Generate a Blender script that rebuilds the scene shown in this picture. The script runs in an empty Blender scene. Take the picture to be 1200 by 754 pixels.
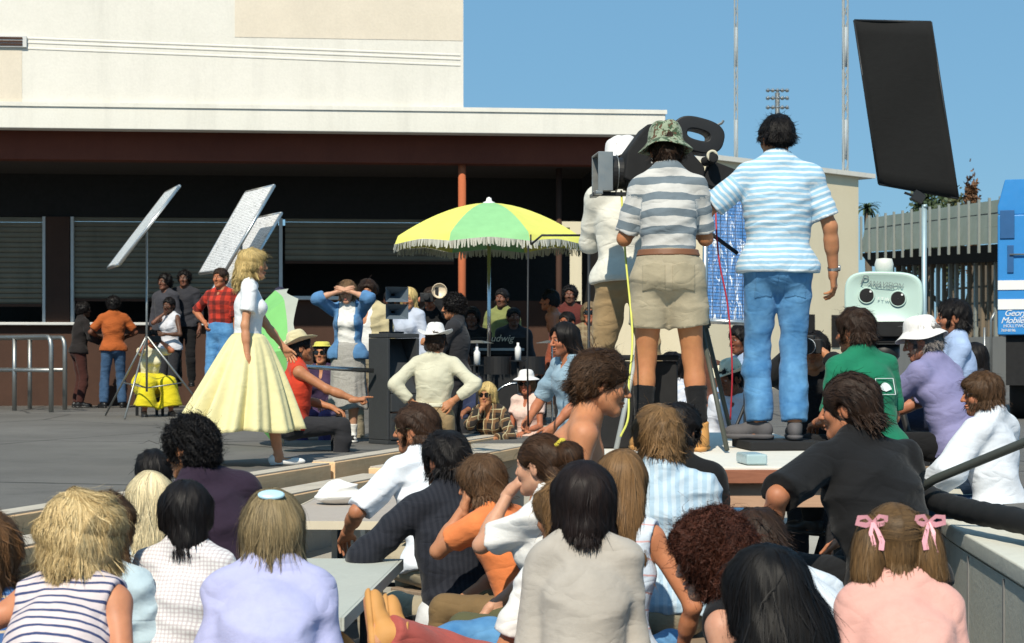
import bpy, math, random
import numpy as np
from mathutils import Vector, Matrix, Euler
F32 = np.float32
rng = np.random.default_rng(11)
random.seed(11)
SC = bpy.context.scene
COL = SC.collection
R = math.radians

# ------------------------------------------------------------------ camera model: metres <-> photo pixels
CAM_Z, FPX, CX, CY = 0.8, 2000.0, 600.0, 420.0
def at(px, py, d):
    return np.array([(px - CX) / FPX * d, d, CAM_Z + (CY - py) / FPX * d])
def atz(px, py, z):
    d = (CAM_Z - z) * FPX / (py - CY)
    return np.array([(px - CX) / FPX * d, d, z])

# ------------------------------------------------------------------ small vector helpers
def V3(*a): return np.array(a if len(a) > 1 else a[0], dtype=float)
def nrm(v):
    v = np.asarray(v, float); return v / (np.linalg.norm(v) + 1e-12)
def rotx(a): c, s = math.cos(a), math.sin(a); return np.array([[1,0,0],[0,c,-s],[0,s,c]])
def roty(a): c, s = math.cos(a), math.sin(a); return np.array([[c,0,s],[0,1,0],[-s,0,c]])
def rotz(a): c, s = math.cos(a), math.sin(a); return np.array([[c,-s,0],[s,c,0],[0,0,1]])
def frame(y, zhint):
    y = nrm(y); z = np.asarray(zhint, float); z = z - y * (z @ y)
    if np.linalg.norm(z) < 1e-4: z = np.array([0, 0, 1.]) - y * y[2]
    z = nrm(z); x = np.cross(y, z)
    return np.stack([x, y, z], 1)

# ------------------------------------------------------------------ signed distance primitives (numpy)
def smin(a, b, k):
    if k <= 0: return np.minimum(a, b)
    h = np.clip(.5 + .5 * (b - a) / k, 0, 1)
    return b + (a - b) * h - k * h * (1 - h)
def smax(a, b, k): return -smin(-a, -b, k)
def cap(a, b, r1, r2):
    a = np.asarray(a, F32); b = np.asarray(b, F32); ba = b - a; bb = float(ba @ ba) + 1e-9
    def f(P):
        pa = P - a; t = np.clip(pa @ ba / bb, 0, 1)
        q = pa - t[:, None] * ba
        return np.sqrt(np.einsum('ij,ij->i', q, q)) - (r1 + (r2 - r1) * t)
    return f
def ell(c, r, M=None):
    c = np.asarray(c, F32); r = np.asarray(r, F32); M_ = None if M is None else np.asarray(M, F32)
    def f(P):
        q = P - c
        if M_ is not None: q = q @ M_
        q = q / r; k0 = np.sqrt(np.einsum('ij,ij->i', q, q)); q = q / r; k1 = np.sqrt(np.einsum('ij,ij->i', q, q)) + 1e-9
        return np.where(k0 < .05, -r.min(), k0 * (k0 - 1) / k1)
    return f
def plane(c, n):
    c = np.asarray(c, F32); n = np.asarray(nrm(n), F32)
    return lambda P: (P - c) @ n
def U(items, pre=0.0):
    def f(P):
        d = None
        for fn, k in items:
            e = fn(P); d = e if d is None else smin(d, e, k)
        return d - pre
    return f
def cut(fn, pl, k=0.0):
    return lambda P: smax(fn(P), pl(P), k) if k else np.maximum(fn(P), pl(P))
def sub(fn, g, k=0.0):
    return lambda P: smax(fn(P), -g(P), k) if k else np.maximum(fn(P), -g(P))
def folds(seed, amp, freq, bias=(0.4, 0.4, 1.0)):
    g = np.random.default_rng(seed); b = np.array(bias)
    ks = [(g.normal(size=3) * b * freq).astype(F32) for _ in range(6)]; ph = g.uniform(0, 6.28, 6)
    def f(P):
        w = np.sin(P @ ks[0] * .5 + ph[0]); w2 = np.sin(P @ ks[1] * .5 + ph[1] + w)
        a = np.abs(np.sin(P @ ks[2] + 1.6 * w + ph[2])); c = np.abs(np.sin(P @ ks[3] + 1.6 * w2 + ph[3]))
        e = np.sin(P @ ks[4] * 1.9 + 1.2 * w2 + ph[4])
        return amp * (a * .8 + c * .6 + e * .25 - .8)
    return f

# ------------------------------------------------------------------ surface nets on a sparse grid
_E = [(0,1),(2,3),(4,5),(6,7),(0,2),(1,3),(4,6),(5,7),(0,4),(1,5),(2,6),(3,7)]
_C = np.array([[(i >> 0) & 1, (i >> 1) & 1, (i >> 2) & 1] for i in range(8)])
def polygonize(f, lo, hi, h, relax=1):
    lo = np.asarray(lo, float) - 2 * h; hi = np.asarray(hi, float) + 2 * h
    B = 4
    nb = np.maximum(1, np.ceil((hi - lo) / (h * B)).astype(int))
    n = nb * B
    bi = np.stack(np.meshgrid(*[np.arange(x) for x in nb], indexing='ij'), -1).reshape(-1, 3)
    bc = (lo + (bi * B + (B - 1) / 2) * h).astype(F32)
    dc = f(bc)
    act = np.abs(dc) < 1.25 * B * h + .012
    V = np.where(dc < 0, -1, 1).astype(F32).reshape(nb)
    V = V.repeat(B, 0).repeat(B, 1).repeat(B, 2)
    off = np.stack(np.meshgrid(*[np.arange(B)] * 3, indexing='ij'), -1).reshape(-1, 3)
    gi = (bi[act][:, None, :] * B + off[None]).reshape(-1, 3)
    if len(gi) == 0: return np.zeros((0, 3)), np.zeros((0, 4), int)
    V[gi[:, 0], gi[:, 1], gi[:, 2]] = f((lo + gi * h).astype(F32))
    V[0] = V[-1] = 1; V[:, 0] = V[:, -1] = 1; V[:, :, 0] = V[:, :, -1] = 1
    I = V < 0
    m = n - 1
    cnt = np.zeros(m, np.int8)
    for c in _C: cnt += I[c[0]:c[0] + m[0], c[1]:c[1] + m[1], c[2]:c[2] + m[2]]
    cells = np.argwhere((cnt > 0) & (cnt < 8))
    vals = np.stack([V[cells[:, 0] + c[0], cells[:, 1] + c[1], cells[:, 2] + c[2]] for c in _C], 1)
    acc = np.zeros((len(cells), 3)); num = np.zeros(len(cells))
    for a, b in _E:
        va, vb = vals[:, a], vals[:, b]
        x = (va < 0) != (vb < 0)
        t = np.where(x, va / np.where(x, va - vb, 1), 0)
        t = np.clip(t, 0, 1)
        acc += x[:, None] * (_C[a] + t[:, None] * (_C[b] - _C[a])); num += x
    pos = lo + (cells + acc / num[:, None]) * h
    idx = np.full(m, -1, np.int32); idx[cells[:, 0], cells[:, 1], cells[:, 2]] = np.arange(len(cells))
    Q = []
    for ax in range(3):
        s0 = [slice(1, -1)] * 3; s1 = [slice(1, -1)] * 3
        s0[ax] = slice(0, -1); s1[ax] = slice(1, None)
        a, b = I[tuple(s0)], I[tuple(s1)]
        e = np.argwhere(a != b)
        if len(e) == 0: continue
        inn = a[e[:, 0], e[:, 1], e[:, 2]]
        o = np.ones(3, int); o[ax] = 0; e = e + o
        u, v = (ax + 1) % 3, (ax + 2) % 3
        def g(du, dv):
            q = e.copy(); q[:, u] -= du; q[:, v] -= dv
            return idx[q[:, 0], q[:, 1], q[:, 2]]
        q = np.stack([g(1, 1), g(0, 1), g(0, 0), g(1, 0)], 1)
        q[~inn] = q[~inn][:, ::-1]
        Q.append(q)
    Q = np.concatenate(Q) if Q else np.zeros((0, 4), int)
    Q = Q[(Q >= 0).all(1)]
    for _ in range(relax):
        p = pos.astype(F32); e = h * .3
        d = f(p)
        G = np.stack([f(p + np.array([e if j == i else 0 for j in range(3)], F32)) - d for i in range(3)], 1) / e
        g2 = (G * G).sum(1) + .05
        st = -(d / g2)[:, None] * G
        L = np.linalg.norm(st, axis=1, keepdims=True) + 1e-9
        pos = pos + st * np.minimum(1, .6 * h / L)
    return pos, Q

# ------------------------------------------------------------------ mesh objects
def mesh(name, V, F, mats, attrs=None, mi=None, smooth=True):
    """V n x 3; F one array of quads / tris or a list of such arrays"""
    me = bpy.data.meshes.new(name)
    V = np.asarray(V, F32)
    Fs = F if isinstance(F, list) else [F]
    Fs = [np.asarray(x, np.int32) for x in Fs if len(x)]
    me.vertices.add(len(V)); me.vertices.foreach_set('co', V.ravel())
    loops = np.concatenate([x.ravel() for x in Fs]); tot = np.concatenate([np.full(len(x), x.shape[1], np.int32) for x in Fs])
    st = np.concatenate([[0], np.cumsum(tot)[:-1]]).astype(np.int32)
    me.loops.add(len(loops)); me.loops.foreach_set('vertex_index', loops)
    me.polygons.add(len(tot)); me.polygons.foreach_set('loop_start', st); me.polygons.foreach_set('loop_total', tot)
    me.update(calc_edges=True)
    me.polygons.foreach_set('use_smooth', np.full(len(tot), bool(smooth)))
    for m in (mats if isinstance(mats, (list, tuple)) else [mats]): me.materials.append(m)
    if mi is not None: me.polygons.foreach_set('material_index', np.asarray(mi, np.int32))
    for k, a in (attrs or {}).items():
        a = np.asarray(a, F32)
        at_ = me.attributes.new(k, 'FLOAT_VECTOR', 'POINT'); at_.data.foreach_set('vector', a.ravel())
    return me
def link(name, me, parent=None, loc=None, rz=None):
    o = bpy.data.objects.new(name, me); COL.objects.link(o)
    if parent is not None: o.parent = parent
    if loc is not None: o.location = [float(v) for v in loc]
    if rz is not None: o.rotation_euler = (0, 0, rz)
    return o
def tag(o, label=None, cat=None, group=None, kind=None):
    if label: o['label'] = label
    if cat: o['category'] = cat
    if group: o['group'] = group
    if kind: o['kind'] = kind
    return o
def thing(name, label, cat, loc=(0, 0, 0), rz=0, group=None):
    o = bpy.data.objects.new(name, None); COL.objects.link(o); o.empty_display_size = .1
    o.location = [float(v) for v in loc]; o.rotation_euler = (0, 0, rz)
    return tag(o, label, cat, group)

class MB:
    """collects simple shapes into one mesh"""
    def __init__(s): s.v = []; s.f4 = []; s.f3 = []; s.n = 0
    def add(s, V, F):
        V = np.asarray(V, float); s.v.append(V)
        for q in F: (s.f4 if len(q) == 4 else s.f3).append([i + s.n for i in q])
        s.n += len(V); return s
    def box(s, c, size, M=None):
        x, y, z = [v / 2 for v in size]
        V = np.array([[sx * x, sy * y, sz * z] for sx in (-1, 1) for sy in (-1, 1) for sz in (-1, 1)])
        if M is not None: V = V @ np.asarray(M).T
        return s.add(V + np.asarray(c), [[0,1,3,2],[4,6,7,5],[0,4,5,1],[2,3,7,6],[0,2,6,4],[1,5,7,3]])
    def box2(s, a, b):
        a, b = np.minimum(a, b), np.maximum(a, b); return s.box((a + b) / 2, b - a)
    def hexa(s, bot, top):
        return s.add(np.array(list(bot) + list(top)), [[3,2,1,0],[4,5,6,7],[0,1,5,4],[1,2,6,5],[2,3,7,6],[3,0,4,7]])
    def tube(s, pts, r, n=10, caps=True):
        pts = np.asarray(pts, float); m = len(pts); r = np.broadcast_to(np.asarray(r, float), (m,))
        T = np.gradient(pts, axis=0) if m > 2 else np.repeat((pts[1:] - pts[:1]), m, 0)
        V = []; up = None
        for i in range(m):
            t = nrm(T[i])
            if up is None: up = nrm(np.cross(t, [0.3, 0.2, 1] if abs(t[2]) < .9 else [1, 0.1, 0]))
            up = nrm(up - t * (up @ t)); b = np.cross(t, up)
            for j in range(n):
                a = 2 * math.pi * j / n; V.append(pts[i] + r[i] * (math.cos(a) * up + math.sin(a) * b))
        Fq = [[i*n+j, i*n+(j+1)%n, (i+1)*n+(j+1)%n, (i+1)*n+j] for i in range(m-1) for j in range(n)]
        if caps:
            V += [pts[0], pts[-1]]; a, b = m*n, m*n+1
            Fq += [[a, (j+1)%n, j] for j in range(n)] + [[b, (m-1)*n+j, (m-1)*n+(j+1)%n] for j in range(n)]
        return s.add(V, Fq)
    def lathe(s, prof, c=(0,0,0), M=None, n=32, wob=None, sx=1, sy=1):
        V = []; m = len(prof)
        for i, (r, z) in enumerate(prof):
            for j in range(n):
                a = 2*math.pi*j/n; rr, zz = (r, z) if wob is None else wob(r, z, a, i)
                V.append([rr*math.cos(a)*sx, rr*math.sin(a)*sy, zz])
        V = np.array(V)
        if M is not None: V = V @ np.asarray(M).T
        return s.add(V + np.asarray(c), [[i*n+j, i*n+(j+1)%n, (i+1)*n+(j+1)%n, (i+1)*n+j] for i in range(m-1) for j in range(n)])
    def prism(s, poly, y0, y1, M=None, c=(0,0,0)):
        """polygon in x,z extruded along y (convex or nearly)"""
        n = len(poly); V = np.array([[x, y0, z] for x, z in poly] + [[x, y1, z] for x, z in poly])
        if M is not None: V = V @ np.asarray(M).T
        V = V + np.asarray(c)
        ce0, ce1 = V[:n].mean(0), V[n:].mean(0)
        V = np.vstack([V, ce0, ce1])
        return s.add(V, [[i, (i+1)%n, n+(i+1)%n, n+i] for i in range(n)] + [[2*n, (i+1)%n, i] for i in range(n)] + [[2*n+1, n+i, n+(i+1)%n] for i in range(n)])
    def grid(s, fn, nu, nv, close=False):
        V = [fn(i/(nu-1) if not close else i/nu, j/(nv-1)) for i in range(nu) for j in range(nv)]
        mu = nu if close else nu-1
        return s.add(V, [[i*nv+j, ((i+1)%nu)*nv+j, ((i+1)%nu)*nv+j+1, i*nv+j+1] for i in range(mu) for j in range(nv-1)])
    def build(s, name, mat, parent=None, smooth=False, bevel=0, solid=0, loc=None, rz=None, weld=False):
        if weld:
            A = np.concatenate(s.v); _, ix, inv = np.unique(np.round(A, 4), axis=0, return_index=True, return_inverse=True); inv = np.asarray(inv).ravel()
            s.v = [A[ix]]; s.f4 = [[int(inv[i]) for i in f] for f in s.f4]; s.f3 = [[int(inv[i]) for i in f] for f in s.f3]
        me = mesh(name, np.concatenate(s.v), [np.array(s.f4).reshape(-1, 4), np.array(s.f3).reshape(-1, 3)], mat, smooth=smooth or bevel > 0)
        o = link(name, me, parent, loc, rz)
        if solid:
            m = o.modifiers.new('solid', 'SOLIDIFY'); m.thickness = solid; m.offset = 0
        if bevel:
            m = o.modifiers.new('bevel', 'BEVEL'); m.width = bevel; m.segments = 2; m.limit_method = 'ANGLE'
            w = o.modifiers.new('wn', 'WEIGHTED_NORMAL'); w.keep_sharp = True
        return o
# ------------------------------------------------------------------ materials (all node based)
_MC = {}
class NT:
    def __init__(s, name):
        s.m = bpy.data.materials.new(name); s.m.use_nodes = True
        s.t = s.m.node_tree; s.n = s.t.nodes; s.b = s.n['Principled BSDF']
    def new(s, t, **kw):
        nd = s.n.new(t)
        for k, v in kw.items(): setattr(nd, k, v)
        return nd
    def l(s, a, b): s.t.links.new(a, b)
    def val(s, sock, v):
        if hasattr(v, 'is_output'): s.l(v, sock)
        else: sock.default_value = v
    def math(s, op, a, b=0.0, c=0.0, clamp=False):
        nd = s.new('ShaderNodeMath', operation=op, use_clamp=clamp)
        for i, v in enumerate((a, b, c)): s.val(nd.inputs[i], v)
        return nd.outputs[0]
    def mix(s, f, a, b, mode='MIX'):
        nd = s.new('ShaderNodeMix', data_type='RGBA', blend_type=mode)
        s.val(nd.inputs[0], f)
        s.val(nd.inputs[6], c4(a) if isinstance(a, (tuple, list)) else a); s.val(nd.inputs[7], c4(b) if isinstance(b, (tuple, list)) else b)
        return nd.outputs[2]
    def ramp(s, f, pts):
        nd = s.new('ShaderNodeValToRGB'); s.l(f, nd.inputs[0]); r = nd.color_ramp
        while len(r.elements) < len(pts): r.elements.new(.5)
        for e, (p, c) in zip(r.elements, pts):
            e.position = p; e.color = c4(c if isinstance(c, (tuple, list)) else (c, c, c))
        return nd.outputs[0]
    def coord(s, which='Object', scale=None):
        tc = s.new('ShaderNodeTexCoord'); o = tc.outputs[which]
        if scale is not None:
            mp = s.new('ShaderNodeMapping'); s.l(o, mp.inputs[0]); mp.inputs['Scale'].default_value = scale; o = mp.outputs[0]
        return o
    def noise(s, vec, scale, detail=3, rough=.55, dist=0):
        nd = s.new('ShaderNodeTexNoise'); s.l(vec, nd.inputs['Vector'])
        nd.inputs['Scale'].default_value = scale; nd.inputs['Detail'].default_value = detail
        nd.inputs['Roughness'].default_value = rough; nd.inputs['Distortion'].default_value = dist
        return nd.outputs['Fac']
    def attr(s, name):
        return s.new('ShaderNodeAttribute', attribute_name=name).outputs['Vector']
    def sep(s, v):
        nd = s.new('ShaderNodeSeparateXYZ'); s.l(v, nd.inputs[0]); return nd.outputs
    def bump(s, h, strength=.3, dist=.01):
        nd = s.new('ShaderNodeBump'); s.l(h, nd.inputs['Height']); nd.inputs['Strength'].default_value = strength
        nd.inputs['Distance'].default_value = dist; s.l(nd.outputs[0], s.b.inputs['Normal'])
    def col(s, c): s.val(s.b.inputs['Base Color'], c4(c) if isinstance(c, (tuple, list)) else c)
    def set(s, **kw):
        for k, v in kw.items(): s.val(s.b.inputs[k.replace('_', ' ')], v)
        return s
def c4(c): return (c[0], c[1], c[2], 1.0)

def plain(name, c, rough=.6, metal=0.0, var=.15, vs=6.0, bump=0.0, bs=60.0, spec=.4, coord='Object'):
    key = ('plain', name)
    if key in _MC: return _MC[key]
    n = NT(name); co = n.coord(coord)
    f = n.noise(co, vs, 5, .6)
    n.col(n.mix(f, tuple(x * (1 - var) for x in c), tuple(min(1, x * (1 + var)) for x in c)))
    rr = n.math('MULTIPLY_ADD', n.noise(co, vs * 3, 3), .25, rough - .12)
    n.val(n.b.inputs['Roughness'], rr); n.set(Metallic=metal, Specular_IOR_Level=spec)
    if bump: n.bump(n.noise(co, bs, 4), bump, .004)
    _MC[key] = n.m; return n.m

def cloth(name, c, pat=None, c2=(0, 0, 0), p=.05, duty=.5, rough=.88, bump=.42, c3=None):
    """woven cloth; pat: stripes / plaid / gingham / vstripes / camo / denim / tweed, laid in the garment's own coordinates"""
    key = ('cloth', name)
    if key in _MC: return _MC[key]
    n = NT(name); g = n.attr('gc'); co = n.coord('Object')
    x, y, z = n.sep(g)
    def band(v, per, du, sharp=True):
        fr = n.math('FRACT', n.math('MULTIPLY', v, 1 / per))
        return n.math('LESS_THAN', fr, du)
    wob = n.math('MULTIPLY_ADD', n.noise(co, 9, 2), .02, -.01)
    zz = n.math('ADD', z, wob); xx = n.math('ADD', x, wob)
    base = c
    if pat == 'stripes': base = n.mix(band(zz, p, duty), c, c2)
    elif pat == 'vstripes': base = n.mix(band(xx, p, duty), c, c2)
    elif pat == 'plaid':
        a = n.mix(n.math('MULTIPLY', band(zz, p, duty), .55), c, c2)
        a = n.mix(n.math('MULTIPLY', band(xx, p, duty), .55), a, c2)
        if c3:
            a = n.mix(band(n.math('ADD', zz, p * .7), p, .08), a, c3); a = n.mix(band(n.math('ADD', xx, p * .7), p, .08), a, c3)
        base = a
    elif pat == 'camo':
        v = n.noise(co, 26, 3, .6, .6); w = n.noise(co, 34, 3, .6, 1.2)
        base = n.mix(n.math('GREATER_THAN', v, .52), c, c2); base = n.mix(n.math('GREATER_THAN', w, .57), base, c3)
    elif pat == 'denim':
        v = n.noise(co, 7, 3, .6); base = n.mix(n.ramp(v, [(.35, 0), (.7, 1)]), c, c2)
    elif pat == 'tweed':
        v = n.noise(co, 140, 2, .7); base = n.mix(n.ramp(v, [(.4, 0), (.6, 1)]), c, c2)
    v = n.noise(co, 14, 4, .65)
    base = n.mix(n.ramp(v, [(.25, .80), (.75, 1.0)]), (0, 0, 0), base) if False else n.mix(1.0, base, n.ramp(v, [(.25, .84), (.75, 1.0)]), 'MULTIPLY')
    n.col(base); n.set(Roughness=rough, Specular_IOR_Level=.2)
    if 'Sheen Weight' in n.b.inputs: n.b.inputs['Sheen Weight'].default_value = .08
    wv = n.noise(n.coord('Object', (1, 1, 1.6)), 22, 5, .6, .8); fi = n.noise(co, 320, 2, .5)
    rg = n.math('ABSOLUTE', n.math('SUBTRACT', n.noise(n.coord('Object', (1, 1, 1.9)), 6.5, 1.5, .4, .7), .5)); n.bump(n.math('MULTIPLY_ADD', rg, 2.0, n.math('MULTIPLY_ADD', fi, .06, n.math('MULTIPLY', wv, .28))), bump, .020)
    _MC[key] = n.m; return n.m

def skin_mat():
    if 'skin' in _MC: return _MC['skin']
    n = NT('skin'); a = n.attr('skin_tone'); co = n.coord('Object')
    v = n.noise(co, 22, 4, .6); w = n.noise(co, 7, 3)
    c = n.mix(1.0, a, n.ramp(v, [(.3, (.88, .84, .82)), (.7, (1.05, 1.04, 1.02))]), 'MULTIPLY')
    c = n.mix(n.math('MULTIPLY', n.ramp(w, [(.4, 0), (.75, 1)]), .25), c, (.55, .18, .11))
    n.col(c); n.val(n.b.inputs['Roughness'], n.math('MULTIPLY_ADD', v, .3, .38)); n.set(Specular_IOR_Level=.35)
    n.b.inputs['Subsurface Weight'].default_value = .06; n.b.inputs['Subsurface Radius'].default_value = (.02, .008, .004); n.b.inputs['Subsurface Scale'].default_value = .4
    n.bump(n.noise(co, 190, 3, .6), .12, .003)
    _MC['skin'] = n.m; return n.m
def hair_mat():
    if 'hair' in _MC: return _MC['hair']
    n = NT('hair'); a = n.attr('hair_tone')
    n.col(a); n.set(Roughness=.55, Specular_IOR_Level=.22)
    n.b.inputs['Anisotropic'].default_value = .5
    _MC['hair'] = n.m; return n.m
# ------------------------------------------------------------------ heads, hands, feet (made once, reused)
_CA = {}
def head_sdf(sex):
    f = sex == 'f'; it = []
    A = lambda fn, k: it.append((fn, k))
    A(ell((0, -.014, .030), (.074, .094, .086)), 0)
    A(ell((0, .026, -.038), (.054 if f else .058, .060, .080)), .035)
    A(cap((.046 if not f else .042, .004, -.058), (.016, .066, -.094), .017, .015), .03)
    A(cap((-.046 if not f else -.042, .004, -.058), (-.016, .066, -.094), .017, .015), .03)
    A(ell((0, .072, -.098), (.020, .016, .016)), .025)
    for s in (-1, 1):
        A(cap((s*.012, .084, .028), (s*.046, .070, .024), .009 if not f else .006, .008), .018)
        A(ell((s*.037, .058, -.024), (.024, .026, .022)), .025)
    d = U(it)
    for s in (-1, 1): d = sub(d, ell((s*.031, .098, .006), (.020, .020, .013)), .014)
    it = [(d, 0)]
    for s in (-1, 1):
        A(ell((s*.031, .0735, .005), (.0135, .0130, .0115)), .003)
        A(cap((s*.017, .087, .014), (s*.045, .077, .011), .0035, .003), .006)
        A(ell((s*.010, .096, -.030), (.0085, .010, .007)), .008)
        ear = ell((s*.077, -.012, -.006), (.009, .021, .033), rotz(s*.35) @ rotx(-.2))
        ear = sub(ear, ell((s*.087, -.004, -.002), (.007, .012, .020)), .004)
        A(ear, .006)
    A(cap((0, .086, .018), (0, .112 if not f else .106, -.026), .0075, .0105), .010)
    A(ell((0, .092, -.058), (.020, .011, .0065)), .006)
    A(ell((0, .090, -.071), (.017, .011, .0070)), .006)
    d = U(it)
    d = sub(d, cap((-.020, .096, -.0645), (.020, .096, -.0645), .0016, .0016), .003)
    for s in (-1, 1): d = sub(d, ell((s*.006, .104, -.0385), (.0035, .006, .004)), .002)
    neck = cap((0, -.022, -.03), (0, -.034, -.150), .052 if not f else .046, .048 if not f else .042)
    return U([(d, 0), (neck, .03)])
def head_mesh(sex, h):
    k = ('head', sex, h)
    if k not in _CA:
        V, F = polygonize(head_sdf(sex), (-.10, -.12, -.17), (.10, .13, .13), h)
        x, y, z = V.T; ax = np.abs(x)
        sm = lambda e: np.clip(e, 0, 1)
        lip = sm(1.6 - np.sqrt((x/.021)**2 + ((z+.0645)/.0125)**2) * 1.3) * (y > .075)
        eye = sm(3 - 2.6*np.sqrt(((ax-.031)/.0125)**2 + ((z-.004)/.0062)**2)) * (y > .066)
        iris = sm(3 - 2.6*np.sqrt(((ax-.031)/.0058)**2 + ((z-.004)/.0062)**2)) * (y > .066)
        lash = sm(2 - 2.0*np.sqrt(((ax-.031)/.018)**2 + ((z-.0115)/.0045)**2)) * (y > .06)
        brow = sm(2 - 1.6*np.sqrt(((ax-.031)/.021)**2 + ((z-.027+.25*(ax-.031)**2/.02)/.0055)**2)) * (y > .055)
        blush = sm(1.3 - np.sqrt(((ax-.040)/.026)**2 + ((z+.022)/.024)**2)) * (y > .03) + sm(1.2 - np.sqrt((x/.014)**2 + ((z+.02)/.02)**2)) * (y > .09) + sm(1 - ((ax-.082)/.012)**2) * .6
        jaw = sm((-.035 - z) / .02) * sm((y - .0) / .03) * (1 - lip)
        _CA[k] = (V, F, dict(lip=lip, eye=eye, iris=iris, lash=lash, brow=brow, blush=sm(blush), jaw=jaw))
    return _CA[k]
HANDS = {'relaxed': (18, 28, 18, 0), 'grip': (62, 78, 45, 1), 'flat': (5, 7, 5, 0), 'soft': (38, 45, 28, .5), 'point': (62, 80, 45, 1)}
def hand_mesh(kind, h):
    k = ('hand', kind, h)
    if k in _CA: return _CA[k]
    c1, c2, c3, th = HANDS[kind]; it = []
    kn = [(-.028, .088, .002), (-.009, .093, .004), (.010, .089, .003), (.027, .080, 0)]
    ln = [(.042, .025, .019), (.046, .029, .020), (.042, .027, .019), (.033, .020, .017)]
    for (x, y, z) in kn: it.append((cap((x*.62, .002, -.003), (x, y - .006, z - .005), .0150, .0120), .014))
    it.append((cap((-.02, .045, -.012), (.0, .03, -.012), .012, .014), .016)); it.append((cap((0, -.03, 0), (0, .01, -.002), .026, .024), .02))
    for i in range(4):
        a1, a2, a3 = (c1 + i*4, c2 + i*3, c3)
        if kind == 'point' and i == 0: a1, a2, a3 = 3, 6, 4
        p = np.array(kn[i]); p[1] -= .008; ang = 0; r = .0092 - .0008 * (i == 3)
        for L, a in zip(ln[i], (a1, a2, a3)):
            ang += R(a); q = p + L * np.array([(i - 1.5) * .05, math.cos(ang), -math.sin(ang)])
            it.append((cap(p, q, r, r - .0009), .004)); p = q; r -= .0007
    b = np.array([-.017, .020, -.008]); m = np.array([-.042 + .012*th, .052, -.016 - .014*th]); e = np.array([-.054 + .026*th, .080 - .002*th, -.020 - .024*th]); t = np.array([-.058 + .042*th, .104 - .012*th, -.024 - .028*th])
    it += [(cap(b, m, .0150, .0115), .012), (cap(m, e, .0105, .0095), .005), (cap(e, t, .0094, .0078), .004)]
    V, F = polygonize(U(it), (-.09, -.05, -.12), (.06, .22, .04), h)
    _CA[k] = (V, F); return _CA[k]
def shoe_mesh(kind, h):
    k = ('shoe', kind, h)
    if k in _CA: return _CA[k]
    S = lambda c, r: ell(c, r)
    if kind == 'pump':
        up = U([(ell((0, .135, -.055), (.040, .075, .030)), 0), (ell((0, -.035, -.040), (.034, .045, .045)), .02), (cap((-.024, .04, -.05), (-.024, .1, -.055), .012, .012), .02), (cap((.024, .04, -.05), (.024, .1, -.055), .012, .012), .02), (ell((0, .06, -.068), (.030, .10, .012)), .02)])
        up = sub(up, U([(ell((0, .035, -.015), (.029, .085, .035)), 0), (cap((0, -.01, 0), (0, -.01, .2), .034, .04), .01)]), .004)
        f = U([(up, 0), (cap((0, -.05, -.06), (0, -.045, -.082), .016, .013), .008)]); f = cut(f, plane((0, 0, -.084), (0, 0, -1)), .003)
    else:
        up = U([(ell((0, .115, -.045), (.047, .085, .038)), 0), (ell((0, -.02, -.035), (.038, .055, .050)), .03), (cap((0, .06, -.025), (0, .0, .0), .034, .036), .03)])
        top = .07 if kind == 'boot' else .012
        if kind == 'boot': up = U([(up, 0), (cap((0, 0, -.02), (0, -.005, .09), .046, .050), .03)])
        up = cut(up, plane((0, -.01, top), (0, -.15, 1)), .006)
        so = cut(U([(ell((0, .11, -.068), (.051, .098, .030)), 0), (ell((0, -.02, -.068), (.042, .062, .030)), .03)]), plane((0, 0, -.062), (0, 0, 1)), .004)
        f = U([(up, 0), (so, .003)]); f = cut(f, plane((0, 0, -.086), (0, 0, -1)), .003)
    V, F = polygonize(f, (-.07, -.1, -.1), (.07, .23, .12), h)
    _CA[k] = (V, F); return _CA[k]

# ------------------------------------------------------------------ hair
def hair_sdf(st):
    v = st.get('vol', .014) * .76; top = st.get('top', 0); w = st.get('wide', 0)
    f = ell((0, -.016, .030 + top*.4), (.075 + v + w, .095 + v, .087 + v*.9 + top))
    it = [(f, 0)]
    nape = st.get('nape', -.055)
    if nape < -.03:                                      # hair over the back of the head and neck
        it.append((cap((0, -.048, -.02), (0, -.056, nape + .02), .058 + v*.8 + w, .050 + v*.9 + w), .03))
    if st.get('sides'):                                  # hair that falls over the ears
        sl = st['sides']
        for s in (-1, 1): it.append((cap((s*.064, -.012, .03), (s*(.066 + w*.8), -.010, sl + .02), .026 + v*.5, .024 + v*.5), .03))
    if st.get('fringe'):
        it.append((ell((0, .062, .060), (.064, .036, .034)), .02))
    f = U(it)
    fz = st.get('line', .072)                            # hairline height on the forehead
    face = U([(cap((0, .150, fz - .075), (0, .150, -.16), .090, .088), 0)])
    f = sub(f, face, .012)
    if not st.get('sides'):
        for s in (-1, 1): f = sub(f, ell((s*.088, .006, -.022), (.030, .028, .046)), .010)
        f = cut(f, plane((0, -.03, nape), (0, .75, -1)), .012)
    else: f = cut(f, plane((0, -.05, nape), (0, .25, -1)), .012)
    for a in st.get('extra', []): f = U([(f, 0), (a, .02)])
    cz = st.get('lump', .006)
    if cz:
        fo = folds(st.get('seed', 3), cz, st.get('lf', 40), (1, 1, .55)); g = f
        f = lambda P: g(P) + fo(P)
    return f
def unit(a): return a / (np.linalg.norm(a, axis=1, keepdims=True) + 1e-9)
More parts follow.
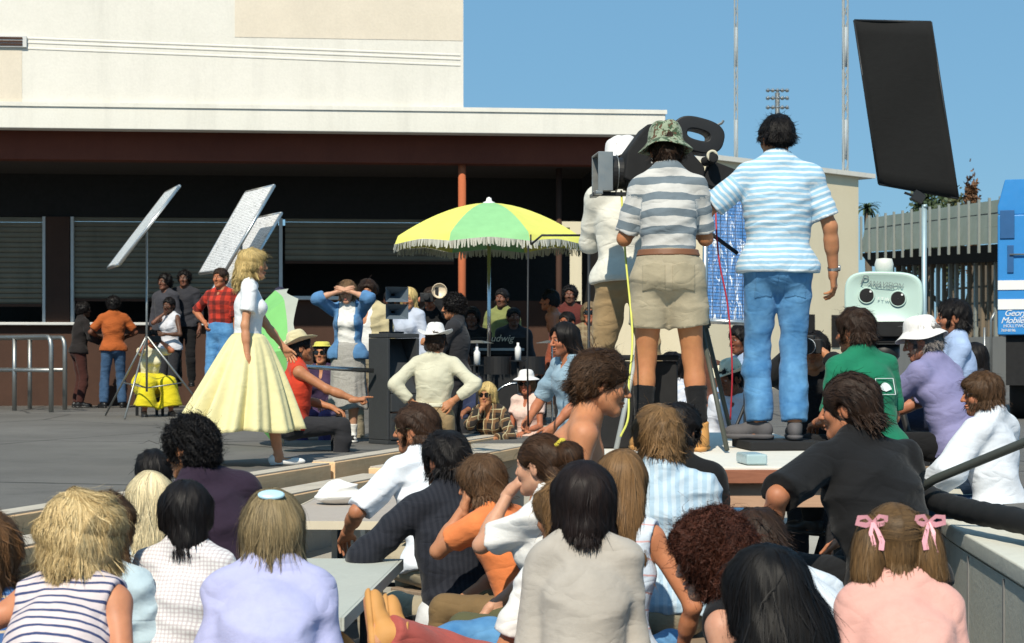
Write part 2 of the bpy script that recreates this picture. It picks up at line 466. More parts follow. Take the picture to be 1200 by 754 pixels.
def hair_build(st, h, dens, LODW=1.0):
    """volume + combed strands, in the head's frame; returns V, F, tone factor"""
    f = hair_sdf(st)
    lo = np.array([-.16, -.20, min(-.12, st.get('nape', -.05) - .06)]); hi = np.array([.16, .13, .20])
    for b in st.get('bounds', []): lo = np.minimum(lo, b); hi = np.maximum(hi, b)
    V, Fq = polygonize(f, lo, hi, h)
    tone = np.full(len(V), .62)
    n = int(dens * st.get('n', 1.0))
    if n <= 0 or len(Fq) == 0: return V, Fq, tone
    g = np.random.default_rng(st.get('seed', 3))
    a = V[Fq[:, 1]] - V[Fq[:, 0]]; b = V[Fq[:, 3]] - V[Fq[:, 0]]
    ar = np.linalg.norm(np.cross(a, b), axis=1); ar /= ar.sum()
    pick = g.choice(len(Fq), n, p=ar); uv = g.random((n, 2, 1))
    p = V[Fq[pick, 0]] + a[pick] * uv[:, 0] + b[pick] * uv[:, 1]
    L = st.get('len', .11) * g.uniform(.6, 1.15, n); steps = 8
    wd = st.get('w', .0014) * g.uniform(.6, 1.3, n)
    flow = st.get('flow', 'crown'); crown = np.array(st.get('crown', (0, -.055, .115)))
    jit = g.normal(size=(n, 3)) * st.get('mess', .18); lift = np.abs(g.normal(size=n)) * st.get('lift', .004); fly = g.random(n) < .05; lift = np.where(fly, lift * 4, lift); jit = np.where(fly[:, None], jit * 2.5, jit)
    curl = st.get('curl', 0); ph = g.uniform(0, 6.28, n); wave = st.get('wave', 0)
    cl = np.sin(p @ np.array([31., 17, 23]) ) * .5 + .5
    tt = (.72 + .35 * cl + g.normal(size=n) * .20)
    pts = []; off = np.zeros((n, 3)); bot = st.get('bot', st.get('nape', -.055)); low = bot + .05; stop = g.uniform(.02, .62, (n, 1)) ** 1.2
    for i in range(steps):
        e = 1e-3; q = p.astype(F32); d = f(q)
        G = unit(np.stack([f(q + np.array([e if j == c else 0 for j in range(3)], F32)) - d for c in range(3)], 1))
        if callable(flow): t = flow(p)
        elif flow == 'random': t = G * .6 + unit(jit) * 1.0
        elif flow == 'back': t = np.stack([p[:, 0] * 2, -np.ones(n) * .8, np.full(n, -.15) - np.clip(-p[:, 1] * 9, 0, 1.2)], 1)
        elif flow == 'side':
            t = np.stack([np.full(n, st.get('dir', 1) * .8), .25 - p[:, 1] * 4, np.full(n, -.3) - np.clip((.09 - p[:, 2]) * 9, 0, 2)], 1)
        else:
            t = unit(p - crown); t[:, 2] -= np.clip((.10 - p[:, 2]) * 9, 0, 2.2)
        t = unit(t) + jit * (1 if flow != 'random' else 0)
        dn = (t * G).sum(1, keepdims=True)
        if flow != 'random':
            free = (dn > .6 * np.linalg.norm(t, axis=1, keepdims=True)) & (t[:, 2:3] < 0) & (p[:, 2:3] < low)
            t = np.where(free, t, t - dn * G)
            li = lift * (i / (steps - 1)) ** 1.5 + .0008
            p = np.where(free, p, p - G * (d - li)[:, None] * .8)
        t = unit(t)
        if curl: off = curl * (np.sin(ph + i * 1.9)[:, None] * np.cross(t, G) + np.cos(ph + i * 1.9)[:, None] * G * .8)
        if wave: off = off * (curl > 0) + wave * np.sin(ph * .5 + p[:, 2] * 75 + p[:, 0] * 22)[:, None] * G
        pts.append((p + off, np.cross(t, G)))
        p = p + t * (L / (steps - 1))[:, None] * np.where(p[:, 2:3] < bot, stop, 1)
    SV = []; ST = []
    for i, (q, s) in enumerate(pts):
        ww = (wd * (LODW) * (1 - .75 * (i / (steps - 1)) ** 2))[:, None]
        s = unit(s); SV += [q - s * ww, q + s * ww]; ST += [tt * (.85 + .3 * i / steps)] * 2
    SV = np.stack(SV, 1).reshape(-1, 3); ST = np.stack(ST, 1).ravel()
    m = 2 * steps; base = np.arange(n)[:, None] * m
    SF = np.concatenate([base + np.array([[2*i, 2*i+1, 2*i+3, 2*i+2]]) for i in range(steps - 1)])
    return np.vstack([V, SV]), np.vstack([Fq, SF + len(V)]), np.concatenate([tone, ST])

# ------------------------------------------------------------------ whole figures
def ik(a, t, l1, l2, pole):
    d = t - a; L = np.linalg.norm(d); u = d / (L + 1e-9)
    Lc = min(max(L, abs(l1 - l2) + 1e-3), (l1 + l2) * .995)
    t2 = a + u * Lc; x = (l1*l1 - l2*l2 + Lc*Lc) / (2*Lc); y = math.sqrt(max(l1*l1 - x*x, 0))
    p = np.asarray(pole, float); p = nrm(p - u * (p @ u))
    return a + u*x + p*y, t2
FIG = {}
def person(label, sex='m', h=1.74, yaw=0, head=None, feet=None, hip=None, sit=False, lean=0, lean2=0, side=0, twist=0,
           hd=(0, 0, 0), la=None, ra=None, ll=None, rl=None, skin=(.47, .235, .135), hair=None, tone=(.03, .018, .01),
           wear=(), lod=1, group=None, wide=1.0, belly=0, nohead=False, floor=None, shift=(0, 0), stubble=.0, key=None, blink=False):
    k = h / 1.75; fm = sex == 'f'; ry = R(yaw); Rw = rotz(ry)
    if hip is None: hip = .52 if sit else .95
    p0 = np.array([shift[0], shift[1], hip]) * k
    ul_f = rotz(R(twist) * .3) @ roty(R(side) * .5) @ rotx(-R(lean) * (.65 if not sit else .8))
    uu_f = rotz(R(twist)) @ roty(R(side)) @ rotx(-R(lean + lean2))
    ul, uu = ul_f[:, 2], uu_f[:, 2]; rr = uu_f[:, 0]; fw = uu_f[:, 1]; fl = ul_f[:, 1]; rl_ = ul_f[:, 0]
    wst = p0 + ul * .14 * k; ch = wst + uu * .19 * k; nb = wst + uu * .37 * k
    Rh = rotz(R(hd[0])) @ roty(R(hd[2])) @ rotx(-R(hd[1]))
    nd = nrm(uu + Rh[:, 2] * .7)
    hc = nb + nd * .066 * k + Rh @ np.array([0, .022, .088]) * k
    sw = (.148 if fm else .172) * wide * k
    sh = {s: nb - uu * .055 * k + rr * s * sw + fw * .0 for s in (-1, 1)}
    hj = {s: p0 + rl_ * s * .088 * k - ul * .03 * k for s in (-1, 1)}
    arms = {}; legs = {}
    for s, sp in ((-1, la), (1, ra)):
        sp = dict(sp or {})
        if 't' not in sp:
            sp['t'] = (s*.13, .34, .13) if sit else (s*.25, .05, -.10)
            sp.setdefault('pole', (s*.28, -.45, -.9) if sit else (s*.3, -1, 0))
        t = np.array(sp['t']) * k
        t = (p0 + t) if not sp.get('chest') else nb + uu_f @ t
        if sp.get('head'): t = hc + Rh @ (np.array(sp['t']) * k)
        e, w = ik(sh[s], t, .285*k, .250*k, sp.get('pole', (s*.8, -.6, -.6)))
        fd = nrm(w - e); hdv = nrm(np.array(sp['hdir'], float)) if 'hdir' in sp else nrm(fd + np.array([0, 0, -.1]))
        dors = np.array(sp.get('dors', (s*1.0, .2, .1) if not sit else (0, .2, 1)), float)
        arms[s] = (sh[s], e, w, frame(hdv, dors), sp.get('hand', 'relaxed'))
    for s, sp in ((-1, ll), (1, rl)):
        sp = dict(sp or {})
        if 't' not in sp:
            sp['t'] = (s*.12, .40, -.43) if sit else (s*.105, -.01, -.865)
        t = p0 + np.array(sp['t']) * k
        kn, an = ik(hj[s], t, .425*k, .420*k, sp.get('pole', (s*.12, 1, .6) if sit else (s*.1, 1, 0)))
        fo = frame(np.array(sp.get('toe', (s*.25, 1, 0)), float), sp.get('up', (0, 0, 1)))
        legs[s] = (hj[s], kn, an, fo)
    H = dict(hb=.010, hh=.0042, hc=.0090, hhand=.0036, hair=.007, dens=11000) if lod == 1 else dict(hb=.012, hh=.0055, hc=.0105, hhand=.0042, hair=.009, dens=4200) if lod == 2 else dict(hb=.015, hh=.0075, hc=.013, hhand=.0055, hair=.012, dens=1100)
    # --- torso prims
    def torso(o=0.0):
        B = belly
        if fm:
            it = [(ell(p0 + ul*.01*k, np.array([.168, .120, .125])*k, ul_f), 0), (ell(p0 - fl*.035*k - ul*.03*k, np.array([.15, .10, .105])*k, ul_f), .05*k),
                  (ell(wst + uu*.02*k, np.array([.122, .094 + B, .13])*k, uu_f), .05*k), (ell(ch - uu*.015*k, np.array([.142, .105, .17])*k, uu_f), .05*k)]
            for s in (-1, 1): it.append((ell(ch + fw*.082*k + rr*s*.066*k - uu*.005*k, np.array([.056, .052, .056])*k, uu_f), .035*k))
            r1, r2 = .042, .047
        else:
            it = [(ell(p0 + ul*.01*k, np.array([.160, .118, .125])*k, ul_f), 0), (ell(p0 - fl*.030*k - ul*.03*k, np.array([.145, .10, .105])*k, ul_f), .05*k),
                  (ell(wst + fw*.01*k + uu*.02*k, np.array([.146*wide, .105 + B, .14])*k, uu_f), .05*k), (ell(ch - uu*.01*k, np.array([.166*wide, .118, .185])*k, uu_f), .05*k),
                  (ell(ch + fw*.06*k + uu*.03*k, np.array([.12, .055, .08])*k, uu_f), .04*k)]
            r1, r2 = .050, .055
        it.append((cap(sh[-1]*.95 + sh[1]*.05, sh[1]*.95 + sh[-1]*.05, r1*k, r1*k), .04*k))
        for s in (-1, 1): it.append((cap(nb + uu*.03*k - fw*.012*k, nb - uu*.035*k + rr*s*.115*k - fw*.01*k, .046*k, .042*k), .04*k))
        return it
    def arm(s, o=0, a=None):
        S, E, W = arms[s][:3]; q = .84 if fm else 1
        return [(cap(S, E, .047*k*q + o, .037*k*q + o), .04*k), (cap(E, E + (W-E)*.45, .038*k*q + o, .037*k*q + o), .02), (cap(E + (W-E)*.3, W, .036*k*q + o, .0255*k*q + o), .02)]
    def leg(s, o=0, fl_=0):
        Hh, K, A = legs[s][:3]; q = .95 if fm else 1
        bk = nrm(np.cross(np.cross(A - K, legs[s][3][:, 1]), A - K)) ; cm = K + (A-K)*.30 + bk*.018*k
        return [(cap(Hh, K, .088*k*q + o, .055*k*q + o), .05*k), (cap(K, A, .050*k*q + o, .034*k*q + o + fl_), .03), (cap(K + (A-K)*.1 + bk*.008*k, cm, .046*k*q + o, .052*k*q + o), .03), (cap(cm, A + (K-A)*.2, .051*k*q + o, .034*k*q + o + fl_), .03)]
    body = torso() + arm(-1) + arm(1) + leg(-1) + leg(1)
    nk = cap(nb - uu*.02*k, hc - Rh @ np.array([0, .026, .065])*k, (.050 if fm else .058)*k, (.044 if fm else .051)*k)
    body.append((nk, .03*k))
    for s in (-1, 1):
        A, fo = legs[s][2], legs[s][3]
        body.append((cap(A + fo @ np.array([0, -.03, -.045])*k, A + fo @ np.array([0, .13, -.058])*k, .030*k, .022*k), .03)); body.append((cap(A, A + fo @ np.array([0, -.02, -.04])*k, .034*k, .03*k), .02))
    J = np.array([p0, nb, hc] + [q for s in (-1, 1) for q in (*arms[s][:3], *legs[s][:3], legs[s][2] + legs[s][3] @ np.array([0, .2, -.09])*k)])
    lo, hi = J.min(0) - .17*k, J.max(0) + .17*k
    zmin = min(legs[s][2][2] for s in (-1, 1)) - .085*k
    BV, BF = polygonize(U(body), lo, hi, H['hb'])
    parts = [(BV, BF, None)]
    hv, hf, hm = head_mesh(sex, H['hh'])
    if not nohead: parts.append(((hv*k) @ Rh.T + hc, hf, hm))
    for s in (-1, 1):
        W, fr, kd = arms[s][2:]
        v, f_ = hand_mesh(kd, H['hhand']); q = k * (.92 if fm else 1)
        v = v * np.array([1 if s > 0 else -1, 1, 1]) * q
        parts.append((v @ fr.T + W, f_ if s > 0 else f_[:, ::-1], None))
    Vs, Fs, Ts, n = [], [], [], 0
    sk = np.array(skin)
    for v, f_, m in parts:
        t = np.tile(sk, (len(v), 1))
        if m is not None:
            mixin = lambda t, a, c: t * (1 - a[:, None]) + np.array(c) * a[:, None]
            t = mixin(t, m['blush'] * .30, sk * np.array([1.05, .72, .66]))
            t = mixin(t, m['jaw'] * stubble, sk * .35)
            t = mixin(t, m['lip'] * (.85 if fm else .6), np.array([.42, .09, .08]) if fm else sk * np.array([.85, .55, .52]))
            if not blink:
                t = mixin(t, m['eye'] * (1 if lod < 3 else .5), (.62, .58, .54)); t = mixin(t, m['iris'] * (1 if lod < 3 else .6), (.05, .04, .035))
            t = mixin(t, m['lash'] * (.8 if fm else .55) * (1 if lod == 1 else .55), (.03, .02, .015)); t = mixin(t, m['brow'] * .8, np.array(tone) * .8)
        Vs.append(v); Fs.append(f_ + n); Ts.append(t); n += len(v)
    # --- placement
    if head is not None: loc = at(*head) - Rw @ hc
    elif feet is not None: loc = np.asarray(feet, float) - np.array([0, 0, zmin])
    if floor is not None: pass
    org = np.array([p0[0], p0[1], zmin])
    def place(v): return v - org
    o = link('person', mesh('person', place(np.vstack(Vs)), np.vstack(Fs), skin_mat(), {'skin_tone': np.vstack(Ts)}), None, loc + Rw @ org, ry)
    tag(o, label, 'person', group)
    o['label'] = label
    info = dict(obj=o, loc=loc, Rw=Rw, hc=hc, Rh=Rh, arms=arms, legs=legs, k=k, p0=p0, place=place, nb=nb, wst=wst, ch=ch, uu_f=uu_f, ul_f=ul_f, org=org)
    info['world'] = lambda v: Rw @ np.asarray(v) + loc
    # --- hair
    if hair:
        hair = dict(hair); hair.setdefault('seed', int(sum(ord(c_)*(i_ % 7 + 1) for i_, c_ in enumerate(label))) % 9973)
        v, f_, tn = hair_build(hair, H['hair'], H['dens'], {1: 1, 2: 1.5, 3: 2.6}[lod])
        tcol = np.array(tone)[None] * tn[:, None]
        if hair.get('tip') is not None: 
            a = np.clip((tn - .7) * 1.2, 0, 1)[:, None]; tcol = tcol * (1 - a) + np.array(hair['tip'])[None] * a
        link('hair', mesh('hair', place((v*k) @ Rh.T + hc), f_, hair_mat(), {'hair_tone': tcol}), o)
    # --- garments
    def gcoords(v, arms_on=True):
        t1 = (v - wst) @ uu; z = np.where(t1 > 0, .14*k + t1, .14*k + (v - wst) @ ul)
        x = (v - wst) @ rr; y = (v - wst) @ fw
        for s in ((-1, 1) if arms_on else ()):
            S, E, W = arms[s][:3]; d = nrm(E - S); a = (v - S) @ d; r = np.linalg.norm(v - S - a[:, None]*d, axis=1)
            d2 = nrm(W - E); a2 = (v - E) @ d2; r2 = np.linalg.norm(v - E - a2[:, None]*d2, axis=1)
            m = (a > .055*k) & (r < .10*k) & (a < .36*k) & (((v - nb) @ rr) * s > sw * .9)
            z = np.where(m, 3 - a, z); m2 = (a2 > -.02) & (a2 < .3) & (r2 < .09*k) & ~m & (((v - nb) @ rr) * s > sw * .7); z = np.where(m2, 3 - .285*k - a2, z)
        return np.stack([x, y, z], 1)
    def emit(name, f, mat, hres=None, lab=None, pad=0, arms_on=True):
        v, q = polygonize(f, lo - pad, hi + pad, hres or H['hc'], 0)
        if len(q) == 0: return None
        return link(name, mesh(name, place(v), q, mat, {'gc': gcoords(v, arms_on)}), o)
    pk = 0; tucked = not any(w['k'] == 'top' and w.get('hem', .06) <= .02 for w in wear)
    for w in wear:
        w = dict(w); kd = w.pop('k'); pk += 1; mat = w.get('mat'); fit = w.get('fit', (.013 if kd != 'top' else .0105 if w.get('hem', .06) > .02 else .019)) * k; sd = w.get('seed', int(abs(loc[0]*977 + loc[1]*331)) + pk*7)
        if kd == 'top':
            sl = w.get('sleeve', .6); hem = w.get('hem', .06) * k
            it = torso()
            if hem <= .02*k: it = it + [(ell(hj[s_] - ul*.01*k, np.array([.112, .118, .115])*k, ul_f), .04*k) for s_ in (-1, 1)]
            base = U(it, fit)
            base = smx_hem(base, plane(p0 + ul*hem, -ul))
            its = [(base, 0)]
            for s in (-1, 1):
                S, E, W = arms[s][:3]; q = .86 if fm else 1
                if sl <= 0: continue
                so = fit + w.get('loose', .009) * k
                if sl <= 1:
                    c = S + (E - S) * sl
                    a = cut(cap(S, E, .0455*k*q + so*.75, .040*k*q + so*1.1), plane(c, E - S), .004)
                    its.append((a, .025*k))
                else:
                    c = E + (W - E) * (sl - 1)
                    a = U([(cap(S, E, .0455*k*q + so*.75, .039*k*q + so*.9), 0), (cut(cap(E, W, .039*k*q + so, .028*k*q + so), plane(c, W - E), .004), .02)])
                    its.append((a, .025*k))
            f = U(its)
            if sl <= 0:
                for s in (-1, 1): f = sub(f, ell(sh[s] + rr*s*.05*k - uu*.02*k, np.array([.062, .10, .11])*k, uu_f), .006)
            ncol = w.get('neck', 'crew'); nr = (.058 if fm else .064) * k
            n0 = nb + uu*(.035 if ncol != 'scoop' else .0)*k + fw*.008*k
            f = sub(f, cap(n0 + fw*.012*k + uu*.015*k, n0 + nd*.2*k, nr, nr*1.25), .006)
            if ncol in ('v', 'collar', 'open'):
                dep = {'v': .15, 'collar': .09, 'open': .20}[ncol] * k
                f = sub(f, ell(nb + fw*.125*k + uu*.03*k, np.array([.040*k, .09*k, dep]), uu_f), .006)
            if ncol == 'tank': f = sub(f, cap(nb - fw*.0 + uu*.06*k, nb + uu*.06*k + fw*.1*k, .085*k, .085*k), .01)
            if ncol in ('collar', 'open', 'roll'):
                ca = nrm(nd*.6 + uu + fw*.25); cf = frame(np.cross(ca, rr) if False else fw, ca); cc = nb + uu*.030*k + fw*.004*k; rad = (.060 if fm else .066)*k
                cM = np.stack([rr, nrm(np.cross(ca, rr)), ca], 1)
                def ring(P, cM=cM.astype(F32), cc=cc.astype(F32), rad=rad):
                    q = (P - cc) @ cM; rho = np.sqrt(q[:, 0]**2 + q[:, 1]**2)
                    zz = q[:, 2] + np.clip(q[:, 1], 0, 1)*.35
                    tt_ = np.sqrt(((rho - rad - np.clip(-zz, 0, .03)*.55)/.012)**2 + (zz/.026)**2)
                    return (tt_ - 1) * .011
                f = U([(f, 0), (ring, .006)])
            if w.get('open'):
                ow = w['open'] * k; M32 = uu_f.astype(F32); g0 = f
                f = lambda P, g0=g0: np.maximum(g0(P), np.where(((P - ch.astype(F32)) @ M32)[:, 1] > .02, ow - np.abs(((P - ch.astype(F32)) @ M32)[:, 0]), -1))
            fo = folds(sd, w.get('folds', .007)*1.35, w.get('freq', 15), (.55, .55, 1.0)); g1 = f
            f = lambda P: g1(P) + fo(P)
            emit(w.get('name', 'shirt'), f, mat, arms_on=sl > 0)
        elif kd == 'pants':
            fit += .006*k if tucked else 0; ln = w.get('len', 2); top_ = w.get('top', .115) * k; flr = w.get('flare', .012)
            if not tucked: top_ = min(top_, .02*k); fit = min(fit, .010*k)
            its = [(ell(p0 + ul*.01*k, (np.array([.168, .120, .125]) if fm else np.array([.160, .118, .125]))*k, ul_f), 0), (ell(p0 - fl*.030*k - ul*.03*k, np.array([.148, .10, .105])*k, ul_f), .05*k), (ell(wst + uu*.02*k, (np.array([.122, .094, .13]) if fm else np.array([.146*wide, .105, .14]))*k, uu_f), .05*k)]
            f = cut(U(its, fit), plane(p0 + ul*top_, ul), .004)
            for s in (-1, 1):
                Hh, K, A = legs[s][:3]
                if ln <= 1:
                    l_ = cut(cap(Hh, K, .092*k + fit, .072*k + fit + w.get('flare', .012)), plane(Hh + (K-Hh)*ln, K - Hh), .004)
                else:
                    l_ = U(leg(s, fit + .004, flr)); l_ = cut(l_, plane(K + (A-K)*(ln-1), A - K), .004)
                f = U([(f, 0), (l_, w.get('merge', .035)*k)])
            fo = folds(sd, w.get('folds', .005), w.get('freq', 14), (.7, .7, 1.0)); g1 = f
            ff = lambda P: g1(P) + fo(P)
            emit(w.get('name', 'trousers'), ff, mat)
            if w.get('pockets'):
                for s in (-1, 1):
                    c_ = p0 + rl_*s*.078*k - fl*.13*k - ul*(.025 if tucked else .115)*k; Mp = np.stack([rl_, fl, ul], 1).astype(F32); c32 = c_.astype(F32)
                    bxf = lambda P, c32=c32: np.maximum(np.maximum(np.abs(((P - c32) @ Mp)[:, 0]) - .060*k, np.abs(((P - c32) @ Mp)[:, 1]) - .09*k), np.abs(((P - c32) @ Mp)[:, 2] + np.abs(((P - c32) @ Mp)[:, 0])*.25) - .070*k)
                    emit('pocket', lambda P, bxf=bxf: np.maximum(ff(P) - (.0045 if tucked else .003)*k, bxf(P)), w['pockets'], .005)
            if w.get('belt'):
                bf = cut(cut(lambda P: g1(P) - .007*k, plane(p0 + ul*(top_ + .001), ul), .002), plane(p0 + ul*(top_ - .034*k), -ul), .002)
                emit('belt', bf, w['belt'], .006)
        elif kd == 'shoes':
            v, q = shoe_mesh(w.get('type', 'shoe'), H['hhand'] * 1.3)
            for s in w.get('side', (-1, 1)):
                A, fo = legs[s][2], legs[s][3]
                link('shoe', mesh('shoe', place((v*k*w.get('sc', 1.0)) @ fo.T + A), q, mat), o)
        elif kd == 'socks':
            for s in w.get('side', (-1, 1)):
                K, A = legs[s][1:3]; c = A + (K - A) * w.get('to', .25)
                f = cut(U(leg(s, .006) [1:] + [(cap(A, A + (A-K)*.06, .042*k, .04*k), .02)]), plane(c, K - A), .004); f = cut(f, plane(A + (A-K)*.09, A - K))
                ff = folds(sd, .003, 40); g1 = f
                link_sock = emit('sock', lambda P: g1(P) + ff(P), mat, .008)
        elif kd == 'skirt':
            w_ = w; nu, nv = w.get('nu', 160), 26; L = w['len'] * k; rt = w.get('rt', (.142, .117)); rb = w.get('rb', (.25, .22)); pl = w.get('pleats', 18); amp = w.get('amp', .03); sway = np.array(w.get('sway', (0, 0, 0))) * k; top_ = w.get('top', .11) * k; g = np.random.default_rng(sd); ph = g.uniform(0, 6.28, 4)
            def fn(a, t, out=0):
                th = a * 2 * math.pi; e = t ** w_.get('pow', .9)
                pm = amp * e * (math.sin(pl*th + ph[0] + 1.1*math.sin(3*th + ph[1])) + .5*math.sin((pl*1.7)//1*th + ph[2])) * (1 + .4*math.sin(2*th + ph[3]))
                hb_ = math.sin(min(1, t*L/k/.15) * math.pi/2); bx, by = rt[0] + (.183 - rt[0])*hb_, rt[1] + (.140 - rt[1])*hb_
                rx = max(bx, rt[0]*(1-e) + rb[0]*e) * k * (1 + pm/.2*.6); ryy = max(by, rt[1]*(1-e) + rb[1]*e) * k * (1 + pm/.2*.6)
                hip_ = 0
                return p0 + ul*top_ + np.array([math.cos(th)*(rx + hip_), math.sin(th)*(ryy + hip_), -t*L + .012*k*math.sin(5*th + ph[1])*e]) + sway*e*e + (fw*.0)
            b = MB().grid(fn, nu, nv, close=True)
            V = np.concatenate(b.v); me = mesh('skirt', place(V), np.array(b.f4), mat, {'gc': gcoords(V)})
            ob = link(w.get('name', 'skirt'), me, o); md = ob.modifiers.new('solid', 'SOLIDIFY'); md.thickness = .004
            wb = cut(cut(U([(ell(wst + uu*.02*k, (np.array([.122, .094, .13]) if fm else np.array([.146, .105, .14]))*k, uu_f), 0), (ell(p0 + ul*.01*k, np.array([.168, .120, .125])*k, ul_f), .05*k)], .012*k), plane(p0 + ul*(top_ + .012*k), ul)), plane(p0 + ul*(top_ - .022*k), -ul))
            emit('waistband', wb, w.get('wmat', mat), .007)
        elif kd == 'hat':
            M = Rh @ rotx(-R(w.get('tilt', 0))); c = hc + Rh @ np.array(w.get('off', (0, -.012, .062)))*k
            b = MB(); g = w.get('prof'); wob = w.get('wob'); b.lathe([(r*k, z*k) for r, z in g], c, M, 40, (lambda r, z, a, i: wob(r, z, a, i)) if wob else None, w.get('sx', .90), 1.06)
            V = np.concatenate(b.v)
            me = mesh('hat', place(V), np.array(b.f4), mat, {'gc': (V - c) @ M}); ob = link(w.get('name', 'hat'), me, o)
            md = ob.modifiers.new('solid', 'SOLIDIFY'); md.thickness = .006*k
            sb = ob.modifiers.new('sub', 'SUBSURF'); sb.levels = sb.render_levels = 1
            if w.get('band'):
                bb = MB().lathe([(r*k, z*k) for r, z in w['bandp']], c, M, 40, None, w.get('sx', .90), 1.06); me = mesh('hat_band', place(np.concatenate(bb.v)), np.array(bb.f4), w['band']); link('hat_band', me, o)
        elif kd == 'glasses':
            b = MB(); lens = MB(); T = lambda q: hc + Rh @ (np.array(q) * k)
            for s in (-1, 1):
                cx, rx_, rz_ = s*.033, w.get('r', .027), w.get('r', .027) * .82
                pts = [T((cx + rx_*math.cos(a), .094 - .010*((cx + rx_*math.cos(a))/.06)**2, .004 + rz_*math.sin(a))) for a in np.linspace(0, 2*math.pi, 17)]
                b.tube(pts, .0022*k, 5, caps=False)
                nC = len(pts) - 1; lens.add(np.array(pts[:-1] + [T((cx, .096 - .010*(cx/.06)**2, .004))]), [[nC, (i+1) % nC, i] for i in range(nC)])
                b.tube([T((s*.060, .086, .010)), T((s*.072, .055, .009)), T((s*.080, -.005, .004))], .0022*k, 5)
            b.tube([T((-.008, .098, .008)), T((0, .104, .011)), T((.008, .098, .008))], .002*k, 5)
            ob = link(w.get('name', 'sunglasses'), mesh('frame', place(np.concatenate(b.v)), [np.array(b.f4).reshape(-1, 4), np.array(b.f3).reshape(-1, 3)], w.get('fmat', mat)), o)
            if mat is not None: link('lens', mesh('lens', place(np.concatenate(lens.v)), np.array(lens.f3), mat), ob)
        elif kd == 'watch':
            s = w['side']; E, W = arms[s][1:3]; d = nrm(W - E); c = W - d*.02*k
            b = MB().tube([c - d*.008, c + d*.008], .0315*k*(.9 if fm else 1), 16, caps=False); M = frame(d, arms[s][3][:, 2]); b.box(c + M[:, 2]*.032*k, (.024, .028, .010), M)
            link(w.get('name', 'wristwatch'), mesh('watch', place(np.concatenate(b.v)), np.array(b.f4), mat), o)
    FIG[key or label] = info
    return info
def smx_hem(f, pl): return cut(f, pl, .005)
# ------------------------------------------------------------------ render, camera, sky, sun
SC.view_settings.view_transform = 'Standard'; SC.view_settings.look = 'None'; SC.view_settings.exposure = 0
SC.cycles.use_denoising = True; SC.cycles.max_bounces = 6; SC.cycles.diffuse_bounces = 3; SC.cycles.glossy_bounces = 3
SC.cycles.adaptive_threshold = .015
cam = bpy.data.cameras.new('camera'); cam.sensor_width = 36; cam.lens = FPX / 1200 * 36; cam.shift_y = (CY - 377) / 1200
cam.clip_end = 3000; cam.clip_start = .1
cam.dof.use_dof = True; cam.dof.focus_distance = 9.5; cam.dof.aperture_fstop = 9
co = link('camera', cam); co.location = (0, 0, CAM_Z); co.rotation_euler = (R(90), 0, 0); SC.camera = co
SUN = nrm(np.array([-.22, -.84, .88]))
el = math.asin(SUN[2]); az = math.atan2(SUN[0], SUN[1])
W = bpy.data.worlds.new('World'); SC.world = W; W.use_nodes = True; wt = W.node_tree
sky = wt.nodes.new('ShaderNodeTexSky'); sky.sky_type = 'NISHITA'; sky.sun_disc = False; sky.sun_elevation = el; sky.sun_rotation = az
sky.air_density = 1.0; sky.dust_density = .4; sky.ozone_density = 2.0; sky.altitude = 300
gm = wt.nodes.new('ShaderNodeMix'); gm.data_type = 'RGBA'; gm.blend_type = 'MULTIPLY'; gm.inputs[0].default_value = 1
gm.inputs[7].default_value = (.78, .98, 1.03, 1)
hs = wt.nodes.new('ShaderNodeHueSaturation'); hs.inputs['Saturation'].default_value = 1.0
wt.links.new(sky.outputs[0], gm.inputs[6]); wt.links.new(gm.outputs[2], hs.inputs['Color']); fm_ = wt.nodes.new('ShaderNodeMix'); fm_.data_type = 'RGBA'; fm_.inputs[0].default_value = .75; fm_.inputs[7].default_value = (1.70, 3.75, 5.8, 1); wt.links.new(hs.outputs[0], fm_.inputs[6]); wt.links.new(fm_.outputs[2], wt.nodes['Background'].inputs[0]); wt.nodes['Background'].inputs[1].default_value = .11
sl = bpy.data.lights.new('sun', 'SUN'); sl.energy = 5.0; sl.angle = R(.53); sl.color = (1, .92, .77)
so = link('sun', sl); so.rotation_euler = Vector(-SUN).to_track_quat('-Z', 'Y').to_euler(); so.location = (6, -8, 14)

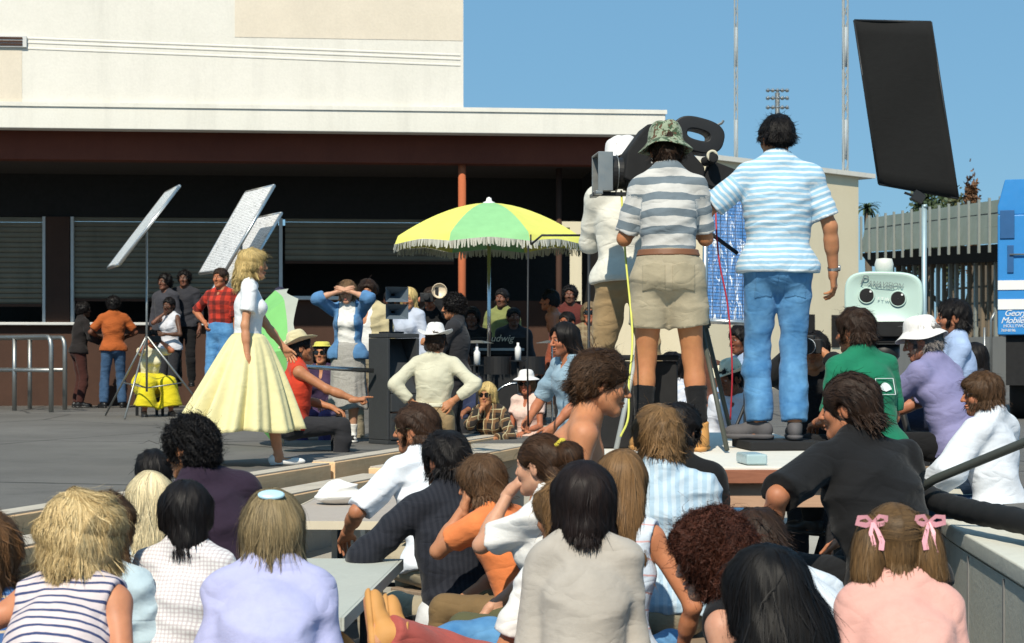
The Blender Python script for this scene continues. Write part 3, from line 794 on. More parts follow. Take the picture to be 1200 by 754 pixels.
# ------------------------------------------------------------------ set materials
def wall_mat(name, c, c2=None, dirt=.25):
    n = NT(name); co = n.coord('Object')
    a = n.noise(co, .9, 6, .65); b = n.noise(n.coord('Object', (1, 1, .12)), 2.2, 5, .7); d = n.noise(co, 30, 4, .6)
    base = n.mix(n.ramp(a, [(.35, 0), (.7, 1)]), c, c2 or tuple(x*.9 for x in c))
    base = n.mix(n.math('MULTIPLY', n.ramp(b, [(.5, 0), (.75, 1)]), dirt), base, tuple(x*.62 for x in c))
    base = n.mix(1.0, base, n.ramp(d, [(.3, .93), (.7, 1.0)]), 'MULTIPLY')
    n.col(base); n.set(Roughness=.85, Specular_IOR_Level=.25); n.bump(d, .25, .01); return n.m
def asphalt_mat(name, c):
    n = NT(name); co = n.coord('Object')
    a = n.noise(co, .35, 6, .65); b = n.noise(co, 2.6, 5, .7); f = n.noise(co, 120, 3, .7)
    base = n.mix(n.ramp(a, [(.35, 0), (.65, 1)]), tuple(x*.82 for x in c), tuple(x*1.2 for x in c))
    base = n.mix(n.math('MULTIPLY', n.ramp(b, [(.5, 0), (.68, 1)]), .45), base, tuple(x*.66 for x in c))
    base = n.mix(1.0, base, n.ramp(f, [(.3, .66), (.7, 1.22)]), 'MULTIPLY')
    vo = n.new('ShaderNodeTexVoronoi', feature='DISTANCE_TO_EDGE'); n.l(n.coord('Object', (1, .7, 1)), vo.inputs['Vector']); vo.inputs['Scale'].default_value = .33
    mu = n.math('LESS_THAN', n.math('ADD', vo.outputs['Distance'], n.math('MULTIPLY', b, .02)), .016)
    base = n.mix(n.math('MULTIPLY', mu, .7), base, (.02, .02, .021))
    n.col(base); n.set(Roughness=.9, Specular_IOR_Level=.3); n.bump(f, .5, .006); return n.m
def wood_mat(name, c, c2, sc=(1, 1, 1), ax='X', rough=.7):
    n = NT(name); v = {'X': (1, 14, 14), 'Y': (14, 1, 14), 'Z': (14, 14, 1)}[ax]
    co = n.coord('Object', tuple(p*q for p, q in zip(v, sc)))
    a = n.noise(co, 2.2, 6, .7, 1.2); b = n.noise(n.coord('Object'), 3, 5, .7)
    base = n.mix(n.ramp(a, [(.35, 0), (.65, 1)]), c, c2)
    base = n.mix(n.math('MULTIPLY', n.ramp(b, [(.5, 0), (.7, 1)]), .4), base, tuple(x*.55 for x in c))
    n.col(base); n.set(Roughness=rough); n.bump(a, .25, .006); return n.m
M = dict(
    white_wall=wall_mat('painted stucco', (.80, .765, .69), (.74, .71, .635), .30), fascia=wall_mat('fascia paint', (.80, .775, .70), (.75, .72, .64), .4), patch=wall_mat('added cream patch', (.78, .69, .56), None, .1),
    beam=wall_mat('oxide red paint', (.17, .050, .030), (.13, .038, .024), .4), brown=wall_mat('brown paint', (.085, .044, .030), (.06, .032, .023), .5), dark=plain('dark interior', (.016, .014, .012), .85), soffit=plain('soffit paint', (.05, .042, .036), .85),  # dark interior and brown kept darker to stand in for recess shade
    shutter=wall_mat('shutter metal', (.27, .235, .17), (.19, .165, .12), .6), post=wall_mat('red post paint', (.52, .15, .065), (.44, .12, .05), .25), sill=plain('white sill', (.62, .62, .60), .6, bump=.1),
    asphalt=asphalt_mat('asphalt', (.145, .138, .128)), pit=asphalt_mat('worn asphalt', (.12, .12, .115)), concrete=wall_mat('concrete', (.43, .415, .37), (.36, .345, .31), .5),
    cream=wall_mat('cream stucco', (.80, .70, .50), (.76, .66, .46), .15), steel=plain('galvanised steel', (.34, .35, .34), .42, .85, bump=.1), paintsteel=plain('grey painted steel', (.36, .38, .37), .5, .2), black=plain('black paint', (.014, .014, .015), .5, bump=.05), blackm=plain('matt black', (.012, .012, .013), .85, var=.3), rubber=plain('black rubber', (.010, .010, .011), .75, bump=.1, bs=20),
    plank=wood_mat('raw plank', (.84, .58, .33), (.74, .47, .25), ax='Y'), plank_top=wood_mat('weathered plank', (.56, .50, .41), (.48, .42, .34), ax='Y'), ply=wood_mat('plywood edge', (.34, .13, .07), (.24, .085, .045)), ply2=wood_mat('pale plywood', (.52, .33, .22), (.46, .28, .18)), wtop=wall_mat('white painted plywood', (.78, .75, .67), (.70, .67, .60), .3),
    table=wall_mat('laminate tabletop', (.46, .40, .35), (.41, .36, .31), .3), tedge=plain('cream edge', (.66, .58, .44), .5), panel=wall_mat('pale tabletop', (.50, .52, .47), (.46, .48, .43), .15), dsteel=plain('dark steel', (.03, .032, .035), .5, .5),
    lime=plain('lime canvas', (.20, .52, .16), .8, bump=.1, bs=200), green=plain('green canvas', (.25, .53, .24), .8, bump=.15, bs=200), yellow=plain('yellow canvas', (.72, .70, .15), .8, bump=.15, bs=200), fringe=plain('grey fringe', (.50, .49, .42), .9, bump=.2), fringedull=plain('dull fringe', (.40, .42, .36), .9),
    spk=wall_mat('scuffed grey cabinet', (.050, .054, .058), (.035, .038, .042), .3), spk2=plain('horn grey', (.10, .13, .16), .5, bump=.1), mint=plain('mint enamel', (.50, .66, .60), .38, var=.05), glass=plain('lens glass', (.01, .012, .02), .08, spec=.9), chrome=plain('chrome', (.6, .6, .6), .2, 1), white=plain('white paint', (.78, .78, .76), .5, var=.05), paper=plain('white paper', (.78, .77, .74), .8, bump=.3, bs=14),
    blue=plain('truck blue', (.035, .235, .58), .38, var=.08), bluedark=plain('truck blue shade', (.02, .10, .26), .5), text=plain('white lettering', (.75, .78, .8), .5), ink=plain('grey ink', (.16, .20, .20), .6), cablegreen=plain('yellow cable', (.62, .62, .12), .5), redcable=plain('red cable', (.45, .03, .05), .5),
    seatwood=wood_mat('bench wood', (.30, .22, .15), (.22, .16, .11)), stadium=wall_mat('stadium green paint', (.23, .27, .24), (.19, .23, .20), .5), stadbrown=wall_mat('stadium timber', (.25, .20, .14), (.19, .15, .11), .5), stadmetal=plain('weathered rail', (.32, .34, .31), .6, .3), orange=plain('orange sign', (.55, .18, .05), .6), trunk=plain('bark', (.13, .10, .07), .9, bump=.5, bs=12), silver=plain('silver paint', (.66, .66, .64), .3, .9), gaffer=plain('grey foam', (.20, .2, .2), .9), tanbox=plain('tan case', (.45, .36, .22), .7), sand=plain('pale canvas', (.58, .54, .42), .85))

def tiltbox(b, c, size, ang): return b.box(c, size, rotz(ang))
# ------------------------------------------------------------------ ground with a sunken seating area
E0 = np.array([-4.6, 1.75]); E1 = np.array([-.57, 16.0]); E2 = np.array([1.67, 23.9])
edge = lambda y: -2.62 + (y - 8.74) * 4.29 / 15.16
wallx = lambda y: np.interp(y, [-3, 3.5, 7.35, 9.2, 11.1, 13, 16], [1.1, 1.78, 2.2, 2.36, 2.62, 3.1, 4.3])
PY0, PY1, PZ = -3.0, 16.0, -.8
ys = np.linspace(PY0, PY1, 16)
b = MB()
for a, c in zip(ys[:-1], ys[1:]):
    b.add([(-400, a, 0), (edge(a), a, 0), (edge(c), c, 0), (-400, c, 0)], [[0, 1, 2, 3]])
    b.add([(wallx(a) + .3, a, 0), (400, a, 0), (400, c, 0), (wallx(c) + .3, c, 0)], [[0, 1, 2, 3]])
b.add([(-400, PY1, 0), (400, PY1, 0), (400, 1500, 0), (-400, 1500, 0)], [[0, 1, 2, 3]])
b.add([(-400, -60, 0), (400, -60, 0), (400, PY0, 0), (-400, PY0, 0)], [[0, 1, 2, 3]])
tag(b.build('ground', M['asphalt']), kind='structure')
b = MB()
for a, c in zip(ys[:-1], ys[1:]):
    b.add([(edge(a), a, PZ), (wallx(a), a, PZ), (wallx(c), c, PZ), (edge(c), c, PZ)], [[0, 1, 2, 3]])
tag(b.build('floor', M['pit']), kind='structure')
b = MB()
for a, c in zip(ys[:-1], ys[1:]):
    b.add([(edge(a), a, PZ), (edge(c), c, PZ), (edge(c), c, 0), (edge(a), a, 0)], [[0, 1, 2, 3]])
b.add([(edge(PY1), PY1, PZ), (wallx(PY1), PY1, PZ), (wallx(PY1), PY1, 0), (edge(PY1), PY1, 0)], [[0, 1, 2, 3]])
b.add([(wallx(PY0), PY0, PZ), (edge(PY0), PY0, PZ), (edge(PY0), PY0, 0), (wallx(PY0), PY0, 0)], [[0, 1, 2, 3]])
tag(b.build('terrace', M['concrete']), kind='structure')
b = MB().box2((edge(11.6) + .02, 11.6, PZ + .002), (3.0, 15.98, -.64)); tag(b.build('steps', M['concrete'], bevel=.01), kind='structure')

# concrete wall on the right, with a groove line and a coping
yy = np.linspace(-2.9, 15.98, 52)
t = thing('concrete_wall', 'low curved concrete wall with a flat pale top, rising at the right behind the pink blouse', 'wall', (wallx(8) + .15, 8, PZ))
O = np.array([wallx(8) + .15, 8, PZ])
def wallgrid(off0, off1, z0, z1):
    b = MB(); P = []
    for y in yy: P.append([(wallx(y) + off0, y, z0), (wallx(y) + off1, y, z0), (wallx(y) + off1, y, z1), (wallx(y) + off0, y, z1)])
    V = np.array(P).reshape(-1, 3) - O; n = len(yy)
    F = [[i*4+j, i*4+(j+1) % 4, (i+1)*4+(j+1) % 4, (i+1)*4+j] for i in range(n-1) for j in range(4)] + [[0, 3, 2, 1], [(n-1)*4, (n-1)*4+1, (n-1)*4+2, (n-1)*4+3]]
    return b.add(V, F)
wallgrid(.012, .30, PZ, -.20).build('wall_body', M['concrete'], t)
wallgrid(0, .32, -.19, -.10).build('coping', M['concrete'], t, bevel=.012)
b = MB()
for y in (4.2, 5.1, 6.0, 6.9, 7.8, 8.7): b.box(np.array([wallx(y) + .010, y, -.5]) - O, (.012, .012, .58), rotz(.1))
b.build('joint', M['gaffer'], t)

M['concrete_brightened'] = wall_mat('concrete brightened for sun', (.68, .67, .58), (.60, .59, .52), .35)  # brighter copy of the concrete; its colour replaces sun missing on this wall
for o_ in t.children:
    if o_.name.split('.')[0] in ('wall_body', 'coping'): o_.data.materials[0] = M['concrete_brightened']
# ------------------------------------------------------------------ planks along the stage edge
def beam_along(name, label, y0, y1, off, w, z0, z1, mat, top, group=None):
    u = nrm(np.array([edge(y1) - edge(y0), y1 - y0, 0])); L = np.linalg.norm([edge(y1) - edge(y0), y1 - y0]); n = np.array([u[1], -u[0], 0])
    c = np.array([(edge(y0) + edge(y1))/2, (y0 + y1)/2, 0]) + n*off; rz = math.atan2(u[1], u[0]) - math.pi/2
    o = MB().box((0, 0, (z1 - z0)/2), (w, L, z1 - z0)).build(name, mat, loc=(c[0], c[1], z0), rz=rz, bevel=.008)
    tag(o, label, 'plank', group)
    MB().box((0, 0, z1 - z0 + .006), (w - .02, L - .02, .010)).build('plank_top', top, o)
    return o
beam_along('edge_plank', 'grey-topped timber kerb plank along the asphalt edge at the left', 6.2, 12.7, .08, .17, -.135, .012, M['plank'], M['plank_top'])
beam_along('edge_plank', 'long timber kerb plank running on past the loudspeaker', 12.75, 23.8, .08, .19, -.135, .025, M['plank'], M['plank_top'])
beam_along('bench_plank', 'lower timber bench plank beside the crumpled paper bag, a step below the kerb plank', 7.4, 12.9, .46, .26, -.16, -.075, M['plank'], M['plank_top'])
beam_along('bench_plank', 'wide lower bench plank behind the orange T-shirt boy', 13.0, 18.2, .50, .32, -.13, -.03, M['plank'], M['plank_top'])
for i, y in enumerate((8.2, 10.2, 12.2, 14.2)):
    x = edge(y) + .47; b = MB().box((0, 0, .31), (.22, .09, .62)).box((0, 0, .02), (.3, .2, .04))
    tag(b.build('bench_support', M['concrete'], loc=(x, y, PZ), rz=-.27), 'concrete support under the lower bench plank', 'support', 'supports under the lower bench planks')

# ------------------------------------------------------------------ the school building
ang = math.atan2(.9, 10.22)
BO = np.array([-7.8, 26.0, 0.0]); Bu = np.array([math.cos(ang), math.sin(ang), 0]); Bn = np.array([math.sin(ang), -math.cos(ang), 0])
def bx(px, dep=0.0):                                   # metres along the facade for a pixel column, dep behind its front
    o = BO - Bn*dep; k = (px - CX)/FPX                 # o.x + u*Bu.x = k*(o.y + u*Bu.y)
    return (k*o[1] - o[0]) / (Bu[0] - k*Bu[1])
def bz(px, py, dep=0.0):
    p = BO - Bn*dep + Bu*bx(px, dep); return CAM_Z + (CY - py)/FPX*p[1]
bld = thing('school_building', 'long white building with a deep flat overhang over dark roller shutters and a brown base', 'building', BO, ang)
LX = -9.0
def bb(name, x0, x1, d0, d1, z0, z1, mat, parent=bld, bevel=0.0):
    return MB().box2((x0, d0, z0), (x1, d1, z1)).build(name, mat, parent, bevel=bevel)
xr = bx(780); xw = bx(543, .05); zf0, zf1 = 4.31, 4.70
DW = 2.75                                               # depth of the wall under the overhang
bb('fascia', LX, xr, 0, .28, zf0, zf1, M['fascia'], bevel=.015)
bb('fascia_lip', LX, xr + .02, -.025, -.002, zf1 - .055, zf1 + .01, M['fascia'])
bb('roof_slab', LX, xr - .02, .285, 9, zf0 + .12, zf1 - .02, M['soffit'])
w_up = bb('wall', LX, xw, .05, .6, zf1 + .012, 9.5, M['white_wall'])
for px0, px1, y0 in ((30, 541, 45), (30, 541, 50), (30, 541, 57)):
    z0, z1 = bz(px0, y0), bz(px1, y0 + 20); b = MB(); xa, xb = bx(px0), bx(px1) - .02
    b.add([(xa, .040, z0), (xb, .040, z1), (xb, .048, z1 - .004), (xa, .048, z0 - .004), (xa, .040, z0 + .02), (xb, .040, z1 + .02), (xb, .048, z1 + .03), (xa, .048, z0 + .03)], [[0,1,5,4],[4,5,6,7],[1,0,3,2],[0,4,7,3],[1,2,6,5]])
    b.build('flashing', M['white_wall'], bld)
b = MB().box2((bx(275), .044, bz(275, 43)), (xw - .01, .049, 9.4)); b.build('added_cream_patch', M['patch'], bld)  # added cream rectangles, made up; no real paint on this wall
b = MB().box2((LX, .044, bz(10, 148)), (bx(25), .049, bz(10, 57))); b.build('added_cream_patch', M['patch'], bld)
v = bb('vent', LX, bx(31), .0, .04, bz(10, 55), bz(10, 42), M['sill'])
for q in (44.5, 48.5, 52): MB().box2((LX, -.012, bz(10, q) - .02), (bx(31) - .06, -.002, bz(10, q) + .012)).build('vent_slat', M['brown'], v)
xe = bx(715, .5)
bb('beam', LX, xe, .45, .75, bz(300, 190, .5), zf0 + .10, M['beam'], bevel=.01)
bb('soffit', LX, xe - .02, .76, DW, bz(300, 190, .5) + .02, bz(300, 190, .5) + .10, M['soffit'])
# rear wall with openings: brown base, dark opening, roller shutters, lintel
zs = bz(40, 378, DW); zt = bz(40, 352, DW); zh = bz(40, 254, DW)
xe2 = bx(695, DW)
lw = bb('base_wall', LX, bx(330, DW), DW, DW + .25, 0, zs - .05, M['brown'])
bb('sill', LX, bx(330, DW), DW - .14, DW + .2, zs - .048, zs, M['sill'], bevel=.008)
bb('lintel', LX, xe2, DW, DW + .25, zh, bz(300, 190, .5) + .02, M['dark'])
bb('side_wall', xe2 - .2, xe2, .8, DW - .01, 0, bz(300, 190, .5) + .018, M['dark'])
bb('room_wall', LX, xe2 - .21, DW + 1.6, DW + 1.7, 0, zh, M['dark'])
bb('counter_wall', bx(335, DW), xe2 - .21, DW + .02, DW + .24, 0, bz(370, 352, DW), M['brown'])
bb('counter_top', bx(330, DW) + .02, bx(412, DW), DW - .16, DW + .2, bz(370, 352, DW) + .003, bz(370, 347.5, DW), M['sill'], bevel=.006)
def shutter(px0, px1, ybot, ytop=254):
    x0, x1 = bx(px0, DW), bx(px1, DW); zb, zt_ = bz((px0+px1)/2, ybot, DW), bz((px0+px1)/2, ytop, DW); b = MB()
    n = int((zt_ - zb) / .085)
    for i in range(n):
        z = zb + (zt_ - zb) * i / n; s = (zt_ - zb) / n
        b.add([(x0, DW + .06, z), (x1, DW + .06, z), (x1, DW + .030, z + s*.35), (x0, DW + .030, z + s*.35), (x1, DW + .045, z + s*.93), (x0, DW + .045, z + s*.93)], [[0,1,2,3],[3,2,4,5]])
    o = b.build('roller_shutter', M['shutter'], bld)
    MB().box2((x0, DW + .02, zb - .05), (x1, DW + .07, zb - .002)).build('shutter_rail', M['brown'], o)
shutter(-40, 52, 356); shutter(86, 326, 350); shutter(334, 532, 306)
for p0, p1, y0 in ((50, 53.5, 378), (83, 86.5, 378), (327, 331, 350)):
    bb('jamb', bx(p0, DW), bx(p1, DW), DW - .03, DW + .1, bz(p0, y0, DW), zh, M['sill'])
bb('pier', bx(54.5, DW), bx(82, DW), DW - .05, DW + .2, zs + .003, zh - .003, M['brown'])
pz = bz(541, 188, .6)
MB().tube([(bx(541.5, .6), .6, 0), (bx(541.5, .6), .6, pz)], .062, 14).build('roof_post', M['post'], bld, smooth=True)
MB().tube([(bx(655, 1.2), 1.2, 0), (bx(655, 1.2), 1.2, pz)], .05, 12).build('roof_post', M['brown'], bld, smooth=True)

# ------------------------------------------------------------------ queue rails on the left
def rail(label, pts_px, top, mid, d):
    P = [np.array([(px - CX)/FPX*d_, d_]) for px, d_ in pts_px]; o0 = np.array([P[0][0], P[0][1], 0])
    t = thing('queue_rail', label, 'railing', o0, 0, 'pipe queue rails')
    q = lambda p, z: np.array([p[0], p[1], z]) - o0
    tops = [q(P[0], 0.0), q(P[0], top - .14)] + [q(P[0]*(1-s) + P[1]*s, top - .14 + .14*math.sin(a)) for s, a in ((.02, .6), (.06, 1.2), (.11, 1.57))] + [q(p, top) for p in P[1:]]
    MB().tube(tops, .036, 10).build('top_rail', M['steel'], t, smooth=True)
    MB().tube([q(P[0], mid)] + [q(p, mid) for p in P[1:]], .03, 10).build('mid_rail', M['steel'], t, smooth=True)
    for p in P[1:]: MB().tube([q(p, 0), q(p, top)], .034, 10).build('post', M['steel'], t, smooth=True)
rail('nearer bent-pipe queue rail with a looped end, left of the orange shirt', [(60, 25.2), (17, 26.0), (-60, 26.6)], 1.12, .62, 25)
rail('farther bent-pipe queue rail behind the first, beside the dark leaning figure', [(76, 26.4), (35, 27.0), (-50, 27.6)], 1.12, .62, 26)

# ------------------------------------------------------------------ silver reflector boards
def reflector_mat(name, dark, lite, scale=(7, 22), cutp=(.38, .52)):
    n = NT(name); g = n.attr('gc'); mp = n.new('ShaderNodeMapping'); n.l(g, mp.inputs[0]); mp.inputs['Scale'].default_value = (scale[0], scale[1], 1)
    a = n.noise(mp.outputs[0], 2.2, 5, .75, 1.4); b_ = n.noise(g, 5, 3, .6)
    br = n.new('ShaderNodeTexBrick'); n.l(g, br.inputs[0]); br.inputs['Scale'].default_value = 9; br.inputs['Mortar Size'].default_value = .03; br.offset = 0
    br.inputs['Color1'].default_value = br.inputs['Color2'].default_value = (1, 1, 1, 1); br.inputs['Mortar'].default_value = (.25, .25, .25, 1)
    f = n.ramp(a, [(cutp[0], 0), (cutp[1], 1)])
    c = n.mix(f, dark, lite); c = n.mix(1.0, c, br.outputs[0], 'MULTIPLY')
    n.col(c); n.set(Roughness=.38, Metallic=.12, Specular_IOR_Level=.5); n.bump(a, .4, .01); return n.m
RM = reflector_mat('silver leaf board', (.20, .23, .26), (.94, .95, .96), (4, 9), (.33, .46)); RM1 = reflector_mat('bright silver board', (.52, .62, .70), (.88, .93, .96)); RMB = reflector_mat('painted sky reflection board', (.035, .15, .38), (.75, .80, .85), (11, 2.2), (.55, .60))  # silver glints and the blue sky reflection are painted into these colours
def board(parent, c, L, Wv, mat, th=.03, frame_m=None):
    L = np.asarray(L); Wv = np.asarray(Wv); n_ = nrm(np.cross(L, Wv)); V = []; 
    nu = 8
    for s in (1, -1):
        for i in range(nu + 1):
            for j in range(nu + 1): V.append(c + L*(i/nu - .5) + Wv*(j/nu - .5) + n_*s*th/2)
    m = (nu+1)**2; F = []
    for s in (0, 1):
        for i in range(nu):
            for j in range(nu):
                q = [s*m + i*(nu+1)+j, s*m + (i+1)*(nu+1)+j, s*m + (i+1)*(nu+1)+j+1, s*m + i*(nu+1)+j+1]; F.append(q if s == 0 else q[::-1])
    lL, lW = np.linalg.norm(L), np.linalg.norm(Wv)
    gc = [[(j/nu)*lW, (i/nu)*lL, 0] for s in (0, 1) for i in range(nu+1) for j in range(nu+1)]
    link('panel', mesh('panel', V, np.array(F), mat, {'gc': np.array(gc)}, smooth=False), parent)
    fr = MB(); hl, hw = L*.5, Wv*.5; C = [c - hl - hw, c + hl - hw, c + hl + hw, c - hl + hw, c - hl - hw]
    for p, q in zip(C[:-1], C[1:]): fr.tube([p, q], .022, 6)
    fr.build('frame', frame_m or M['silver'], parent, smooth=True)
def tripod(parent, base, h, mat, spread=.75, braces=True, start=.35, r=.016, legn=3, names='leg'):
    a0 = np.asarray(base, float)
    MB().tube([a0 + (0, 0, start), a0 + (0, 0, h)], r, 8).build('pole', mat, parent, smooth=True)
    zj = start + .75
    for i in range(legn):
        a = .4 + i*2*math.pi/legn; f = a0 + np.array([math.cos(a)*spread, math.sin(a)*spread, 0.015])
        b = MB().tube([f, a0 + (0, 0, zj)], r*.85, 8)
        if braces: b.tube([a0 + (0, 0, start + .05), f + (a0 + (0, 0, zj) - f)*.42], r*.6, 6)
        b.build('leg', mat, parent, smooth=True)
c1 = at(168, 267, 22.9); base1 = np.array([at(172, 400, 22.9)[0] , 22.9, 0])
t = thing('reflector_board', 'leftmost silver reflector board, tilted nearly edge-on on its tall tripod', 'reflector', base1)
board(t, c1 - base1, np.array([.74, .25, 1.05]), np.array([.36, -.9, 0]), RM1); tripod(t, (0.0, 0, 0), c1[2] - .05, M['steel'], .85)
c2 = at(277, 270, 22.2); base2 = np.array([c2[0] + .05, 22.2, 0])
t = thing('reflector_board', 'taller silver reflector board of two behind the actress, speckled with dark squares', 'reflector', base2)
board(t, c2 - base2, np.array([.56, .35, 1.10]), np.array([.50, -.9, 0]), RM); tripod(t, (0, .1, 0), c2[2] - .08, M['steel'], .7)
c3 = at(284, 304, 23.2); base3 = np.array([c3[0] + .03, 23.2, 0])
t = thing('reflector_board', 'lower silver reflector board tucked behind the taller one, above the plaid shirt', 'reflector', base3)
board(t, c3 - base3, np.array([.64, .35, 1.2]), np.array([.50, -.9, 0]), RM); tripod(t, (0, .1, 0), c3[2] - .08, M['steel'], .7)
c4_ = at(861, 299, 12.6); base4 = np.array([c4_[0] + .1, 12.6, -.64])
t = thing('reflector_board', 'reflector panel with painted sky-blue reflection and white streaks, between the two men on the platform', 'reflector', base4)
board(t, c4_ - base4, np.array([.05, .38, 1.0]), np.array([.44, .05, -.02]), RMB, .02); tripod(t, (0, .15, 0), c4_[2] - base4[2] - .1, M['dsteel'], .5)

# ------------------------------------------------------------------ umbrellas
def umbrella(label, base, zr, zt, rad, n, cols, fr, tilt=None, rot=0.0, pole=True, polez=0, drop=.16, band=None):
    t = thing('patio_umbrella', label, 'umbrella', base)
    Mx = tilt if tilt is not None else np.eye(3); piv = np.array([0, 0, zr])
    T = lambda P: (np.asarray(P) - piv) @ Mx.T + piv
    def prof(s): return zr + (zt - zr) * (1 - s**1.75)
    mb = [MB() for _ in cols]; fm = MB(); bm = MB()
    for k in range(n):
        a0, a1 = rot + 2*math.pi*k/n, rot + 2*math.pi*(k+1)/n; m = 10; q = 9; V = []
        for i in range(q + 1):
            s = .03 + .97*i/q
            for j in range(m + 1):
                u = j/m; a = a0 + (a1 - a0)*u; ch_ = math.cos((a1-a0)/2)/math.cos(a - (a0+a1)/2)
                r = rad*s*(1 + (ch_ - 1)*s); sag = -.05*s*math.sin(math.pi*u)*math.sin(math.pi*min(1, s*1.1)*.9)
                V.append((r*math.cos(a), r*math.sin(a), prof(s) + sag))
        for i in range(1, 4):
            for j in range(m + 1):
                u = j/m; a = a0 + (a1 - a0)*u; ch_ = math.cos((a1-a0)/2)/math.cos(a - (a0+a1)/2)
                r = rad*ch_*(1.0 + .012*i); sc = drop*(i/3)*(.40 + .60*abs(2*u - 1)**1.4)
                V.append((r*math.cos(a), r*math.sin(a), prof(1) - .05*math.sin(math.pi*u)*.3 - sc*.62))
        F = [[i*(m+1)+j, (i+1)*(m+1)+j, (i+1)*(m+1)+j+1, i*(m+1)+j+1] for i in range(q + 3) for j in range(m)]
        if band is None: mb[k % len(cols)].add(T(V), F)
        else:
            nf = q*m; b0 = q*(m+1); mb[k % len(cols)].add(T(V[:b0 + m + 1]), F[:nf]); bm.add(T(V[b0:]), [[i - b0 for i in f] for f in F[nf:]])
        for j in range(44 if band is None else 0):                              # fringe strands under the valance
            u = (j + random.random()*.7)/44; a = a0 + (a1-a0)*u; ch_ = math.cos((a1-a0)/2)/math.cos(a - (a0+a1)/2); r = rad*ch_*1.038
            z = prof(1) - .05*math.sin(math.pi*u)*.3 - drop*(.40 + .60*abs(2*u - 1)**1.4)*.60
            w = .012; h = random.uniform(.065, .10)
            tx, ty = -math.sin(a)*w, math.cos(a)*w; ox, oy = random.gauss(0, .012), random.gauss(0, .012)
            fm.add(T([(r*math.cos(a)-tx, r*math.sin(a)-ty, z), (r*math.cos(a)+tx, r*math.sin(a)+ty, z), (r*math.cos(a)+tx*.7+ox, r*math.sin(a)+ty*.7+oy, z-h), (r*math.cos(a)-tx*.7+ox, r*math.sin(a)-ty*.7+oy, z-h)]), [[0, 1, 2, 3]])
    for m_, c_ in zip(mb, cols): m_.build('canopy', c_, t, smooth=True)
    if band is None: fm.build('fringe', fr, t)
    else: bm.build('border', band, t, smooth=True, weld=True)
    rb = MB()
    for k in range(n):
        a = rot + 2*math.pi*k/n; rb.tube(T([(0, 0, zt - .05), (rad*.5*math.cos(a), rad*.5*math.sin(a), prof(.5) - .02), (rad*.98*math.cos(a), rad*.98*math.sin(a), prof(.98) - .015)]), .007, 5)
    rb.build('ribs', M['steel'], t, smooth=True)
    MB().lathe([(.001, zt + .07), (.028, zt + .055), (.036, zt + .02), (.07, zt + .005), (.075, zt - .02)], n=14).build('finial', M['white'], t, smooth=True) if tilt is None else None
    if pole: MB().tube(T([(0, 0, polez), (0, 0, zt)]), .022, 10).build('pole', M['chrome'], t, smooth=True)
    return t
ub = at(573, 420, 20.0); ub[2] = 0
umbrella('green and yellow fringed patio umbrella open in front of the dark overhang', ub, 2.20, 2.62, 1.13, 8, [M['green'], M['yellow']], M['fringe'], rot=-math.pi/2 - math.pi/8 + .02)
MB().lathe([(.001, 0), (.26, 0), (.26, .04), (.05, .09), (.04, .3), (.001, .3)], c=ub, n=20).build('umbrella_base', M['dsteel'], smooth=True)['label'] = 'dark round weighted base standing on the asphalt under the green and yellow umbrella'
bpy.data.objects['umbrella_base']['category'] = 'base'
gb = at(320, 420, 15.6); gb[2] = 0
umbrella('plain lime green umbrella with a grey border lying tipped on its side behind the actress', gb, .74, 1.12, .70, 8, [M['lime']], M['fringedull'], tilt=frame([.0, .2, 1], [-.95, -.30, .05]), pole=True, polez=-.2, drop=.20, band=M['fringedull'])

# ------------------------------------------------------------------ loudspeaker with horn
sp = at(463, 420, 16.0); sp[2] = 0
t = thing('loudspeaker', 'tall scuffed grey loudspeaker cabinet with a folded horn mouth, at the pointing hand', 'loudspeaker', sp, R(38))
b = MB(); w_, d_, h_ = .36, .36, 1.03
b.box((0, .02, .02), (w_, d_ - .04, .04)).box((0, .02, h_ - .02), (w_, d_ - .04, .04)).box((-w_/2 + .015, .02, h_/2), (.03, d_ - .04, h_ - .084)).box((w_/2 - .015, .02, h_/2), (.03, d_ - .04, h_ - .084)).box((0, d_/2 - .02, h_/2), (w_ - .064, .03, h_ - .084))
b.box((0, -.02, .165), (w_ - .064, .26, .245)).box((0, -.03, .385), (w_ - .064, .26, .165))
b.add([(-w_/2+.032, -.15, .475), (w_/2-.032, -.15, .475), (w_/2-.032, .12, .985), (-w_/2+.032, .12, .985), (-.03, .13, .48), (.03, .13, .48)], [[0, 1, 2, 3], [0, 3, 4], [1, 5, 2]])
b.build('cabinet', M['spk'], t, bevel=.006)
MB().box((0, -.155, .40), (.10, .006, .09)).build('badge', M['spk2'], t)
ht = thing('horn_loudspeaker', 'blue-grey twin horn loudspeaker on a short stem on top of the tall cabinet', 'loudspeaker', (sp[0] - .02, sp[1], h_ + .003), R(20))
for z in (.20, .36):
    MB().add([(-.11, -.14, z - .07), (.11, -.14, z - .07), (.11, -.14, z + .07), (-.11, -.14, z + .07), (-.03, .14, z - .03), (.03, .14, z - .03), (.03, .14, z + .03), (-.03, .14, z + .03), (-.02, .0, z - .01), (.02, 0, z - .01), (.02, 0, z + .01), (-.02, 0, z + .01)], [[0,4,7,3],[1,2,6,5],[3,7,6,2],[0,1,5,4],[4,5,6,7],[0,3,11,8],[1,9,10,2],[2,10,11,3],[0,8,9,1]]).build('horn', M['spk2'], ht, bevel=.004)
MB().tube([(0, .07, 0), (0, .07, .26)], .02, 8).box((0, .05, .008), (.2, .16, .016)).box((0, .07, .28), (.05, .06, .04)).build('stem', M['dsteel'], ht)

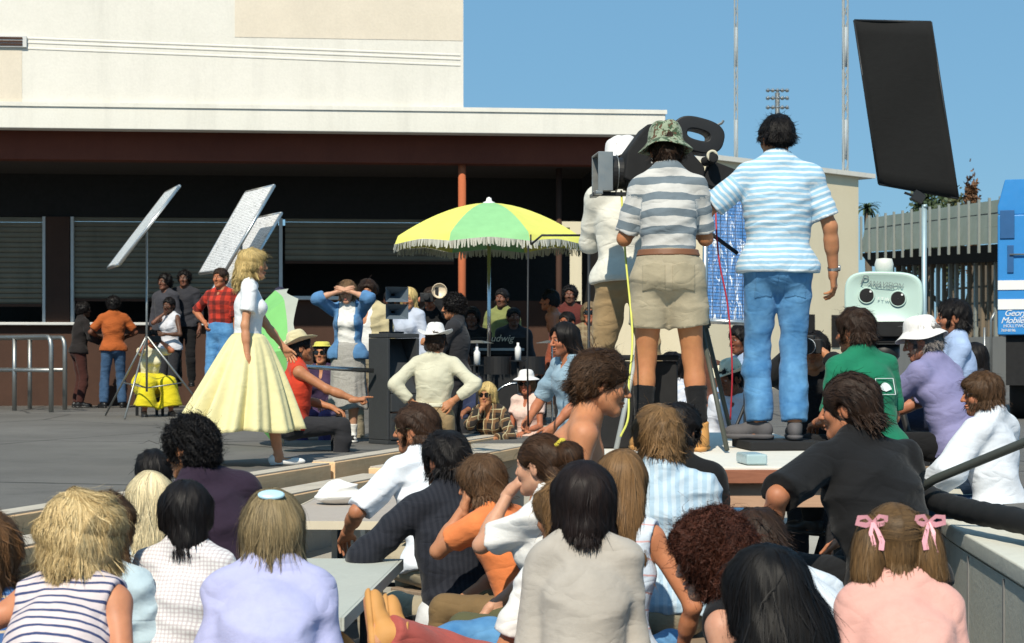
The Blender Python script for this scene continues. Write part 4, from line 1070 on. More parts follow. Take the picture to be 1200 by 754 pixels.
# ------------------------------------------------------------------ drums and amplifier by the umbrella
db = at(585, 420, 20.5); db[2] = 0
t = thing('guitar_amplifier', 'black amplifier cabinet with a pale script name, beyond the blonde in sunglasses', 'amplifier', db)
MB().box((0, 0, .42), (.72, .34, .80)).box((0, 0, .94), (.66, .3, .22)).build('cabinet', M['blackm'], t, bevel=.02)
MB().box((0, -.165, .905), (.6, .008, .03)).build('control_strip', M['steel'], t)
MB().box((0, -.176, .45), (.62, .01, .66)).build('grille', M['dsteel'], t)
def text(name, body, size, mat, parent, loc, rot, shear=0.0, ext=.001, align='LEFT', space=1.0):
    cu = bpy.data.curves.new(name, 'FONT'); cu.body = body; cu.size = size; cu.extrude = ext; cu.shear = shear; cu.align_x = align; cu.space_character = space
    tmp = bpy.data.objects.new(name + '_curve', cu); COL.objects.link(tmp)
    me = bpy.data.meshes.new_from_object(tmp.evaluated_get(bpy.context.evaluated_depsgraph_get())); bpy.data.objects.remove(tmp)
    me.materials.clear(); me.materials.append(mat)
    o = link(name, me, parent, loc); o.rotation_euler = rot; return o
text('name_script', 'Ludwig', .115, M['sand'], t, (-.16, -.162, 1.0), (R(90), 0, 0), .3)
db2 = at(603, 420, 19.0); db2[2] = 0
t = thing('drum_kit', 'small dark drum kit with chrome rims, left of the woman in the white visor', 'drum kit', db2)
MB().lathe([(.001, -.18), (.25, -.18), (.25, .18), (.001, .18)], c=(0, 0, .27), M=rotx(R(90)), n=28).build('bass_drum', M['black'], t, smooth=False)
MB().lathe([(.262, -.19), (.262, -.16), (.25, -.16)], c=(0, 0, .27), M=rotx(R(90)), n=28).lathe([(.262, .16), (.262, .19), (.25, .19)], c=(0, 0, .27), M=rotx(R(90)), n=28).build('drum_rim', M['chrome'], t, smooth=True)
for s in (-1, 1):
    MB().lathe([(.001, 0), (.15, 0), (.15, .2), (.001, .2)], c=(s*.19, -.02, .62), n=24).build('tom_drum', M['black'], t)
    MB().tube([(s*.42, .1, 0.01), (s*.42, .1, .98)], .012, 8).tube([(s*.42, .1, .02), (s*.58, .2, .01)], .01, 6).tube([(s*.42, .1, .02), (s*.3, .28, .01)], .01, 6).build('cymbal_stand', M['chrome'], t)
    MB().lathe([(.02, .02), (.06, .018), (.19, -.012)], c=(s*.42, .1, .98), n=28).build('cymbal', M['silver'], t, smooth=True)
for i, (px, py, d, lab) in enumerate(((559, 418, 18.2, 'clear white-capped bottle standing left of the umbrella pole'), (607, 413, 18.6, 'white plastic bottle standing right of the umbrella pole'))):
    p = at(px, py, d); s = thing('bottle_stand', ['slim black stand under the left white bottle', 'slim black stand under the right white bottle'][i], 'stand', (p[0], p[1], 0))
    MB().tube([(0, 0, .0), (0, 0, p[2] - .092)], .014, 8).lathe([(.001, 0), (.13, 0), (.13, .02), (.001, .02)], n=18).build('stem', M['dsteel'], s, smooth=True); MB().lathe([(.001, p[2] - .10), (.09, p[2] - .10), (.09, p[2] - .088), (.001, p[2] - .088)], n=18).build('tray', M['dsteel'], s)
    tag(MB().lathe([(.001, 0), (.034, 0), (.034, .13), (.014, .16), (.014, .19), (.001, .19)], n=14).build('bottle', M['white'], loc=(p[0], p[1], p[2] - .086), smooth=True), lab, 'bottle')
# ------------------------------------------------------------------ tables and benches in the sunken seating
def table(label, c, L, Wd, rz, top, edge_m, H=.75, kind='lunch_table'):
    t = thing(kind, label, 'table', (c[0], c[1], PZ), rz)
    MB().box((0, 0, H - .018), (Wd, L, .036)).build('tabletop', top, t, bevel=.006)
    e = MB()
    for s in (-1, 1): e.box((s*(Wd/2 + .006), 0, H - .022), (.010, L + .02, .044)).box((0, s*(L/2 + .006), H - .022), (Wd, .010, .044))
    e.build('edge_trim', edge_m, t)
    for s in (-1, 1):
        for q in (-1, 1): MB().tube([(q*(Wd/2 - .12), s*(L/2 - .25), .006), (q*(Wd/2 - .12), s*(L/2 - .25), H - .04)], .018, 8).build('leg', M['dsteel'], t, smooth=True)
        MB().tube([(-(Wd/2 - .12), s*(L/2 - .25), .2), (Wd/2 - .12, s*(L/2 - .25), .2)], .014, 8).build('stretcher', M['dsteel'], t, smooth=True)
    return t
table('far lunch table with a grey top and cream edge, carrying the crumpled white bag', (-.72, 9.85), 1.9, 1.0, -.05, M['table'], M['tedge'])
table('near pale green-white lunch table left of the tan boots', (-.725, 6.42), 1.62, .42, -.055, M['panel'], M['panel'])
def bench(label, x0, x1, y, top, depth=.30, mat='seatwood'):
    h = top - PZ; t = thing('bench', label, 'bench', ((x0 + x1)/2, y, PZ)); L = x1 - x0
    MB().box((0, 0, h - .025), (L, depth, .05)).build('seat', M[mat], t, bevel=.006)
    for s in (-1, 1): MB().box((s*(L/2 - .2), 0, (h - .05)/2), (.06, depth - .06, h - .054)).build('leg', M['concrete'], t)
bench('front wooden bench under the striped top and lavender blouse', -1.75, -.55, 4.52, -.50)
bench('front wooden bench under the pink blouse and long black hair', .45, 1.55, 4.45, -.52)
bench('wooden bench under the grey long-sleeved shirt', .0, .48, 5.22, -.47)
def crumple(label, c, r, seed, mat=None, sq=.45):
    fo = folds(seed, r*.30, 9/r*.12); g = ell((0, 0, 0), (r, r*.75, r*sq))
    fo2 = folds(seed + 1, r*.14, 26/r*.12)
    f = cut(lambda P: g(P) + fo(P) + fo2(P), plane((0, 0, -r*sq*.6), (0, 0, -1)))
    v, q = polygonize(f, (-r*1.5,)*3, (r*1.5,)*3, r*.05)
    return link('paper_bag', mesh('paper_bag', v - np.array([0, 0, v[:, 2].min()]), q, mat or M['paper'], smooth=False), None, c)
tag(crumple('b', atz(402, 590, PZ + .754), .15, 5), 'crumpled white paper bag lying on the far lunch table', 'paper bag')

# ------------------------------------------------------------------ camera platform
PLZ = .30
t = thing('camera_platform', 'white-topped plywood platform with a brown edge, carrying the film crew', 'platform', (1.25, 9.9, PZ))
X0, X1, Y0, Y1 = .42, 1.74, 7.85, 11.5
def pb(name, a, c, mat, bev=.004): return MB().box2(np.array(a) - (1.25, 9.9, PZ), np.array(c) - (1.25, 9.9, PZ)).build(name, mat, t, bevel=bev)
pb('deck', (X0, Y0, PLZ - .045), (X1, Y1, PLZ), M['wtop']); 
pb('deck_edge', (X0, Y0 - .03, PLZ - .075), (X0 + .92, Y0 - .002, PLZ - .012), M['ply']); pb('deck_edge', (X0 + .925, Y0 - .03, PLZ - .072), (X1, Y0 - .002, PLZ - .010), M['ply2'])
pb('skirt_board', (X0, Y0 + .03, PLZ - .19), (X1, Y0 + .07, PLZ - .048), M['ply2'])
for x in (X0 + .08, X1 - .08):
    for y in (Y0 + .1, Y1 - .1): pb('leg', (x - .045, y - .045, PZ + .001), (x + .045, y + .045, PLZ - .05), M['seatwood'])
pb('cross_beam', (X0, Y1 - .06, PLZ - .19), (X1, Y1, PLZ - .048), M['ply2'])
tag(MB().box((0, 0, .022), (.42, .44, .044)).build('apple_box', M['blackm'], loc=(1.47, 9.42, PLZ + .004), rz=.1, bevel=.004), 'flat dark board on the platform under the man in jeans', 'board')
tag(MB().box((0, 0, .025), (.10, .22, .05)).build('clear_case', plain('bluish plastic', (.36, .48, .50), .25), loc=(1.13, 8.05, PLZ + .003), rz=.1, bevel=.01), 'small bluish plastic case at the front right corner of the platform', 'case')
tag(MB().box((0, 0, .24), (.42, .40, .48)).box((0, 0, .50), (.44, .42, .03)).build('camera_case', M['blackm'], loc=(.72, 9.6, PLZ + .003), rz=-.1, bevel=.01), 'black equipment case on the platform at the feet of the tan trousers', 'case')

# ------------------------------------------------------------------ the film camera on its tripod (lens to the left)
CC = at(788, 196, 9.75); fl_ = np.array([CC[0], CC[1], PLZ])
t = thing('film_camera', 'black movie camera with an oval film magazine, between the men on the platform', 'film camera', (CC[0], CC[1], CC[2] - .14), R(6))
def c2(px, py, dy=0.0): return np.array([(px - 788)/FPX*9.75, dy, (196 - py)/FPX*9.75 + .14])
b = MB()
b.prism([(-.30, .06), (-.285, .21), (-.17, .365), (-.0, .385), (.06, .24), (.16, .13), (.16, .05), (.05, .04), (-.24, .03)], -.13, .13)
b.build('body', M['blackm'], t, bevel=.012)
b = MB(); lz = .10
b.lathe([(.001, 0), (.085, 0), (.085, .05), (.098, .055), (.098, .11), (.09, .115), (.09, .15), (.10, .16), (.105, .21), (.001, .21)], c=(-.17, 0, lz), M=roty(R(-90)), n=28)
b.build('lens', M['black'], t, smooth=False)
for x in (-.265, -.325): MB().lathe([(.1, -.003), (.1075, 0), (.1, .003)], c=(x, 0, lz), M=roty(R(-90)), n=28).build('lens_ring', M['steel'], t, smooth=True)
b = MB()
for s in (-1, 1): b.box((-.405, s*.115, lz), (.085, .012, .22)).box((-.405, 0, lz + s*.104), (.085, .218, .012))
b.box((-.44, 0, lz - .12), (.04, .25, .02))
b.build('matte_box', M['steel'], t, bevel=.003)
MB().box((-.25, -.02, lz - .12), (.42, .05, .02)).build('rod_support', M['dsteel'], t)
# magazine: oval ring tilted back
b = MB(); n_ = 40; A = []
def oval(rx, rz, s): return [(rx*np.sign(math.cos(a))*abs(math.cos(a))**.75, rz*np.sign(math.sin(a))*abs(math.sin(a))**.75) for a in np.linspace(0, 2*math.pi, n_, endpoint=False)]
o1, o2 = oval(.152, .098, 0), oval(.066, .030, 0); V = []
for y in (-.075, .075):
    V += [(x, y, z) for x, z in o1]; V += [(x, y, z) for x, z in o2]
F = []
for i in range(n_):
    j = (i+1) % n_; F += [[i, j, n_+j, n_+i], [2*n_+j, 2*n_+i, 3*n_+i, 3*n_+j], [j, i, 2*n_+i, 2*n_+j], [n_+i, n_+j, 3*n_+j, 3*n_+i]]
Rm = roty(R(14)); b.add(np.array(V) @ Rm.T + c2(817, 159, .02), F); b.build('magazine', M['black'], t, bevel=.008)
MB().lathe([(.018, -.01), (.032, -.01), (.032, .012), (.018, .012), (.018, -.01)], c=c2(826, 187, -.2), M=rotx(R(90)), n=20).build('eyepiece_ring', M['sand'], t, smooth=True)
MB().box((.30, -.06, .06), (.26, .10, .14), roty(R(20))).box((.36, -.06, .00), (.14, .12, .06)).tube([(.16, -.1, .16), (.20, -.16, .17), (.19, -.22, .17)], .028, 10).build('viewfinder', M['blackm'], t, bevel=.006)
MB().tube([c2(842, 146, .02), c2(848, 143, .02), c2(850, 140, .02)], .008, 6).build('magazine_catch', M['steel'], t)
MB().box((.0, 0, .012), (.30, .20, .05)).build('base_plate', M['dsteel'], t, bevel=.006)
for k, (x, z) in enumerate(((-.13, .17), (-.13, .15), (-.12, .13))): MB().box((x, -.133, z), (.03 + .008*k, .004, .009)).build('marking', M['white'], t)
tp = thing('camera_tripod', 'dark wooden-legged tripod carrying the movie camera on the platform', 'tripod', fl_)
hz = CC[2] - .14 - PLZ
MB().lathe([(.001, hz - .004), (.09, hz - .004), (.10, hz - .05), (.07, hz - .13), (.001, hz - .13)], n=20).build('head', M['dsteel'], tp, smooth=True)
for i, (px, py, d) in enumerate(((722, 512, 9.1), (858, 500, 10.5), (852, 527, 9.0))):
    f = at(px, py, d) - fl_; f[2] = .015; top_ = nrm(np.array([f[0], f[1], 0]))*.06 + np.array([0, 0, hz - .09])
    sd = nrm(np.cross(f - top_, [0, 1, .1]))*.022
    b = MB().tube([f, f*.5 + top_*.5], .014, 8).tube([f*.5 + top_*.5 + sd, top_ + sd], .013, 8).tube([f*.5 + top_*.5 - sd, top_ - sd], .013, 8).tube([f*.5 + top_*.5 - sd, f*.5 + top_*.5 + sd], .016, 8)
    b.build('leg', plain('olive tripod paint', (.07, .075, .06), .5) if i else M['paintsteel'], tp, smooth=True)
MB().tube([(.02, -.02, hz - .08), (.18, -.05, hz - .22), (.36, -.10, hz - .36)], .012, 8).build('pan_handle', M['dsteel'], tp, smooth=True)
def cable(name, label, pts, r, mat):
    P = np.array(pts, float); n = 60; s = np.linspace(0, len(P)-1, n); i = np.clip(s.astype(int), 0, len(P)-2); u = (s - i)[:, None]
    g = np.gradient(P, axis=0)
    Q = (2*u**3-3*u**2+1)*P[i] + (u**3-2*u**2+u)*g[i] + (-2*u**3+3*u**2)*P[i+1] + (u**3-u**2)*g[i+1]
    o = P[-1].copy(); return tag(MB().tube(Q - o, r, 7).build(name, mat, loc=o, smooth=True), label, 'cable')
cable('cable', 'thin yellow cable hanging down from the movie camera past the tan trousers', [at(728, 224, 9.72), at(733, 300, 9.4), at(741, 390, 9.1), at(737, 450, 8.95), at(736, 490, 8.9), at(727, 512, 8.9)], .006, M['cablegreen'])
cable('cable', 'thin red cable running down beside the camera tripod', [at(838, 235, 9.7), at(842, 300, 9.6), at(853, 360, 9.6), at(858, 430, 9.6), at(856, 492, 9.65)], .005, M['redcable'])
# wire frame of a net at left of the white shirt
t0 = at(690, 430, 11.8); t0[2] = -.64
t = thing('net_stand', 'thin dark wire frame on a stand, crossing the right side of the open umbrella', 'flag stand', t0)
q = lambda px, py: at(px, py, 11.8) - t0
MB().tube([q(622, 287), q(635, 276), q(700, 276)], .008, 6).tube([q(622, 275), q(622, 287)], .006, 6).tube([q(619, 288), q(618, 420), q(619, 500)], .007, 6).build('frame', M['dsteel'], t, smooth=True)
MB().tube([(0, 0, .02), q(690, 276)], .010, 8).tube([(0, 0, .3), (.25, .1, .01)], .008, 6).tube([(0, 0, .3), (-.25, .1, .01)], .008, 6).tube([(0, 0, .3), (0, -.25, .01)], .008, 6).build('stand', M['dsteel'], t, smooth=True)

# ------------------------------------------------------------------ second movie camera: mint blimp housing
B0 = at(1036, 352, 11.0); bl = np.array([B0[0], B0[1], -.64])
t = thing('film_camera', 'mint enamel movie camera housing with two round black ports, above the white bucket hat', 'film camera', (B0[0], B0[1], B0[2] - .19), R(-14))
S = 11.0/FPX
n_ = 48; W_, H_, D_ = 45*S, 33*S, .20
def sq(a, rx, rz, p=.52): return (rx*np.sign(math.cos(a))*abs(math.cos(a))**p, rz*np.sign(math.sin(a))*abs(math.sin(a))**p)
V = []; ringsp = [(-.085, .86), (-.098, .93), (-.09, .985), (-.06, 1.0), (.06, 1.0), (.09, .97), (.1, .9)]
for y, s in ringsp:
    V += [(sq(a, W_*s, H_*s)[0] - .03*(sq(a, W_, H_)[1] < 0)*0, y, sq(a, W_*s, H_*s)[1] + .19 - .03*sq(a, W_, H_)[0]) for a in np.linspace(0, 2*math.pi, n_, endpoint=False)]
m = len(ringsp); V += [(0, -.085, .19), (0, .1, .19)]
F = [[i*n_+j, i*n_+(j+1) % n_, (i+1)*n_+(j+1) % n_, (i+1)*n_+j] for i in range(m-1) for j in range(n_)] + [[m*n_, (j+1) % n_, j] for j in range(n_)] + [[m*n_+1, (m-1)*n_+j, (m-1)*n_+(j+1) % n_] for j in range(n_)]
MB().add(V, F).build('housing', M['mint'], t, smooth=True)
for px, py in ((1017, 347), (1052, 351)):
    x, z = (px - 1036)*S*1.02, (352 - py)*S + .19
    MB().lathe([(.001, 0), (8.2*S, 0), (8.6*S, -.006), (9.6*S, -.004), (9.8*S, .003)], c=(x, -.091, z), M=rotx(R(-90)), n=28).build('port_rim', M['mint'], t, smooth=True)
    MB().lathe([(.001, -.002), (8.0*S, -.002)], c=(x, -.099, z), M=rotx(R(90)), n=28).build('port', M['blackm'], t)
    MB().lathe([(.001, 0), (1.3*S, 0)], c=(x + 4.6*S, -.1035, z + 4.6*S), M=rotx(R(90)), n=10).build('screw', M['white'], t)
for i, (ch_, dz, sc) in enumerate((('P', 0, 1.45), ('ANAVISION', -.003, .70))):
    text('lettering', ch_, .060*sc, M['ink'], t, ((1008.5 - 1036)*S if i == 0 else (1017.5 - 1036)*S, -.1025, .19 + 18.5*S - i*1.0*S), (R(90), R(6), 0), .25, .0008)
MB().box((-.035, -.103, .19 + 15.6*S), (.20, .002, .003), roty(R(6))).build('underline', M['ink'], t)
text('lettering', 'F T W', .028, M['white'], t, ((1029 - 1036)*S, -.104, .19 - .2*S), (R(90), R(6), 0), 0, .0008)
MB().lathe([(.001, .10), (.05, .095), (.06, .06), (.055, 0), (.001, 0)], c=(-.0, 0, .19 + H_ - .01), n=20, sy=.8).build('top_cap', plain('pale cap', (.6, .62, .58), .5), t, smooth=True)
MB().box((.02, 0, -.03), (.30, .26, .12)).box((.05, -.1, .0), (.38, .12, .10)).box((-.18, -.05, -.05), (.12, .14, .10)).tube([(-.05, -.12, -.04), (-.1, -.2, -.03)], .03, 10).build('camera_body', M['blackm'], t, bevel=.012)
MB().box((-.1, -.168, -.0), (.05, .006, .018)).box((.14, -.168, .02), (.012, .006, .04)).build('marking', M['white'], t)
tp = thing('camera_tripod', 'black tripod under the mint movie camera housing', 'tripod', bl)
hz = B0[2] - .19 - bl[2] - .094
MB().lathe([(.001, hz), (.1, hz), (.1, hz - .08), (.05, hz - .14), (.001, hz - .14)], n=18).build('head', M['black'], tp, smooth=True)
for i in range(3):
    a = .5 + i*2.094; MB().tube([(.5*math.cos(a), .5*math.sin(a), .01), (.05*math.cos(a), .05*math.sin(a), hz - .10)], .022, 8).build('leg', M['black'], tp, smooth=True)

# ------------------------------------------------------------------ black flag on a stand
d = 17.5; fb = at(1082, 420, d); fb[2] = 0
t = thing('black_flag', 'tall black cloth flag panel leaning on a light stand against the sky', 'flag', fb)
q = lambda px, py, dd=0.0: at(px, py, d + dd) - fb
C = [q(1001, 24, .25), q(1091, 26, -.1), q(1123, 233, -.2), q(1030, 216, .2)]
b = MB(); nu = 12; V = []
for i in range(nu+1):
    for j in range(nu+1):
        u, v = i/nu, j/nu; V.append((1-u)*((1-v)*C[0] + v*C[1]) + u*((1-v)*C[3] + v*C[2]) + np.array([0, .02*math.sin(9*u + 4*v), 0]))
b.add(V, [[i*(nu+1)+j, i*(nu+1)+j+1, (i+1)*(nu+1)+j+1, (i+1)*(nu+1)+j] for i in range(nu) for j in range(nu)])
fo_ = b.build('cloth_panel', cloth('duvetyne', (.012, .012, .012), bump=.1), t, smooth=True); fo_.modifiers.new('solid', 'SOLIDIFY').thickness = .012
fr = MB()
for p, r_ in zip(C, C[1:] + C[:1]): fr.tube([p, r_], .012, 6)
fr.build('frame', M['dsteel'], t, smooth=True)
MB().tube([q(1083, 420) * (1, 1, 0), q(1083, 240)], .026, 10).tube([q(1083, 240), q(1084, 244) + (0, 0, .0)], .03, 8).build('stand', plain('sky blue steel', (.36, .48, .52), .45, .4), t, smooth=True)
MB().box(q(1076, 231), (.12, .08, .10), roty(.5)).tube([q(1060, 226), q(1083, 234)], .014, 8).build('grip_head', M['dsteel'], t)
for i in range(3):
    a = .3 + i*2.094; MB().tube([(q(1083, 420)*(1, 1, 0)) + (.55*math.cos(a), .55*math.sin(a), .02), (q(1083, 420)*(1, 1, 0)) + (0, 0, .5)], .02, 8).build('leg', M['steel'], t, smooth=True)

# ------------------------------------------------------------------ handrail and padded pipe at the right
def P3(L): return [at(*p) for p in L]
def along(name, label, pts, r, mat, cat, base):
    o = np.array(base); ob = thing(name, label, cat, o); return ob, o
ob, o = along('handrail', 'slim dark handrail slanting up in front of the man in the white shirt', 0, 0, 0, 'handrail', (3.1, 9.6, 0))
p_ = [at(1070, 578, 9.1), at(1095, 562, 9.0), at(1200, 519, 8.6), at(1330, 465, 8.2)]
MB().tube([v - o for v in p_], .024, 12).build('rail', plain('dark olive rail', (.075, .08, .07), .45, .3), ob, smooth=True)
for v in (p_[0], p_[3]): MB().tube([np.array([v[0], v[1], 0.001]) - o, v - o], .02, 10).build('post', M['dsteel'], ob, smooth=True)
ob, o = along('duct_hose', 'thick black ribbed hose curving along the top of the concrete wall', 0, 0, 0, 'hose', (2.7, 8.5, 0))
pts = [at(1060, 545, 9.9), at(1078, 574, 9.4), at(1100, 588, 9.1), at(1140, 600, 8.7), at(1200, 612, 8.2), at(1300, 640, 7.5)]
P = np.array(pts); s = np.linspace(0, len(P)-1, 70); i_ = np.clip(s.astype(int), 0, len(P)-2); u = (s - i_)[:, None]; g_ = np.gradient(P, axis=0)
Qh = (2*u**3-3*u**2+1)*P[i_] + (u**3-2*u**2+u)*g_[i_] + (-2*u**3+3*u**2)*P[i_+1] + (u**3-u**2)*g_[i_+1]
MB().tube(Qh - o, .062 + .003*np.sin(np.arange(70)*1.57), 14).build('hose', M['rubber'], ob, smooth=True)

# ------------------------------------------------------------------ blue truck at the right edge
T0 = at(1169, 420, 22.0); T0[2] = 0
t = thing('camera_truck', 'bright blue utility truck with two white bands and white lettering at the right edge', 'truck', T0, R(-18))
K = 22.0/FPX; zt_ = lambda py: CAM_Z + (CY - py)*K
zb = zt_(393)
MB().box2((0, 0, zb), (3.0, 5.2, zt_(252))).build('body', M['blue'], t, bevel=.02)
MB().prism([(.0, 0), (.0, zt_(252) - zt_(262)), (.09, zt_(221) - zt_(262)), (2.9, zt_(221) - zt_(262)), (3.0, 0)], 0.02, 5.1, c=(0.0, 0, zt_(252) + .004 - 0)).build('roof_box', M['blue'], t, bevel=.02)
MB().box2((.03, -.02, zt_(280)), (.21, -.003, zt_(247))).build('vent_window', M['bluedark'], t, bevel=.004)
MB().box2((.12, -.02, zt_(320)), (.20, -.003, zt_(288))).build('vent_window', M['bluedark'], t, bevel=.004)
MB().tube([(.15, -.03, zt_(299)), (.9, -.03, zt_(299))], .012, 8).build('grab_rail', M['steel'], t, smooth=True)
for y0, y1 in ((340, 329), (363, 351)): MB().box2((0.005, -.012, zt_(y0)), (2.99, -.003, zt_(y1))).build('white_band', M['white'], t)
for body_, sz_, x_, py_, sh_ in (('George', .112, .080, 370.5, .35), ('Mobile', .112, .040, 379, .35), ('HOLLYWOOD', .058, .072, 384, 0), ('769-8196', .052, .040, 389, 0)):
    text('lettering', body_, sz_, M['text'], t, (x_, -.006, zt_(py_)), (R(90), 0, 0), sh_, .002, space=.92)
MB().box2((.1, .1, .45), (2.9, 5.0, zb - .004)).build('chassis', M['blackm'], t)
for x in (.25, 2.7):
    for y in (.9, 4.2):
        w = MB().lathe([(.20, -.11), (.36, -.12), (.42, -.08), (.42, .08), (.36, .12), (.20, .11)], c=(x, y, .42), M=roty(R(90)), n=28).build('wheel', M['rubber'], t, smooth=True)
        MB().lathe([(.001, -.07), (.20, -.09), (.20, .09), (.001, .07)], c=(x, y, .42), M=roty(R(90)), n=20).build('rim', M['steel'], w)
MB().tube([(-.08, -.03, zt_(470)), (-.08, -.03, zt_(375)), (-.03, -.03, zt_(366))], .016, 8).tube([(-.16, -.03, zt_(470)), (-.16, -.03, zt_(384))], .016, 8).build('hose_rack', M['steel'], t, smooth=True)

# ------------------------------------------------------------------ cream building and stadium behind
CB = at(835, 420, 44.0); CB[2] = 0
cz = CAM_Z + (420 - 188)*44/FPX
ca = math.atan2(48.2 - 44, at(1006, 420, 48.2)[0] - CB[0]); L = np.hypot(48.2 - 44, at(1006, 420, 48.2)[0] - CB[0])
t = thing('cream_building', 'cream stucco building wall with a thin projecting roof edge, behind the man in jeans', 'building', CB, ca)
MB().box2((-.2, 0, 0), (L, 7, cz)).build('wall', M['cream'], t)
MB().box2((-.2, -.15, cz + .003), (L + .60, 7.2, cz + .13)).build('roof_edge', M['fascia'], t)
for x in (.62, .80): MB().box2((L*x, -.03, 1.1), (L*x + .35, -.002, 2.0)).build('window', M['dark'], t)
# stadium: leaning guard fence on posts above a timber frame and a block wall
t0 = at(1008, 420, 62.0); t1 = at(1183, 420, 52.0); t0[2] = t1[2] = 0
sa = math.atan2(t1[1] - t0[1], t1[0] - t0[0]); SL = np.linalg.norm(t1 - t0)
t = thing('grandstand', 'weathered wooden grandstand with a grey-green guard fence of upright posts, seen from behind', 'grandstand', t0, sa)
h0, h1 = CAM_Z + (420 - 296)*62/FPX, CAM_Z + (420 - 284)*52/FPX; g0, g1 = CAM_Z + (420 - 256)*62/FPX, CAM_Z + (420 - 231)*52/FPX
def lerp(a, c, s): return a + (c - a)*s
b = MB(); nn = 30
b.add([(0, 0, h0), (SL*1.12, 0, lerp(h0, h1, 1.12)), (SL*1.12, .25, lerp(g0, g1, 1.12)), (0, .25, g0), (0, .06, h0), (SL*1.12, .06, lerp(h0, h1, 1.12)), (SL*1.12, .31, lerp(g0, g1, 1.12)), (0, .31, g0)], [[0,1,2,3],[5,4,7,6],[3,2,6,7],[0,4,5,1]])
b.build('guard_fence', M['stadium'], t)
for s in np.linspace(.02, 1.02, 17):
    MB().box2((SL*s - .024, -.10, lerp(h0, h1, s) - .28), (SL*s + .024, -.02, lerp(g0, g1, s) + .05)).build('fence_post', M['stadmetal'], t)
for fz in (.33, .66): MB().add([(0, .05 + fz*.22 - .03, lerp(h0, g0, fz)), (SL*1.1, .05 + fz*.22 - .03, lerp(h1, g1, fz)), (SL*1.1, .05 + fz*.22 - .03, lerp(h1, g1, fz) + .05), (0, .05 + fz*.22 - .03, lerp(h0, g0, fz) + .05)], [[0,1,2,3]]).build('fence_rail', M['dsteel'], t)
MB().add([(0, .4, h0 - .5), (SL*1.12, .4, lerp(h0, h1, 1.12) - .55), (SL*1.12, .0, lerp(h0, h1, 1.12) - .03), (0, .0, h0 - .03), (0, 3, h0 - .5), (SL*1.12, 3, lerp(h0, h1, 1.12) - .55), (SL*1.12, 3, lerp(h0, h1, 1.12)), (0, 3, h0)], [[0,1,2,3],[0,4,5,1],[3,2,6,7]]).build('deck_edge', M['dark'], t)
MB().box2((0, 4.5, 0), (SL*1.12, 4.7, min(h0, h1))).build('rear_boards', M['stadbrown'], t)
g = np.random.default_rng(4)
for s in np.linspace(.02, 1.05, 26):
    MB().box2((SL*s - .045, .9, .9), (SL*s + .045, 1.02, lerp(h0, h1, s) - .5)).build('upright', M['stadmetal'] if g.random() < .6 else M['stadbrown'], t)
b = MB()
for s in np.linspace(.0, .85, 7): b.tube([(SL*s, 1.3, 1.0), (SL*(s + .16), 1.3, lerp(h0, h1, s) - .6)], .05, 6)
b.tube([(0, 1.1, h0 - .2), (SL*.55, 1.1, 1.9)], .08, 6)
for z in (1.5, 2.1, 2.7, 3.3): b.box2((0, 1.8 + z*.5, z), (SL*1.1, 1.9 + z*.5, z + .07))
b.build('bracing', M['stadbrown'], t)
MB().box2((0, -.6, 0), (SL*1.15, -.35, CAM_Z + (420 - 397)*57/FPX)).build('block_wall', wall_mat('grey block', (.25, .25, .24), None, .4), t)

# ------------------------------------------------------------------ tall masts and a floodlight tower
M['mastgrey'] = plain('mast grey', (.40, .45, .48), .6)
def mast(label, px, d, r, cat='mast', group=None):
    p = at(px, 420, d); o = thing('antenna_mast', label, cat, (p[0], p[1], 0)); H = CAM_Z + 440*d/FPX
    b = MB()
    for a in (0, 2.094, 4.189): b.tube([(r*math.cos(a), r*math.sin(a), 0), (r*math.cos(a), r*math.sin(a), H)], r*.30, 6)
    z = 0; i = 0
    while z < H - .5:
        for a in (0, 2.094, 4.189): b.tube([(r*math.cos(a), r*math.sin(a), z), (r*math.cos(a + 2.094), r*math.sin(a + 2.094), z + .45)], r*.16, 4, caps=False)
        z += .45; i += 1
    b.build('lattice', M['paintsteel'], o)
    for z in np.arange(1.2, H, 2.6): MB().tube([(0, 0, z), (0, 0, z + 1.1)], r*.9, 8).build('sleeve', M['mastgrey'], o, smooth=True)
mast('thinner pale lattice mast against the sky, left of the man in jeans', 862, 48, .055)
mast('thicker pale lattice mast against the sky, left of the black flag', 990, 48, .085)
p = at(911, 420, 110); o = thing('floodlight_tower', 'distant stadium floodlight tower above the head of the man in jeans', 'floodlight', (p[0], p[1], 0))
zc = CAM_Z + (420 - 118)*110/FPX
MB().tube([(0, 0, 0), (0, 0, zc + .5)], .16, 8).build('pole', M['steel'], o, smooth=True)
b = MB()
for z in (-.45, .15, .65): b.box((0, 0, zc + z), (1.5, .07, .07))
b.build('cross_arm', M['dsteel'], o)
for iz, z in enumerate((-.45, .15, .65)):
    for x in np.linspace(-.62, .62, 5):
        MB().lathe([(.001, .10), (.08, .08), (.14, -.08), (.001, -.06)], c=(x, -.1, zc + z + .02), M=rotx(R(70)), n=10).build('lamp', M['silver'], o, smooth=True)

